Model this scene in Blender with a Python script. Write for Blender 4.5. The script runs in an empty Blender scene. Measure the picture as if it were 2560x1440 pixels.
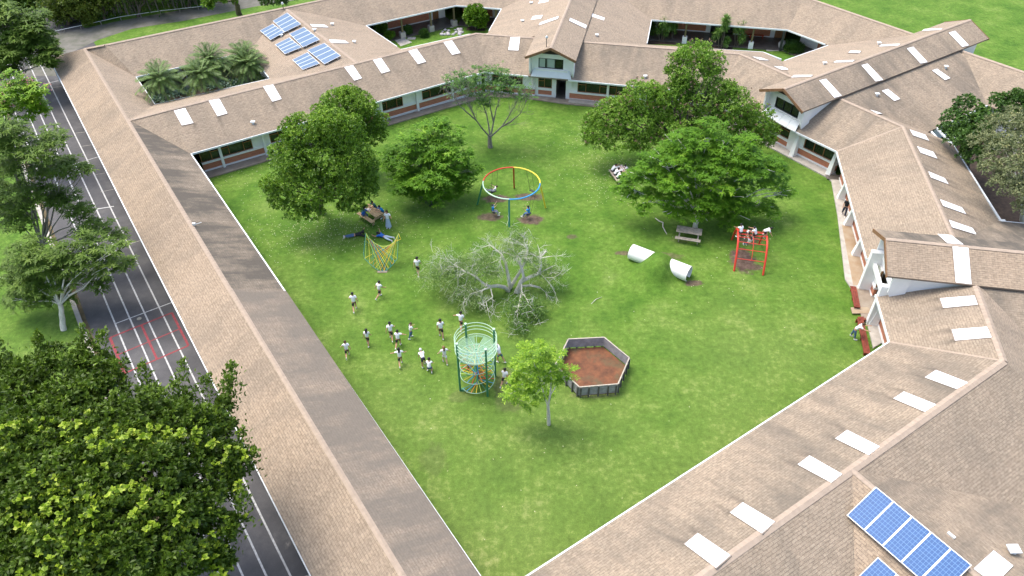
import bpy, bmesh, math, random
import numpy as np
from mathutils import Vector, Matrix, Euler
R = math.radians
random.seed(7); RNG = np.random.default_rng(11)
SC = bpy.context.scene; COL = SC.collection

# ------------------------------------------------------------ camera, sky, sun
FPX, PITCH, ROLL, CAMH = 1907.6, 0.72385, -0.01028, 36.0
CM = Matrix.Rotation(math.pi / 2 - PITCH, 3, 'X') @ Matrix.Rotation(ROLL, 3, 'Z')
cam = bpy.data.objects.new('camera', bpy.data.cameras.new('camera')); COL.objects.link(cam)
cam.matrix_world = Matrix.Translation((0, 0, CAMH)) @ CM.to_4x4()
cam.data.sensor_width = 36; cam.data.lens = FPX / 2560 * 36
cam.data.clip_start = 0.5; cam.data.clip_end = 3000
SC.camera = cam

SUN_EL, SUN_AZ = 66, -60       # azimuth: 0 = +Y, clockwise
world = bpy.data.worlds.new('World'); SC.world = world; world.use_nodes = True
wn = world.node_tree.nodes; wl = world.node_tree.links
bg = wn['Background']; sky = wn.new('ShaderNodeTexSky'); sky.sky_type = 'NISHITA'; sky.sun_disc = False
sky.sun_elevation = R(SUN_EL); sky.sun_rotation = R(SUN_AZ); sky.air_density = 1.0; sky.dust_density = 4.0; sky.ozone_density = 1.0
wl.new(sky.outputs[0], bg.inputs[0]); bg.inputs[1].default_value = 0.15
sd = bpy.data.lights.new('sun', 'SUN'); sd.energy = 1.15; sd.angle = R(28); sd.color = (1, .97, .92)
sun = bpy.data.objects.new('sun', sd); COL.objects.link(sun)
sv = Vector((math.sin(R(SUN_AZ)) * math.cos(R(SUN_EL)), math.cos(R(SUN_AZ)) * math.cos(R(SUN_EL)), math.sin(R(SUN_EL))))
sun.rotation_euler = sv.to_track_quat('Z', 'Y').to_euler()
SC.view_settings.view_transform = 'Standard'; SC.view_settings.look = 'None'
SC.view_settings.exposure = 1.22; SC.view_settings.gamma = 1; SC.view_settings.use_curve_mapping = False

# ------------------------------------------------------------ surveying: where a sight line meets a height, a plane of depth or a roof
def _ray(u, v): return CM @ Vector((u - 1280, -(v - 720), -FPX))
def P(u, v, z=0.0):
    d = _ray(u, v); t = (z - CAMH) / d.z
    return Vector((d.x * t, d.y * t, z))
def PY(u, v, y):
    d = _ray(u, v); t = y / d.y
    return Vector((d.x * t, y, CAMH + d.z * t))
def ray_plane(u, v, A, N):
    d = _ray(u, v); o = Vector((0, 0, CAMH))
    return o + d * ((A - o).dot(N) / d.dot(N))
def mpp(q): return -((CM.transposed() @ (Vector(q) - Vector((0, 0, CAMH)))).z) / FPX

# ------------------------------------------------------------ tagging and mesh helpers
def tag(o, label=None, cat=None, group=None, kind=None):
    if label: o['label'] = label
    if cat: o['category'] = cat
    if group: o['group'] = group
    if kind: o['kind'] = kind
    return o
def empty(name, loc, rz=0, label=None, cat=None, group=None):
    o = bpy.data.objects.new(name, None); COL.objects.link(o); o.location = loc; o.rotation_euler = (0, 0, rz)
    o.empty_display_size = .2
    return tag(o, label, cat, group)
def copy_tree(o, parent=None):
    c = o.copy(); COL.objects.link(c)
    if parent: c.parent = parent
    for ch in o.children: copy_tree(ch, c)
    return c
class MB:
    def __init__(s): s.v = []; s.f = []; s.uv = []; s.sm = []
    def face(s, pts, uv=None, smooth=False):
        i = len(s.v); s.v += [tuple(p) for p in pts]; s.f.append(list(range(i, i + len(pts))))
        s.uv.append(uv or [(0, 0)] * len(pts)); s.sm.append(smooth)
    def grid(s, rows, closed=False, smooth=True):
        i = len(s.v); n = len(rows[0])
        for r in rows: s.v += [tuple(p) for p in r]
        for a in range(len(rows) - 1):
            for b in range(n if closed else n - 1):
                c = (b + 1) % n
                s.f.append([i + a * n + b, i + a * n + c, i + (a + 1) * n + c, i + (a + 1) * n + b]); s.uv.append([(0, 0)] * 4); s.sm.append(smooth)
    def box(s, c, size, m=None):
        x, y, z = size[0] / 2, size[1] / 2, size[2] / 2
        q = [Vector(p) for p in ((-x, -y, -z), (x, -y, -z), (x, y, -z), (-x, y, -z), (-x, -y, z), (x, -y, z), (x, y, z), (-x, y, z))]
        q = [(m @ p if m else p) + Vector(c) for p in q]
        for f in ((3, 2, 1, 0), (4, 5, 6, 7), (0, 1, 5, 4), (1, 2, 6, 5), (2, 3, 7, 6), (3, 0, 4, 7)):
            s.face([q[k] for k in f], [(0, 0), (1, 0), (1, 1), (0, 1)])
    def prism(s, base, dz):                 # base polygon extruded by vector
        dz = Vector(dz); b = [Vector(p) for p in base]; t = [p + dz for p in b]
        s.face(t); s.face(list(reversed(b)))
        for k in range(len(b)):
            n = (k + 1) % len(b); s.face([b[k], b[n], t[n], t[k]])
    def tube(s, pts, rad, n=6, cap=True, closed=False):
        pts = [Vector(p) for p in pts]; N = len(pts); rows = []
        up = Vector((0, 0, 1)); prev = None
        for i, p in enumerate(pts):
            if closed: d = pts[(i + 1) % N] - pts[i - 1]
            else: d = pts[min(i + 1, N - 1)] - pts[max(i - 1, 0)]
            if d.length < 1e-9: d = Vector((0, 0, 1))
            d.normalize()
            if prev is None: a = d.cross(up if abs(d.z) < .95 else Vector((1, 0, 0))).normalized()
            else:
                a = prev - d * prev.dot(d)
                a = a.normalized() if a.length > 1e-6 else d.cross(Vector((1, 0, 0))).normalized()
            prev = a; b = d.cross(a)
            r = rad[i] if isinstance(rad, (list, tuple)) else rad
            rows.append([p + (a * math.cos(2 * math.pi * k / n) + b * math.sin(2 * math.pi * k / n)) * r for k in range(n)])
        if closed: rows.append(rows[0])
        s.grid(rows, closed=True)
        if cap and not closed:
            s.face(list(reversed(rows[0]))); s.face(rows[-1])
    def bar(s, a, b, w, h=None):            # square bar a->b
        a = Vector(a); b = Vector(b); d = b - a; L = d.length; h = h or w
        q = d.to_track_quat('X', 'Z').to_matrix()
        s.box((a + b) / 2, (L, w, h), q)
    def build(s, name, mat, parent=None, mats=None, **kw):
        me = bpy.data.meshes.new(name)
        me.from_pydata(s.v, [], s.f)
        uvl = me.uv_layers.new(name='UVMap')
        flat = [c for f in s.uv for p in f for c in p]
        if len(flat) == 2 * len(me.loops): uvl.data.foreach_set('uv', flat)
        me.polygons.foreach_set('use_smooth', s.sm)
        me.materials.append(mat); me.update()
        o = bpy.data.objects.new(name, me); COL.objects.link(o)
        if parent:
            o.parent = parent
        return tag(o, **kw)
def world_child(o, parent):                 # parent an object built in world coordinates
    o.parent = parent; o.matrix_parent_inverse = (Matrix.Translation(parent.location) @ parent.rotation_euler.to_matrix().to_4x4()).inverted()
    return o
def np_mesh(name, verts, quads, mat, parent=None, attr=None, smooth=False, mats=None, midx=None):
    me = bpy.data.meshes.new(name); nv, nf = len(verts), len(quads); k = quads.shape[1]
    me.vertices.add(nv); me.vertices.foreach_set('co', np.ascontiguousarray(verts, dtype=np.float32).ravel())
    me.loops.add(nf * k); me.loops.foreach_set('vertex_index', np.ascontiguousarray(quads, dtype=np.int32).ravel())
    me.polygons.add(nf); me.polygons.foreach_set('loop_start', np.arange(0, nf * k, k, dtype=np.int32))
    try: me.polygons.foreach_set('loop_total', np.full(nf, k, dtype=np.int32))
    except Exception: pass
    for m in (mats or [mat]): me.materials.append(m)
    if midx is not None: me.polygons.foreach_set('material_index', midx.astype(np.int32))
    if smooth: me.polygons.foreach_set('use_smooth', np.ones(nf, dtype=bool))
    me.update(calc_edges=True)
    if attr is not None:
        a = me.attributes.new('tint', 'FLOAT', 'FACE'); a.data.foreach_set('value', attr.astype(np.float32))
    o = bpy.data.objects.new(name, me); COL.objects.link(o)
    if parent: o.parent = parent
    return o

# ------------------------------------------------------------ materials
def nt(name):
    m = bpy.data.materials.new(name); m.use_nodes = True
    n = m.node_tree.nodes; l = m.node_tree.links; b = n['Principled BSDF']
    return m, n, l, b
def c4(c): return (c[0], c[1], c[2], 1)
def coords(n, kind='pos'):
    if kind == 'pos': return n.new('ShaderNodeNewGeometry').outputs['Position']
    if kind == 'uv': return n.new('ShaderNodeTexCoord').outputs['UV']
    return n.new('ShaderNodeTexCoord').outputs['Object']
def noise(n, l, co, scale, detail=4, rough=.6, mapping=None):
    t = n.new('ShaderNodeTexNoise'); t.inputs['Scale'].default_value = scale; t.inputs['Detail'].default_value = detail
    t.inputs['Roughness'].default_value = rough
    if mapping:
        mp = n.new('ShaderNodeMapping'); mp.inputs['Scale'].default_value = mapping[0]
        if len(mapping) > 1: mp.inputs['Location'].default_value = mapping[1]
        l.new(co, mp.inputs[0]); co = mp.outputs[0]
    l.new(co, t.inputs['Vector']); return t.outputs['Fac']
def ramp(n, l, fac, stops):
    r = n.new('ShaderNodeValToRGB'); e = r.color_ramp.elements
    while len(e) < len(stops): e.new(.5)
    for k, (p, c) in enumerate(stops): e[k].position = p; e[k].color = c4(c) if hasattr(c, '__len__') else (c, c, c, 1)
    l.new(fac, r.inputs[0]); return r.outputs[0]
def mixc(n, l, fac, a, b, mode='MIX'):
    m = n.new('ShaderNodeMix'); m.data_type = 'RGBA'; m.blend_type = mode
    if isinstance(fac, (int, float)): m.inputs[0].default_value = fac
    else: l.new(fac, m.inputs[0])
    for i, x in ((6, a), (7, b)):
        if hasattr(x, 'is_output') or isinstance(x, bpy.types.NodeSocket): l.new(x, m.inputs[i])
        else: m.inputs[i].default_value = c4(x)
    return m.outputs[2]
def math_(n, l, op, a, b=None, c=None, clamp=False):
    m = n.new('ShaderNodeMath'); m.operation = op; m.use_clamp = clamp
    for i, x in enumerate((a, b, c)):
        if x is None: continue
        if isinstance(x, bpy.types.NodeSocket): l.new(x, m.inputs[i])
        else: m.inputs[i].default_value = x
    return m.outputs[0]
def bump(n, l, b, h, dist=.02, strength=.5):
    bp = n.new('ShaderNodeBump'); bp.inputs['Strength'].default_value = strength; bp.inputs['Distance'].default_value = dist
    l.new(h, bp.inputs['Height']); l.new(bp.outputs[0], b.inputs['Normal'])
_mc = {}
def plain(name, c, rough=.6, var=.15, scale=3, metal=0, bumpd=0, kind='pos', spec=.4, c2=None):
    if name in _mc: return _mc[name]
    m, n, l, b = nt(name)
    f = noise(n, l, coords(n, kind), scale, 5, .65)
    lo = c2 or [x * (1 - var) for x in c]; hi = [min(1, x * (1 + var)) for x in c] if not c2 else c
    l.new(ramp(n, l, f, [(.3, lo), (.7, hi)]), b.inputs['Base Color'])
    b.inputs['Roughness'].default_value = rough; b.inputs['Metallic'].default_value = metal
    b.inputs['Specular IOR Level'].default_value = spec
    if bumpd: bump(n, l, b, f, bumpd)
    _mc[name] = m; return m

def shingle(name, stain=.35, seed=0, dark=(.115, .105, .088), cover=.52, c1=(.336, .280, .205), c2=(.255, .210, .152), streaks=()):
    m, n, l, b = nt(name); uv = coords(n, 'uv')
    br = n.new('ShaderNodeTexBrick'); l.new(uv, br.inputs['Vector']); br.inputs['Scale'].default_value = 1
    br.offset = .5; br.inputs['Brick Width'].default_value = .33; br.inputs['Row Height'].default_value = .15
    br.inputs['Mortar Size'].default_value = .011; br.inputs['Mortar Smooth'].default_value = .25; br.inputs['Bias'].default_value = 0
    br.inputs['Color1'].default_value = c4(c1); br.inputs['Color2'].default_value = c4(c2)
    br.inputs['Mortar'].default_value = (.14, .10, .08, 1)
    # patches where neighbouring tabs come from a paler or pinker batch
    f1 = noise(n, l, uv, 1.1, 3, .6, ((1, 1, 1), (seed, 0, 0)))
    col = mixc(n, l, math_(n, l, 'MULTIPLY', f1, .8), br.outputs['Color'], (.375, .295, .215), 'MIX')
    f2 = noise(n, l, uv, 5, 3, .75, ((.75, 1.5, 1), (seed, 3, 0)))
    col = mixc(n, l, 1.0, col, ramp(n, l, f2, [(.3, .72), (.7, 1.22)]), 'MULTIPLY')
    # weathering: broad patches and streaks that run down the slope
    w1 = noise(n, l, uv, .16, 6, .68, ((1, 1, 1), (seed * 3.1, 5, 0)))
    w2 = noise(n, l, uv, .5, 5, .7, ((1.6, .32, 1), (seed, 9, 0)))
    w = math_(n, l, 'ADD', math_(n, l, 'MULTIPLY', w1, .5), math_(n, l, 'MULTIPLY', w2, .5))
    k = ramp(n, l, w, [(cover - .06, 0.0), (cover + .12, 1.0)])
    col = mixc(n, l, math_(n, l, 'MULTIPLY', k, stain), col, dark)
    if streaks:                                  # dirt washed down from the corners of the skylights
        sp = n.new('ShaderNodeSeparateXYZ'); l.new(uv, sp.inputs[0]); wob = noise(n, l, uv, 1.6, 4, .6); tot = None
        for (su, sv, sl) in streaks:
            du = math_(n, l, 'ABSOLUTE', math_(n, l, 'ADD', math_(n, l, 'SUBTRACT', sp.outputs[0], su), math_(n, l, 'MULTIPLY_ADD', wob, .7, -.35)))
            a_ = math_(n, l, 'MULTIPLY_ADD', du, -4.5, 1.25, clamp=True)
            dv = math_(n, l, 'SUBTRACT', sv, sp.outputs[1]); b1 = math_(n, l, 'MULTIPLY', math_(n, l, 'MULTIPLY_ADD', dv, 6.0, .5, clamp=True), math_(n, l, 'MULTIPLY_ADD', dv, -1.0 / sl, 1.0, clamp=True))
            k2 = math_(n, l, 'MULTIPLY', a_, b1); tot = k2 if tot is None else math_(n, l, 'MAXIMUM', tot, k2)
        col = mixc(n, l, math_(n, l, 'MULTIPLY', tot, .62), col, (.10, .085, .07))
    l.new(col, b.inputs['Base Color']); b.inputs['Roughness'].default_value = .92; b.inputs['Specular IOR Level'].default_value = .15
    gr = noise(n, l, uv, 60, 2, .5)
    h = math_(n, l, 'ADD', math_(n, l, 'MULTIPLY', br.outputs['Fac'], -1.0), math_(n, l, 'MULTIPLY', gr, .3))
    bump(n, l, b, h, .015, .6)
    return m
M = {}
M['shingle'] = shingle('shingle_tan', .42, 1)
M['shingle_b'] = shingle('shingle_tan_streaked', .68, 4, cover=.50)
M['shingle_smooth'] = shingle('shingle_pale', .35, 9, c1=(.375, .310, .232), c2=(.305, .250, .184))
M['shingle_dark'] = shingle('shingle_mossy', .90, 2, dark=(.098, .089, .075), cover=.42, c1=(.335, .290, .222), c2=(.265, .228, .172))
M['shingle_pink'] = shingle('shingle_pink', .40, 6, c1=(.375, .295, .208), c2=(.295, .228, .158), cover=.50)
M['cap'] = plain('ridge_cap_tan', (.37, .295, .225), .9, .12, 3)
M['soffit'] = plain('soffit_wood', (.12, .075, .045), .8, .2, 4)
M['rake'] = plain('rake_board_brown', (.22, .12, .06), .7, .3, 5)
M['gutter'] = plain('gutter_white', (.72, .76, .76), .4, .08, 2)
M['white'] = plain('painted_white', (.88, .88, .86), .6, .05, 1.5, c2=(.80, .81, .79))
M['skylight'] = plain('skylight_sheet', (.93, .93, .91), .35, .02, 2)
M['wood'] = plain('window_wood', (.30, .15, .06), .5, .3, 12)
M['concrete'] = plain('concrete', (.36, .31, .25), .85, .25, 1.2, c2=(.24, .19, .14), bumpd=.01)
M['concrete_l'] = plain('concrete_light', (.42, .39, .34), .85, .2, 2)
M['floor_dark'] = plain('veranda_floor', (.12, .105, .09), .35, .3, 1.5)
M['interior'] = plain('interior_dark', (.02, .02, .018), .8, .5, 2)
M['post_wood'] = plain('post_wood', (.16, .13, .06), .7, .25, 8)
M['dark_metal'] = plain('dark_metal', (.03, .035, .035), .5, .2, 8)
def brick_mat():
    m, n, l, b = nt('red_brick'); uv = coords(n, 'uv')
    br = n.new('ShaderNodeTexBrick'); l.new(uv, br.inputs['Vector']); br.inputs['Scale'].default_value = 1
    br.inputs['Brick Width'].default_value = .24; br.inputs['Row Height'].default_value = .08; br.inputs['Mortar Size'].default_value = .008
    br.inputs['Color1'].default_value = (.52, .18, .085, 1); br.inputs['Color2'].default_value = (.40, .12, .06, 1); br.inputs['Mortar'].default_value = (.42, .26, .18, 1)
    f = noise(n, l, coords(n), 1.3, 4)
    l.new(mixc(n, l, math_(n, l, 'MULTIPLY', f, .35), br.outputs['Color'], (.54, .25, .14)), b.inputs['Base Color'])
    b.inputs['Roughness'].default_value = .85; return m
M['brick'] = brick_mat()
def glass_mat():
    m, n, l, b = nt('window_glass')
    f = noise(n, l, coords(n), 1.1, 3)
    l.new(ramp(n, l, f, [(.35, (.008, .011, .010)), (.6, (.018, .03, .024)), (.75, (.05, .07, .06))]), b.inputs['Base Color'])
    b.inputs['Roughness'].default_value = .06; b.inputs['Specular IOR Level'].default_value = .5; return m
M['glass'] = glass_mat()
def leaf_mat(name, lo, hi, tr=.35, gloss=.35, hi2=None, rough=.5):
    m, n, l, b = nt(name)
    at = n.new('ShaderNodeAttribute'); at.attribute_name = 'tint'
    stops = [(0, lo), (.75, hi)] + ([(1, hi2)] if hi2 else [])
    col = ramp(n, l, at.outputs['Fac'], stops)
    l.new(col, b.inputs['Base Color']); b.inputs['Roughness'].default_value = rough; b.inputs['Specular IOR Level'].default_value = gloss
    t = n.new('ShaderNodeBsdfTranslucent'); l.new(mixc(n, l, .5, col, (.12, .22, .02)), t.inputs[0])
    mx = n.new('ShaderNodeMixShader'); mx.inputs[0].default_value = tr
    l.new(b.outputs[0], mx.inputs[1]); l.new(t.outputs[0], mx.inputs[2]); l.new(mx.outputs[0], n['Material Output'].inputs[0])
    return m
def bark(name, c, c2):
    m, n, l, b = nt(name); co = coords(n)
    f = noise(n, l, co, 6, 6, .7, ((1, 1, .35),)); l.new(ramp(n, l, f, [(.3, c2), (.65, c)]), b.inputs['Base Color'])
    b.inputs['Roughness'].default_value = .9; bump(n, l, b, f, .03, .7); return m
M['bark'] = bark('bark_brown', (.16, .13, .10), (.06, .05, .035))
M['bark_pale'] = bark('bark_pale', (.72, .69, .60), (.42, .40, .33))
M['bark_grey'] = bark('bark_grey', (.30, .27, .23), (.13, .12, .095))
# ------------------------------------------------------------ ground
PATCH = [(1227,542,1.05,.62,.9),(1327,549,1.1,.7,.95),(1242,497,1.3,.6,.95),(1322,492,1.3,.6,.9),(1858,650,1.0,1.5,1.0),(1872,600,.9,.8,.8),(1885,668,.7,.4,.9),
         (1558,633,.6,.3,.8),(1735,708,.7,.35,.9),(1655,640,1.6,.5,.55),(1258,965,.6,1.3,.4),(1275,1000,1.0,1.0,.3),(955,679,.5,.2,.5),(1430,592,.45,.3,.6),
         (1700,600,.8,.5,.25),(1485,988,1.7,.25,.35),(1262,940,.5,.8,.4),(1150,990,.8,.5,.25),(1085,1150,.9,1.2,.2)]
TUN_A, TUN_B = P(1578, 642), P(1722, 698)
MC = (TUN_A + TUN_B) / 2 + Vector((-.12, -.25, 0))
def mound(x, y):
    d = (TUN_B - TUN_A).normalized(); q = Vector((x, y, 0)) - MC; a = q.dot(d); b = q.dot(Vector((-d.y, d.x, 0)))
    return 1.34 * math.exp(-(abs(a) / 1.18) ** 3.0 - (abs(b) / (1.9 if b < 0 else 1.15)) ** 3)
def lawn_mat():
    m, n, l, b = nt('grass'); co = coords(n)
    f0 = noise(n, l, co, 26, 3, .8)
    f1 = noise(n, l, co, 2.6, 5, .72); f2 = noise(n, l, co, .34, 5, .65); f3 = noise(n, l, co, .09, 3, .5)
    g = ramp(n, l, f2, [(.30, (.056, .135, .013)), (.46, (.088, .180, .020)), (.58, (.118, .212, .029)), (.72, (.160, .245, .05))])
    # drier, strawier turf on the side of the yard away from the big trees
    sep = n.new('ShaderNodeSeparateXYZ'); l.new(co, sep.inputs[0])
    dry = math_(n, l, 'MULTIPLY_ADD', sep.outputs[1], -.042, 1.95)
    dryn = math_(n, l, 'ADD', dry, math_(n, l, 'MULTIPLY_ADD', f3, 2.2, -1.25), clamp=True)
    g = mixc(n, l, math_(n, l, 'MULTIPLY', dryn, .52), g, (.185, .25, .062))
    straw = ramp(n, l, math_(n, l, 'ADD', math_(n, l, 'MULTIPLY', f1, .6), math_(n, l, 'MULTIPLY', f2, .4)), [(.53, 0.0), (.66, 1.0)])
    g = mixc(n, l, math_(n, l, 'MULTIPLY', straw, math_(n, l, 'MULTIPLY_ADD', dryn, .4, .12)), g, (.31, .30, .125))
    g = mixc(n, l, 1, g, ramp(n, l, f1, [(.3, .70), (.7, 1.28)]), 'MULTIPLY')
    g = mixc(n, l, 1, g, ramp(n, l, f0, [(.28, .60), (.72, 1.42)]), 'MULTIPLY')
    tot = None; fe = noise(n, l, co, 1.7, 5, .7)
    for (u, v, a, bb, st) in PATCH:
        c = P(u, v); mp = n.new('ShaderNodeVectorMath'); mp.operation = 'SUBTRACT'; l.new(co, mp.inputs[0]); mp.inputs[1].default_value = (c.x, c.y, 0)
        dv = n.new('ShaderNodeVectorMath'); dv.operation = 'DIVIDE'; l.new(mp.outputs[0], dv.inputs[0]); dv.inputs[1].default_value = (a, bb, 4)
        ln = n.new('ShaderNodeVectorMath'); ln.operation = 'LENGTH'; l.new(dv.outputs[0], ln.inputs[0])
        k = math_(n, l, 'ADD', ln.outputs['Value'], math_(n, l, 'MULTIPLY_ADD', fe, 1.6, -.8))
        k = math_(n, l, 'MULTIPLY', math_(n, l, 'MULTIPLY_ADD', k, -3.0, 3.2, clamp=True), st)
        tot = k if tot is None else math_(n, l, 'MAXIMUM', tot, k)
    dirt = ramp(n, l, f1, [(.35, (.085, .055, .04)), (.6, (.16, .11, .085)), (.8, (.24, .18, .145))])
    l.new(mixc(n, l, tot, g, dirt), b.inputs['Base Color']); b.inputs['Roughness'].default_value = .85; b.inputs['Specular IOR Level'].default_value = .2
    bump(n, l, b, math_(n, l, 'ADD', f0, f1), .06, .8)
    return m
M['grass'] = lawn_mat()
def ground():
    def ax(lo, hi, a, b, st):
        v = [lo, -300, -150, -90]; v = [x for x in v if x < a] + list(np.arange(a, b + .01, st)) + [x for x in (90, 150, 300) if x > b] + [hi]
        return np.array(v)
    xs = ax(-900, 900, -60, 60, 1.0); ys = ax(-600, 1500, -5, 100, 1.0)
    fx = np.arange(MC.x - 5, MC.x + 5, .14); fy = np.arange(MC.y - 5, MC.y + 5, .14)
    xs = np.unique(np.concatenate([xs, fx])); ys = np.unique(np.concatenate([ys, fy]))
    X, Y = np.meshgrid(xs, ys); Z = np.zeros_like(X)
    for i in range(len(ys)):
        for j in range(len(xs)):
            if abs(X[i, j] - MC.x) < 6 and abs(Y[i, j] - MC.y) < 6: Z[i, j] = mound(X[i, j], Y[i, j])
    nx, ny = len(xs), len(ys); V = np.stack([X, Y, Z], -1).reshape(-1, 3)
    a = (np.arange(ny - 1)[:, None] * nx + np.arange(nx - 1)[None]).ravel()
    o = np_mesh('ground', V, np.stack([a, a + 1, a + nx + 1, a + nx], 1), M['grass'], smooth=True)
    tag(o, kind='structure')
ground()
def sheet(name, pts, z, mat, th=0):
    b = MB(); q = [Vector((p[0], p[1], z)) for p in pts]
    ar = sum(q[i].x * q[(i + 1) % len(q)].y - q[(i + 1) % len(q)].x * q[i].y for i in range(len(q)))
    if ar < 0: q.reverse()
    if th: b.prism([p - Vector((0, 0, th)) for p in q], (0, 0, th))
    else: b.face(q)
    return tag(b.build(name, mat), kind='structure')
def asphalt_mat():
    m, n, l, b = nt('asphalt'); co = coords(n)
    f = noise(n, l, co, .45, 6, .65); g = noise(n, l, co, 40, 2, .6); w = noise(n, l, co, .9, 4, .6, ((1, .5, 1), (3, 1, 0)))
    c = ramp(n, l, f, [(.3, (.050, .050, .052)), (.55, (.082, .080, .081)), (.75, (.13, .124, .118))])
    c = mixc(n, l, 1, c, ramp(n, l, g, [(.3, .7), (.7, 1.3)]), 'MULTIPLY')
    wet = ramp(n, l, w, [(.56, 0.0), (.66, 1.0)])
    c = mixc(n, l, math_(n, l, 'MULTIPLY', wet, .6), c, (.022, .022, .025))
    l.new(c, b.inputs['Base Color']); l.new(math_(n, l, 'MULTIPLY_ADD', wet, -.45, .85), b.inputs['Roughness']); return m
M['asphalt'] = asphalt_mat()
M['gravel'] = plain('road_gravel', (.20, .185, .165), .9, .3, .5, c2=(.075, .085, .055), bumpd=.02)
M['track_white'] = plain('track_paint_white', (.60, .60, .58), .7, .1, 6, c2=(.30, .30, .29))
M['track_worn'] = plain('track_paint_worn', (.40, .38, .33), .75, .1, 6, c2=(.16, .155, .14))
M['track_red'] = plain('court_paint_red', (.33, .045, .055), .75, .1, 6, c2=(.15, .035, .04))
M['soil'] = plain('garden_soil', (.05, .035, .025), .95, .4, 3, bumpd=.03)

# asphalt running track beside the long roof; u0 = far end, along the wing
def trk(u, v): return P(u, v)
tdir = (P(724, 1440) - P(105.6, 172.2)).normalized(); tn = Vector((-tdir.y, tdir.x, 0))
if tn.x < 0: tn = -tn                                     # towards the building
t0 = P(364.6, 700)                                        # on the first lane line
def tp(a, b): return t0 + tdir * a + tn * b               # a along (towards camera +), b across
def along(u, v): return (P(u, v) - t0).dot(tdir)
def across(u, v): return (P(u, v) - t0).dot(tn)
lanes = [0, across(323, 700), across(282.4, 700), across(246.3, 709)]
w_out = across(205, 770)
sheet('asphalt_track', [tp(-60, w_out), tp(34, w_out), tp(34, 6), tp(-60, 6)], .004, M['asphalt'])
def strip(name, a, b, w, mat, z=.010):
    a = Vector((a[0], a[1], 0)); b = Vector((b[0], b[1], 0)); d = (b - a).normalized(); s = Vector((-d.y, d.x, 0)) * w / 2
    return sheet(name, [a - s, b - s, b + s, a + s], z, mat)
for k, bb in enumerate(lanes):
    strip('lane_line', tp(-46, bb), tp(30, bb), .10, M['track_white'], .008)
for bb in (lanes[3] - 1.0, lanes[3] - 2.0):
    strip('lane_line', tp(-46, bb), tp(along(131, 427) , bb), .09, M['track_white'], .008)
strip('lane_line', tp(-40, across(152, 200) + .25), tp(along(270, 440), across(152, 200) + .25), .09, M['track_worn'], .008)
for (u1, v1, u2, v2, mt, w) in ((288.8, 809.2, 440, 752.5, 'track_white', .08), (131.1, 426.7, 250, 391, 'track_white', .08), (111, 210, 156, 199.6, 'track_white', .08),
      (234, 524, 285, 516, 'track_white', .12), (188, 333, 214, 330, 'track_worn', .06), (204, 366, 232, 362, 'track_worn', .06), (238, 437, 262, 433, 'track_worn', .06),
      (252, 480, 300, 470, 'track_worn', .06), (296, 618, 350, 602, 'track_worn', .08), (280, 580, 296, 618, 'track_worn', .08), (132, 219, 158, 216, 'track_worn', .06),
      (745, 1448, 800, 1430, 'track_worn', .1)):
    strip('cross_line', P(u1, v1), P(u2, v2), w, M[mt], .012)
rc = [P(275.2, 844.5), P(429.6, 782.2), P(471.1, 864.3), P(311.3, 933.8)]
def ln(a, b, w=.12, z=.014): strip('court_line', a, b, w, M['track_red'], z)
ln(rc[0], rc[1]); ln(rc[3], rc[2]); ln((rc[0] + rc[3]) / 2, (rc[1] + rc[2]) / 2, .09, .016); ln(rc[0], rc[3], .17, .018); ln(rc[1], rc[2], .15, .018)
ln((rc[0] + rc[1]) / 2, (rc[3] + rc[2]) / 2, .14, .020)
# kerb and drain channel on the lawn side of the track
sheet('kerb', [tp(-24, w_out - .55), tp(16, w_out - .55), tp(16, w_out - .25), tp(-24, w_out - .25)], .12, M['concrete_l'], .13)
sheet('drain_channel', [tp(-60, w_out - .25), tp(34, w_out - .25), tp(34, w_out + .02), tp(-60, w_out + .02)], .012, plain('channel_moss', (.16, .12, .06), .9, .3, 2, c2=(.07, .06, .03)))
# road behind
sheet('road', [P(60, 190), P(110, 92), P(300, 52), P(470, 22), P(640, -12), P(900, -55), P(900, -25), P(640, 16), P(460, 52), P(330, 72), P(245, 100), P(160, 140), P(140, 190)], .006, M['gravel'])
sheet('car_park', [P(-200, 240), P(-100, 150), P(100, 120), P(190, 128), P(135, 175), P(100, 215), P(0, 230)], .005, M['asphalt'])
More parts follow.
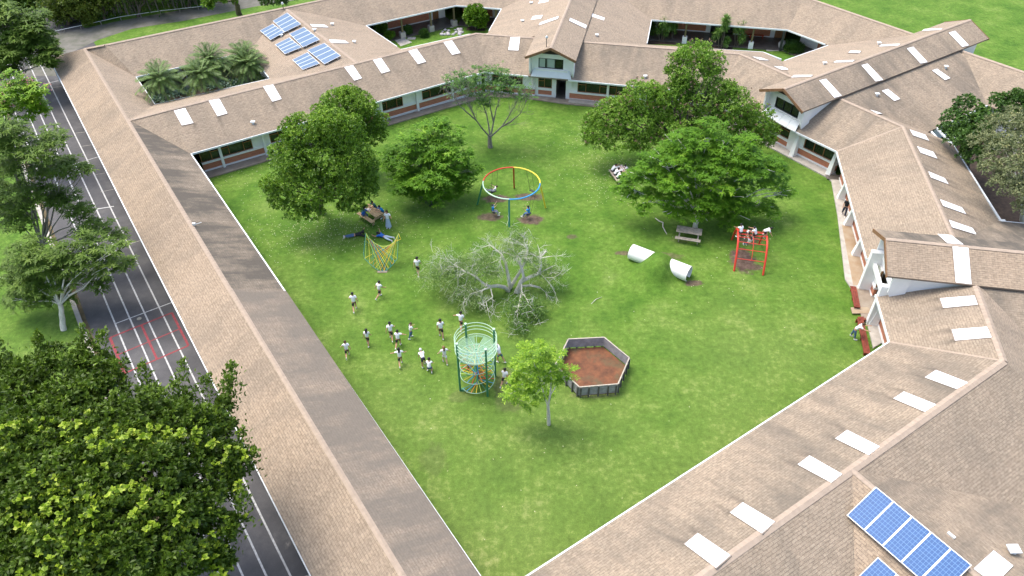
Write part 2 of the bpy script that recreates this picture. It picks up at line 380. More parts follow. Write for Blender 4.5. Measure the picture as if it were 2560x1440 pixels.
# ------------------------------------------------------------ the school: roofs surveyed from eaves (2.5 m) and ridges (about 4.5 m)
BLD = empty('school_building', (0, 0, 0), label='sprawling one-storey school with tan shingle roofs around a grass courtyard', cat='school building')
EZ = 2.5
def xy(v): return Vector((v[0], v[1], 0))
def setz(v, z): return Vector((v[0], v[1], z))
def seg_frame(a, b):
    a = xy(a); b = xy(b); d = (b - a).normalized(); n = Vector((-d.y, d.x, 0)); return a, d, n, (b - a).length
def mirror(r, e, z=EZ): return Vector((2 * r[0] - e[0], 2 * r[1] - e[1], z))
def roof(faces, mat, label, th=.13, name='roof'):
    """faces: point lists whose first edge runs along the eave"""
    PL0 = []
    b = MB(); edges = {}; key = lambda p: (round(p[0], 2), round(p[1], 2), round(p[2], 2))
    fs = []
    for f in faces:
        f = [Vector(p) for p in f]
        e = (f[1] - f[0]).normalized(); far = max(f[2:], key=lambda p: ((p - f[0]) - e * (p - f[0]).dot(e)).length)
        pn = (f[1] - f[0]).cross(far - f[0]).normalized()
        N = Vector((0, 0, 0))
        for k in range(len(f)): N += f[k].cross(f[(k + 1) % len(f)])
        N.normalize(); e = (f[1] - f[0]).normalized()
        if N.z < 0: f = list(reversed(f)); N = -N
        up = N.cross(e); o = f[0]
        if up.z < 0: up = -up
        uv = [(p.dot(e), p.dot(up)) for p in f]
        for k in range(1, len(f) - 1):
            b.face([f[0], f[k], f[k + 1]], [uv[0], uv[k], uv[k + 1]])
            tn_ = (f[k] - f[0]).cross(f[k + 1] - f[0]).normalized(); PL0.append((f[0], tn_ if tn_.z > 0 else -tn_, f[0], f[k], f[k + 1]))
        fs.append(f)
        for k in range(len(f)):
            a, c = key(f[k]), key(f[(k + 1) % len(f)]); edges[(a, c)] = (f[k], f[(k + 1) % len(f)])
    dn = Vector((0, 0, -th))
    for f in fs:
        for k in range(1, len(f) - 1): b.face([f[k + 1] + dn, f[k] + dn, f[0] + dn])
    for (a, c), (p, q) in edges.items():
        if (c, a) not in edges: b.face([q, p, p + dn, q + dn])
    o = b.build(name, mat, BLD, label=label); RP[o.name] = PL0; UVX[o.name] = (e, up)
    return o
RP = {}; UVX = {}
def on_roof(o, u, v):
    """the point of a roof section that the sight line (u, v) meets, with its normal"""
    best = None
    for A, N, a, b_, c in RP[o.name]:
        p = ray_plane(u, v, A, N); m = min((b_ - a).cross(p - a).z, (c - b_).cross(p - b_).z, (a - c).cross(p - c).z)
        if best is None or m > best[0]: best = (m, p, N)
    return best[1], best[2]
def gutter(pts, parent=BLD, w=.13, z=EZ, side=0):
    b = MB()
    for a, c in zip(pts[:-1], pts[1:]):
        a = setz(a, z - .07); c = setz(c, z - .07); b.bar(a, c, w, .15)
    return b.build('gutter', M['gutter'], parent)
def cap(pts, parent, w=.26):
    b = MB()
    for a, c in zip(pts[:-1], pts[1:]):
        a = Vector(a); c = Vector(c); d = (c - a).normalized(); s = d.cross(Vector((0, 0, 1))).normalized() * w / 2
        n = max(1, int((c - a).length / .33)); up = Vector((0, 0, .03))
        for k in range(n):
            p = a.lerp(c, k / n); q = a.lerp(c, (k + 1) / n + .02 / n)
            lift = Vector((0, 0, .012)) ; dn = Vector((0, 0, -w * .19))
            b.face([p + s + dn + up, p + up, q + up + lift, q + s + dn + up + lift]); b.face([p + up, p - s + dn + up, q - s + dn + up + lift, q + up + lift])
    return b.build('ridge_cap', M['cap'], parent)
def eave_plane(a, b, z=EZ, s=.44, flip=1):
    d = (b - a).normalized(); n = Vector((-d.y, d.x, 0)) * flip
    N = d.cross(n + Vector((0, 0, s))).normalized()
    if N.z < 0: N = -N
    return (Vector(a), N)

# inner ring, lawn eaves
I0, I1, I2, I3 = P(476, 384, EZ), P(1212, 179, EZ), P(1794, 235, EZ), P(2092, 378, EZ)
I5, I6 = P(2224, 854.5, EZ), P(1236, 1494, EZ)
R1, R2, R3, R5, R6 = P(1190, 83, 4.48), P(1850, 134, 4.47), P(2258, 316, 4.5), P(2510, 902, 4.86), P(1500, 1622, 4.86)
def plane3(a, b, c):
    N = (b - a).cross(c - a).normalized(); return (a, N if N.z > 0 else -N)
R5 = ray_plane(2510, 902, *eave_plane(I5, I6, EZ, .44, 1)) if eave_plane(I5, I6, EZ, .44, 1)[1].z > 0 else R5
R6 = ray_plane(1500, 1622, *plane3(I5, I6, R5))
print('R5', R5, 'R6', R6)
R0, R0b = P(323, 300, 3.93), P(420, 274.5, 4.48)
F0 = P(387, 261, EZ)
F1, F2, F3, F5, F6 = (mirror(a, b) for a, b in ((R1, I1), (R2, I2), (R3, I3), (R5, I5), (R6, I6)))
F2 = P(1908, 130, EZ)
# long corridor wing
Lo1, Lo2 = P(293, 480, EZ), P(760, 1404, EZ); ldir = (Lo2 - Lo1).normalized()
Li1, Li2 = P(538.6, 479, EZ), P(1199, 1440, EZ)
LR = lambda u, v: P(u, v, 3.93)
Lrn = LR(1006, 1440); rdir = (Lrn - LR(319, 300)).normalized()
Lend = 9
R00 = P(211, 121, 3.95)
Lout_far = P(137, 132, EZ)
Lq = P(339, 191.8, EZ); _dA = (P(1140, 13, EZ) - Lq).normalized(); _nA = Vector((-_dA.y, _dA.x, 0)); _q = Lq + _nA * 9    # where the outermost eave meets the track-side eave
_t = (_q - Lo1).cross(_dA).z / ldir.cross(_dA).z; Lout_far = Lo1 + ldir * _t
print('Lout_far', Lout_far)
c_L = roof([[Lout_far, Lo2 + ldir * Lend, Lrn + rdir * Lend, R00]], M['shingle_pink'], 'long outer slope of the corridor roof beside the asphalt track')
roof([[I0, Li2 + ldir * Lend, Lrn + rdir * Lend, R0]], M['shingle_dark'], 'long inner corridor roof slope stained grey facing the lawn')
c_Li = roof([[P(339, 191.8, EZ), F0, R0, R00]], M['shingle_smooth'], 'short inner corridor roof slope beside the palm garden')
cap([R00, Lrn + rdir * Lend], c_L, .3)
# the near stretch was re-laid a little proud of the old roof
ov_in, ov_r, ov_o = P(716, 730, EZ), LR(575, 724), P(470, 815, EZ)
up = Vector((0, 0, .10))
ov_o = Lo1 + ldir * (ov_o - Lo1).dot(ldir)
roof([[ov_o + up, Lo2 + ldir * Lend + up, Lrn + rdir * Lend + up, ov_r + up]], M['shingle_pink'], 'newer pinkish outer slope of the corridor roof near the big tree', th=.1)
o_in = roof([[ov_in + up, Li2 + ldir * Lend + up, Lrn + rdir * Lend + up, ov_r + up]], shingle('shingle_grey', .76, 12, dark=(.155, .140, .118), cover=.42, c1=(.325, .268, .205), c2=(.255, .21, .16)), 'newer inner slope of the corridor roof facing the lawn', th=.1)
cap([ov_r + up, Lrn + rdir * Lend + up], o_in, .3)

n1 = roof([[I0, I1, R1, R0b, R0]], M['shingle'], 'north roof slope above the long window wall')
n1b = roof([[F1, F0, R0b, R1], [F0, R0, R0b]], M['shingle_smooth'], 'back slope of the north roof')
cap([R0, R0b, R1], n1, .34)
gw = 2.0                                           # half width left open for each gabled hall
dn2 = (I2 - I1).normalized()
n2 = roof([[I1, I2, R2, R1]], M['shingle_b'], 'roof slope either side of the middle gable'); n2b = roof([[F2, F1, R1, R2]], M['shingle_smooth'], 'back slope behind the middle gable')
cap([R1, R2], n2, .34)
n3 = roof([[I2, I3, R3, R2]], M['shingle_b'], 'north-east roof slope either side of the lookout gable'); n3b = roof([[F3, F2, R2, R3]], M['shingle_smooth'], 'back slope of the north-east roof')
cap([R2, R3], n3, .34)
# east wing stops either side of the entrance hall
I4a, R4a = P(2167, 646, EZ), P(2395, 617, 4.6)
n5 = roof([[I3, I4a, R4a, R3]], M['shingle'], 'east roof slope above the covered walk'); n5b = roof([[P(2520, 590, EZ), F3, R3, R4a]], M['shingle_b'], 'east roof back slope with five skylights')
cap([R3, R4a], n5b, .3); cap([I3, R3], n5, .2)
I4b, R4b = P(2190, 736, EZ), P(2440, 712, 4.66)
e2 = roof([[I4b, I5, R5, R4b]], M['shingle'], 'south-east entrance roof slope with two skylights')
e2b = roof([[F5, mirror(R4b, I4b), R4b, R5]], M['shingle_smooth'], 'back slope of the south-east entrance roof')
cap([R4b, R5], e2b, .42); cap([I5, R5], e2, .25)
_sd = (I6 - I5).normalized() * 3.2
se = roof([[I5, I6 + _sd, R6 + _sd, R5]], M['shingle_b'], 'large near roof slope with a row of skylights'); seb = roof([[F6 + _sd, F5, R5, R6 + _sd]], M['shingle'], 'far side of the large near roof')
cap([R5, R6], se, .45)
# outer ring
O0, O1_, O2_, O3_ = P(339, 191.8, EZ), P(1140, 13, EZ), P(1969, 74, EZ), P(2064, 110, EZ)
dA = (O1_ - O0).normalized(); nA = Vector((-dA.y, dA.x, 0))
dB = (O2_ - O1_).normalized(); nB = Vector((-dB.y, dB.x, 0))
dC = (O3_ - O2_).normalized(); nC = Vector((-dC.y, dC.x, 0))
def miter(p, n1_, n2_, w): 
    m = (n1_ + n2_); return p + m * (w / (1 + n1_.dot(n2_)))
def ring(w, z): return setz(miter(O1_, nA, nB, w), z), setz(miter(O2_, nB, nC, w), z), setz(O2_ + dC * 42 + nC * w, z)
Ra, Rb, Rc = ring(4.5, 4.48); Fa, Fb, Fc = ring(9, EZ)
Oc = setz(O2_ + dC * 42, EZ)
Rs = P(262, 111.5, 4.48)
o1 = roof([[O0, O1_, Ra, Rs, R00]], M['shingle'], 'outer roof slope above the palm garden')
OF = Lout_far
OFx = setz(mirror(Rs, P(262, 111.5, EZ)), EZ); OF = setz(Fa - dA * ((Fa - Lout_far).dot(dA)), EZ); print('OF', OF, Lout_far)
roof([[Fa, OF, R00, Rs, Ra]], M['shingle_smooth'], 'outer roof slope facing the gravel road'); cap([R00, Rs, Ra], o1, .42)
o3 = roof([[O1_, O2_, Rb, Ra]], M['shingle'], 'outer roof slope above the yucca garden'); o3b = roof([[Fb, Fa, Ra, Rb]], M['shingle_smooth'], 'outermost slope facing the playing field')
cap([Ra, Rb], o3, .42)
o4 = roof([[O2_, Oc, Rc, Rb]], M['shingle'], 'outer roof slope behind the long lookout hall'); roof([[Fc, Fb, Rb, Rc]], M['shingle_smooth'], 'outermost slope beyond the lookout hall')
cap([Rb, Rc], o4, .42)
# cross wing with the small solar arrays
J1, JK = P(717, 23, 4.47), P(893, 157, 4.47)
_a, _b, _c, _d = P(672, 193, EZ), P(622, 130, EZ), P(913, 63, EZ), P(992, 116, EZ)
kw = roof([[_a + (_a - _b).normalized() * 1.2, _b - (_a - _b).normalized() * 1.2, J1, JK]], M['shingle_smooth'], 'cross wing slope carrying three solar arrays')
ke = roof([[_c + (_c - _d).normalized() * 1.2, _d + (_d - _c).normalized() * 1.2, JK, J1]], M['shingle_smooth'], 'cross wing slope with two small skylights')
cap([J1, JK], kw, .34)

# cross halls: a low wide roof with a taller gabled hall riding on it
GZ, GA = 4.70, 5.78
def hall(Lt, Rt, dirn, length, w_e=None, e_e=None, depth=None, mats=('shingle_smooth', 'shingle', 'shingle_smooth', 'shingle'), names=None, ring_off=0):
    Lt = Vector(Lt); Rt = Vector(Rt); mid = (Lt + Rt) / 2; mid.z = 0
    d = Vector((dirn[0], dirn[1], 0)).normalized(); s = Vector((d.y, -d.x, 0))       # s points right when looking along d
    hw = (Rt - Lt).length / 2
    fr = lambda a, t, z: mid + s * a + d * t + Vector((0, 0, z))
    # raised roof
    gl = roof([[fr(-hw, length, GZ), fr(-hw, 0, GZ), fr(0, 0, GA), fr(0, length, GA)]], M[mats[0]], names[0], .12)
    gr = roof([[fr(hw, 0, GZ), fr(hw, length, GZ), fr(0, length, GA), fr(0, 0, GA)]], M[mats[1]], names[1], .12)
    cap([fr(0, 0, GA), fr(0, length, GA)], gr, .3)
    for t in (0.0, length):
        for a in (-1, 1):
            b = MB(); b.bar(fr(a * (hw + .02), t - .03 if t == 0 else t + .03, GZ - .10), fr(0, t - .03 if t == 0 else t + .03, GA - .10), .05, .24)
            b.build('rake_board', M['rake'], BLD)
    return fr, hw
G = {}
g1L, g1R = P(1312.5, 143, GZ), P(1440, 151.5, GZ); g1d = (P(1492, 0, GZ) - g1R)
G['mid'] = hall(g1L, g1R, g1d, 27, names=('left slope of the middle gabled hall', 'right slope of the middle gabled hall'), mats=('shingle_smooth', 'shingle_smooth'))
g2L, g2R = P(1898, 224.4, GZ), P(2009.5, 278.5, GZ); g2d = ((P(2359, 57, GZ) + P(2474, 95, GZ)) - g2L - g2R) / 2
G['look'] = hall(g2L, g2R, g2d, g2d.length, names=('shaded thin slope of the lookout hall', 'long slope of the lookout hall with four skylights'), mats=('shingle_smooth', 'shingle_b'))
g3L, g3R = P(2185, 573, GZ), P(2218, 690, GZ); g3d = ((P(2560, 631, GA) - P(2213, 597, GA)))
G['east'] = hall(g3L, g3R, g3d, 26, names=('dark stained slope of the east entrance hall', 'brown slope of the east entrance hall with a wide skylight'), mats=('shingle_dark', 'shingle_pink'))
KS = .345
def low_wing(key, W_, t_in, t_ridge, t_out, t_oridge, names, mats=('shingle_smooth', 'shingle')):
    fr, hw = G[key]; v = W_ - (4.48 - EZ) / KS; az = EZ + KS * W_ - .02
    out = []
    for sgn, nm, mt in ((-1, names[0], mats[0]), (1, names[1], mats[1])):
        pts = [fr(sgn * W_, t_ridge + .3, EZ), fr(sgn * W_, t_oridge - .3, EZ), fr(sgn * (v - .1), t_oridge - .3, 4.48), fr(0, t_oridge, az), fr(0, t_ridge, az), fr(sgn * (v - .1), t_ridge + .3, 4.48)]
        out.append(roof([pts], M[mt], nm)); 
        gutter([fr(sgn * W_, t_in[sgn], EZ), fr(sgn * W_, t_out[sgn], EZ)])
    return out
def t_of(key, a, b):                       # where the hall's axis crosses a ridge line
    fr, hw = G[key]; o = fr(0, 0, 0); d = fr(0, 1, 0) - o; a, dd, n, L = seg_frame(a, b); return (a - o).dot(n) / d.dot(n)
def proj(key, q):
    fr, hw = G[key]; o = fr(0, 0, 0); s = fr(1, 0, 0) - o; d = fr(0, 1, 0) - o; w = xy(q) - o
    return w.dot(s), w.dot(d)
tw = proj('mid', P(1214, 76, EZ)); tw2 = proj('mid', P(1246, 20, EZ)); te = proj('mid', P(1610, 107, EZ)); te2 = proj('mid', P(1617, 47, EZ))
W1 = (abs(tw[0]) + abs(te[0]) + abs(tw2[0]) + abs(te2[0])) / 4
low_wing('mid', W1, {-1: tw[1], 1: te[1]}, t_of('mid', R1, R2), {-1: tw2[1], 1: te2[1]}, t_of('mid', Ra, Rb), ('low roof slope left of the middle hall', 'low roof slope right of the middle hall'), ('shingle_smooth', 'shingle_smooth'))
tw = proj('look', P(1953.6, 147.7, EZ)); tw2 = proj('look', P(2064, 110, EZ)); te = proj('look', P(2337, 313, EZ))
low_wing('look', 8.2, {-1: tw[1], 1: te[1]}, t_of('look', R2, R3), {-1: tw2[1], 1: te[1] + 10.3}, t_of('look', Rb, Rc), ('low roof slope left of the lookout hall', 'broad low roof slope right of the lookout hall'), ('shingle_smooth', 'shingle_b'))
t3 = proj('east', P(2504, 553, EZ))
low_wing('east', abs(t3[0]), {-1: t3[1], 1: t3[1]}, t_of('east', R4a, R4b), {-1: 19, 1: 19}, 23, ('low roof slope by the tree court', 'low roof slope behind the entrance hall'), ('shingle_dark', 'shingle_b'))
# near cross wing with the blue solar array
kd = (R6 - R5); kd.z = 0; kd.normalize(); kn = Vector((-kd.y, kd.x, 0))
if kn.y > 0: kn = -kn
K0 = R5.lerp(R6, (P(2141, 1183, 4.86) - R5).dot(R6 - R5) / (R6 - R5).length_squared); KZ = K0.z; hwk = (KZ - EZ) / .44; hwe = (KZ - EZ) / .32
k5w = roof([[K0 + kd * hwk + Vector((0, 0, EZ - KZ)), K0 + kd * hwk + kn * 20 + Vector((0, 0, EZ - KZ)), K0 + kn * 20, K0]], M['shingle_pink'], 'near cross wing slope carrying the blue solar array')
k5e = roof([[K0 - kd * hwe + kn * 20 + Vector((0, 0, EZ - KZ)), K0 - kd * hwe + Vector((0, 0, EZ - KZ)), K0, K0 + kn * 20]], M['shingle_b'], 'mottled near cross wing slope with a square skylight')
cap([K0, K0 + kn * 20], k5w, .3)
K5W = eave_plane(K0 + kd * hwk + Vector((0, 0, EZ - KZ)), K0 + kd * hwk + kn * 9 + Vector((0, 0, EZ - KZ)), EZ, .44, 1)
def plane3(a, b, c):
    N = (b - a).cross(c - a).normalized(); return (a, N if N.z > 0 else -N)
K5W = plane3(K0, K0 + kn * 5, K0 + kd * hwk + Vector((0, 0, EZ - KZ))); K5E = plane3(K0, K0 + kn * 5, K0 - kd * hwe + Vector((0, 0, EZ - KZ)))

# gutters
gutter([I0, I1, I1.lerp(I2, .195)]); gutter([I1.lerp(I2, .37), I2, I2.lerp(I3, .28)]); gutter([P(1981, 325, EZ), I3, I4a, P(2212, 638, EZ + .3)])
gutter([I4b, I5, I6], w=.14); gutter([I0, Li2 + ldir * Lend], w=.16); gutter([Lout_far, Lo2 + ldir * Lend], w=.12)
gutter([O0, O1_, O2_, O3_], w=.12); gutter([O0, F0, F1, F2, P(1953.6, 147.7, EZ)], w=.12); gutter([P(622, 130, EZ), P(672, 193, EZ)], w=.12); gutter([P(913, 63, EZ), P(992, 116, EZ)], w=.12)
gutter([P(2337, 313, EZ), F3, P(2504, 553, EZ)], w=.12)
# white rainwater heads on two gutter corners
for (u, v) in ((2339, 316), (2394, 342), (2506, 555)):
    b = MB(); q = P(u, v, EZ - .12); b.box(q, (.34, .26, .30)); b.box(q + Vector((0, 0, -.9)), (.1, .1, 1.6)); b.build('rainwater_head', M['gutter'], BLD)

# ------------------------------------------------------------ skylights and roof vents
PLN = {}
PLN['n1'] = plane3(I0, I1, R1); PLN['n2'] = plane3(I1, I2, R2); PLN['n3'] = plane3(I2, I3, R3); PLN['n3b'] = plane3(F3, F2, R2)
PLN['n5b'] = plane3(F3, R3, R4a); PLN['e2'] = plane3(I4b, I5, R5); PLN['se'] = plane3(I5, I6, R5); PLN['kw'] = plane3(J1, JK, P(672, 193, EZ)); PLN['ke'] = plane3(J1, JK, P(913, 63, EZ))
def hp(key, sgn):
    fr, hw = G[key]; return plane3(fr(0, 0, GA), fr(0, 5, GA), fr(sgn * hw, 0, GZ))
def lp(key, sgn):
    fr, hw = G[key]; return plane3(fr(sgn * 8.2, 10, EZ), fr(sgn * 8.2, 14, EZ), fr(sgn * (8.2 - 1.98 / KS), 12, 4.48))
for k in G: PLN[k + 'L'] = hp(k, -1); PLN[k + 'R'] = hp(k, 1); PLN[k + 'l'] = lp(k, -1); PLN[k + 'r'] = lp(k, 1)
PLN['k5e'] = K5E; PLN['k5w'] = K5W
for k, o_ in (('n1', n1), ('n2', n2), ('n3', n3), ('n3b', n3b), ('n5b', n5b), ('e2', e2), ('se', se), ('kw', kw), ('ke', ke), ('k5e', k5e), ('k5w', k5w)): PLN[k] = o_
RO = dict(n1=n1, n2=n2, n3=n3, n3b=n3b, n5b=n5b, e2=e2, se=se, kw=kw, ke=ke, k5e=k5e, k5w=k5w)
SKY = [('n1', [435, 278, 463, 271, 483.5, 308, 455, 314]), ('n1', [522, 252.5, 548.5, 248, 568.6, 284, 544, 291]), ('n1', [658, 217, 683, 212.4, 704, 248, 681, 254.6]),
 ('n1', [861, 169, 882.5, 164, 904.6, 196, 886, 202]), ('n1', [932.7, 151, 953, 146, 975, 178, 954, 184]), ('n1', [1021, 128.7, 1041.7, 123, 1064.6, 155, 1045, 160.7]),
 ('n1', [1108.6, 106.5, 1130, 102, 1150.7, 133, 1130, 137.5]), ('n2', [1276.6, 94.2, 1300, 93.5, 1296, 126.6, 1271, 125.5]),
 ('midl', [1351, 2, 1373, -1, 1370.5, 5, 1345, 9.5]), ('midl', [1333.6, 41.5, 1357, 38.7, 1353, 46.8, 1327, 50.3]), ('midr', [1477.8, 34, 1511.8, 45.7, 1509.4, 52, 1476.7, 41.5]),
 ('midL', [1351, 57.3, 1396.9, 41.5, 1395, 47.5, 1347.6, 64]), ('midR', [1425, 45.7, 1466.5, 64, 1463.7, 72, 1423, 52.7]),
 ('ke', [775, 61.5, 812, 63.3, 821, 69.3, 781, 67.9]), ('ke', [822.8, 100, 861.4, 102, 872, 109, 828, 108.3]),
 ('n3b', [1881, 142.9, 1900.5, 144.8, 1922, 152, 1900.5, 150.7]), ('n3b', [1934.7, 166.7, 1955, 167.7, 1977.7, 175.5, 1953, 175]), ('n3b', [2176, 276, 2198, 276.7, 2217, 285.5, 2192.7, 285.5]),
 ('lookl', [2125.9, 128.3, 2152, 128.7, 2148.8, 133.6, 2121, 133]), ('lookL', [1985, 189, 2031.7, 188.8, 2027.4, 192.7, 1978, 194.5]), ('lookL', [2090.7, 153, 2136.4, 151.2, 2131, 155.8, 2083.7, 157.2]),
 ('lookL', [2203, 112.5, 2250.7, 110.8, 2243.7, 115.3, 2198, 117]), ('lookL', [2312, 73.8, 2356, 72, 2351, 75.6, 2305, 78]),
 ('lookR', [2047.5, 202, 2064.3, 198, 2103.3, 239.8, 2085.5, 245]), ('lookR', [2153, 164, 2168, 160, 2207, 200.4, 2188, 204]), ('lookR', [2266.6, 122, 2282.4, 117.8, 2317.8, 155.8, 2300.7, 159.3]),
 ('lookR', [2371, 82.6, 2387, 78, 2421, 114, 2404.7, 117.8]), ('lookr', [2329.8, 176.9, 2342, 173, 2374.8, 195.9, 2361.5, 200.8]), ('lookr', [2204.4, 227.9, 2219, 223.3, 2249.7, 247.9, 2234.9, 252.8]),
 ('n5b', [2273.6, 325, 2312, 337.6, 2321.8, 353, 2282.4, 339.3]), ('n5b', [2292, 366.8, 2332.4, 380.8, 2342, 397.4, 2300.7, 382.6]), ('n5b', [2320, 429.7, 2360.8, 446.6, 2370.3, 461.4, 2327, 444.8]),
 ('n5b', [2349.4, 499.6, 2403.7, 519.8, 2413.8, 535.9, 2357.4, 515.8]), ('n5b', [2371.5, 551, 2430, 571.3, 2440, 587.4, 2379.6, 569.3]),
 ('eastL', [2343.4, 586.6, 2377.6, 589.5, 2408, 612.6, 2368, 609.2]), ('eastR', [2380.8, 616.8, 2420, 620.9, 2427.6, 711, 2389, 706.3]),
 ('e2', [2350.3, 747.4, 2436, 740.5, 2444, 762.7, 2358.7, 770.8]), ('e2', [2379.7, 825.2, 2467.5, 818.3, 2479, 844.5, 2388.5, 852.2]),
 ('se', [2313, 945, 2340, 927, 2420, 958, 2392, 974]), ('se', [2234, 998, 2260, 981, 2340, 1013, 2312, 1031]), ('se', [2089, 1098, 2118, 1077, 2199, 1118, 2172, 1139]),
 ('se', [1995, 1163, 2024, 1141, 2105, 1187, 2078, 1208]), ('se', [1826, 1283, 1857, 1258, 1937, 1306, 1905, 1335]), ('se', [1712, 1362, 1745, 1335, 1826, 1390, 1790, 1421]),
 ('k5e', [2482.5, 1378, 2531.4, 1416, 2485, 1462, 2433, 1423])]
STK = {}
for key, q in SKY:
    pts = []
    for k in range(4):
        if isinstance(PLN[key], tuple): N = PLN[key][1]; p = ray_plane(q[2 * k], q[2 * k + 1], *PLN[key])
        else: p, N = on_roof(PLN[key], q[2 * k], q[2 * k + 1])
        pts.append(p + N * .02)
    if (pts[1] - pts[0]).cross(pts[2] - pts[0]).dot(N) < 0: pts.reverse()
    if key in ('se', 'n5b', 'e2', 'n1'):
        e_, up_ = UVX[RO[key].name]; low = sorted(pts, key=lambda p: p.dot(up_))[:2]
        for p in low: STK.setdefault(key, []).append((p.dot(e_), p.dot(up_), random.uniform(.9, 2.2)))
    c_ = sum(pts, Vector()) / 4; b = MB(); b.prism([c_ + (p - c_) + (p - c_).normalized() * .07 - N * .012 for p in pts], N * .03)
    b.build('flashing', plain('flashing', (.24, .20, .16), .8, .2), RO.get(key) or BLD)
    b = MB(); b.prism(pts, N * .035)
    b.build('skylight', M['skylight'], RO.get(key) or BLD)
for k_, args in (('se', (.68, 14)), ('n5b', (.60, 15)), ('e2', (.42, 16)), ('n1', (.40, 17))):
    st = STK[k_] if k_ != 'n1' else STK[k_][::2]
    m_ = shingle('shingle_tan_washed_' + k_, args[0], args[1], cover=.50, streaks=st); RO[k_].data.materials[0] = m_
VENT = [('n1', 633, 309), ('midl', 1306, 55), ('midr', 1492, 91), ('midl', 1328, 10), ('lookl', 2197, 111), ('lookl', 2061, 161), ('lookr', 2364, 170), ('lookr', 2192, 239), ('ke', 831, 63), ('ke', 886, 107),
        ('ke', 787, 77), ('kw', 704, 91), ('n2', 1613, 194)]
for key, u, v in VENT:
    q = ray_plane(u, v, *PLN[key]) if isinstance(PLN[key], tuple) else on_roof(PLN[key], u, v)[0]; b = MB()
    b.box(q + Vector((0, 0, .06)), (.16, .16, .24)); b.prism([q + Vector(p) for p in ((-.18, -.15, .18), (.18, -.15, .18), (.18, .15, .18), (-.18, .15, .18))], (0, 0, .04))
    b.build('roof_vent', M['gutter'], RO.get(key) or BLD)
b = MB(); q = ray_plane(2529, 1380, *K5E); b.box(q + Vector((0, 0, .1)), (.26, .26, .3)); b.prism([q + Vector(p) for p in ((-.26, -.22, .25), (.26, -.22, .25), (.26, .22, .25), (-.26, .22, .25))], (0, 0, .06)); b.build('roof_vent', M['gutter'], k5e)
b = MB(); q = ray_plane(2377, 1340, *K5E); b.bar(q + kn * -.18 + Vector((0, 0, .06)), q + kn * .18 + Vector((0, 0, .06)), .12, .1); b.build('roof_vent', M['gutter'], k5e)

# ------------------------------------------------------------ walls under the eaves
def wbox(mb, a, d, n, s0, s1, t0_, t1, z0, z1):
    p = [a + d * s0 + n * t0_, a + d * s1 + n * t0_, a + d * s1 + n * t1, a + d * s0 + n * t1]
    q = [x + Vector((0, 0, z0)) for x in p]; r = [x + Vector((0, 0, z1)) for x in p]; L = s1 - s0; Hh = z1 - z0
    uv = [(s0, z0), (s1, z0), (s1, z1), (s0, z1)]
    mb.face([q[0], q[1], r[1], r[0]], uv); mb.face([q[2], q[3], r[3], r[2]], uv); mb.face([q[1], q[2], r[2], r[1]], uv); mb.face([q[3], q[0], r[0], r[3]], uv)
    mb.face(r); mb.face(list(reversed(q)))
def window(a, d, n, s0, s1, t, z0=.98, z1=2.34, style='cfc', parent=BLD, mat=None):
    """timber window: fixed light in the middle, opening lights with a mid rail at the sides"""
    f = MB(); w = .055; mt = mat or M['wood']
    wbox(f, a, d, n, s0, s1, t - .04, t + .04, z0, z0 + w); wbox(f, a, d, n, s0, s1, t - .04, t + .04, z1 - w, z1)
    cuts = [s0, s1]
    L = s1 - s0
    if style == 'cfc': inner = [s0 + L * .27, s0 + L * .73]; rails = [(s0, s0 + L * .27), (s0 + L * .73, s1)]
    elif style == 'fc': inner = [s0 + L * .55]; rails = [(s0 + L * .55, s1)]
    elif style == 'cf': inner = [s0 + L * .45]; rails = [(s0, s0 + L * .45)]
    elif style == 'ccc': inner = [s0 + L * .33, s0 + L * .66]; rails = []
    else: inner = [s0 + L * .5]; rails = []
    for x in [s0 + w / 2, s1 - w / 2] + inner: wbox(f, a, d, n, x - w / 2, x + w / 2, t - .05, t + .03, z0 + w, z1 - w)
    for r0, r1 in rails: wbox(f, a, d, n, r0 + w, r1 - w / 2, t - .045, t + .02, z0 + (z1 - z0) * .52, z0 + (z1 - z0) * .52 + w)
    fo = f.build('window', mt, parent)
    g = MB(); wbox(g, a, d, n, s0 + .01, s1 - .01, t + .045, t + .06, z0 + .01, z1 - .01); g.build('pane', M['glass'], fo)
    return fo
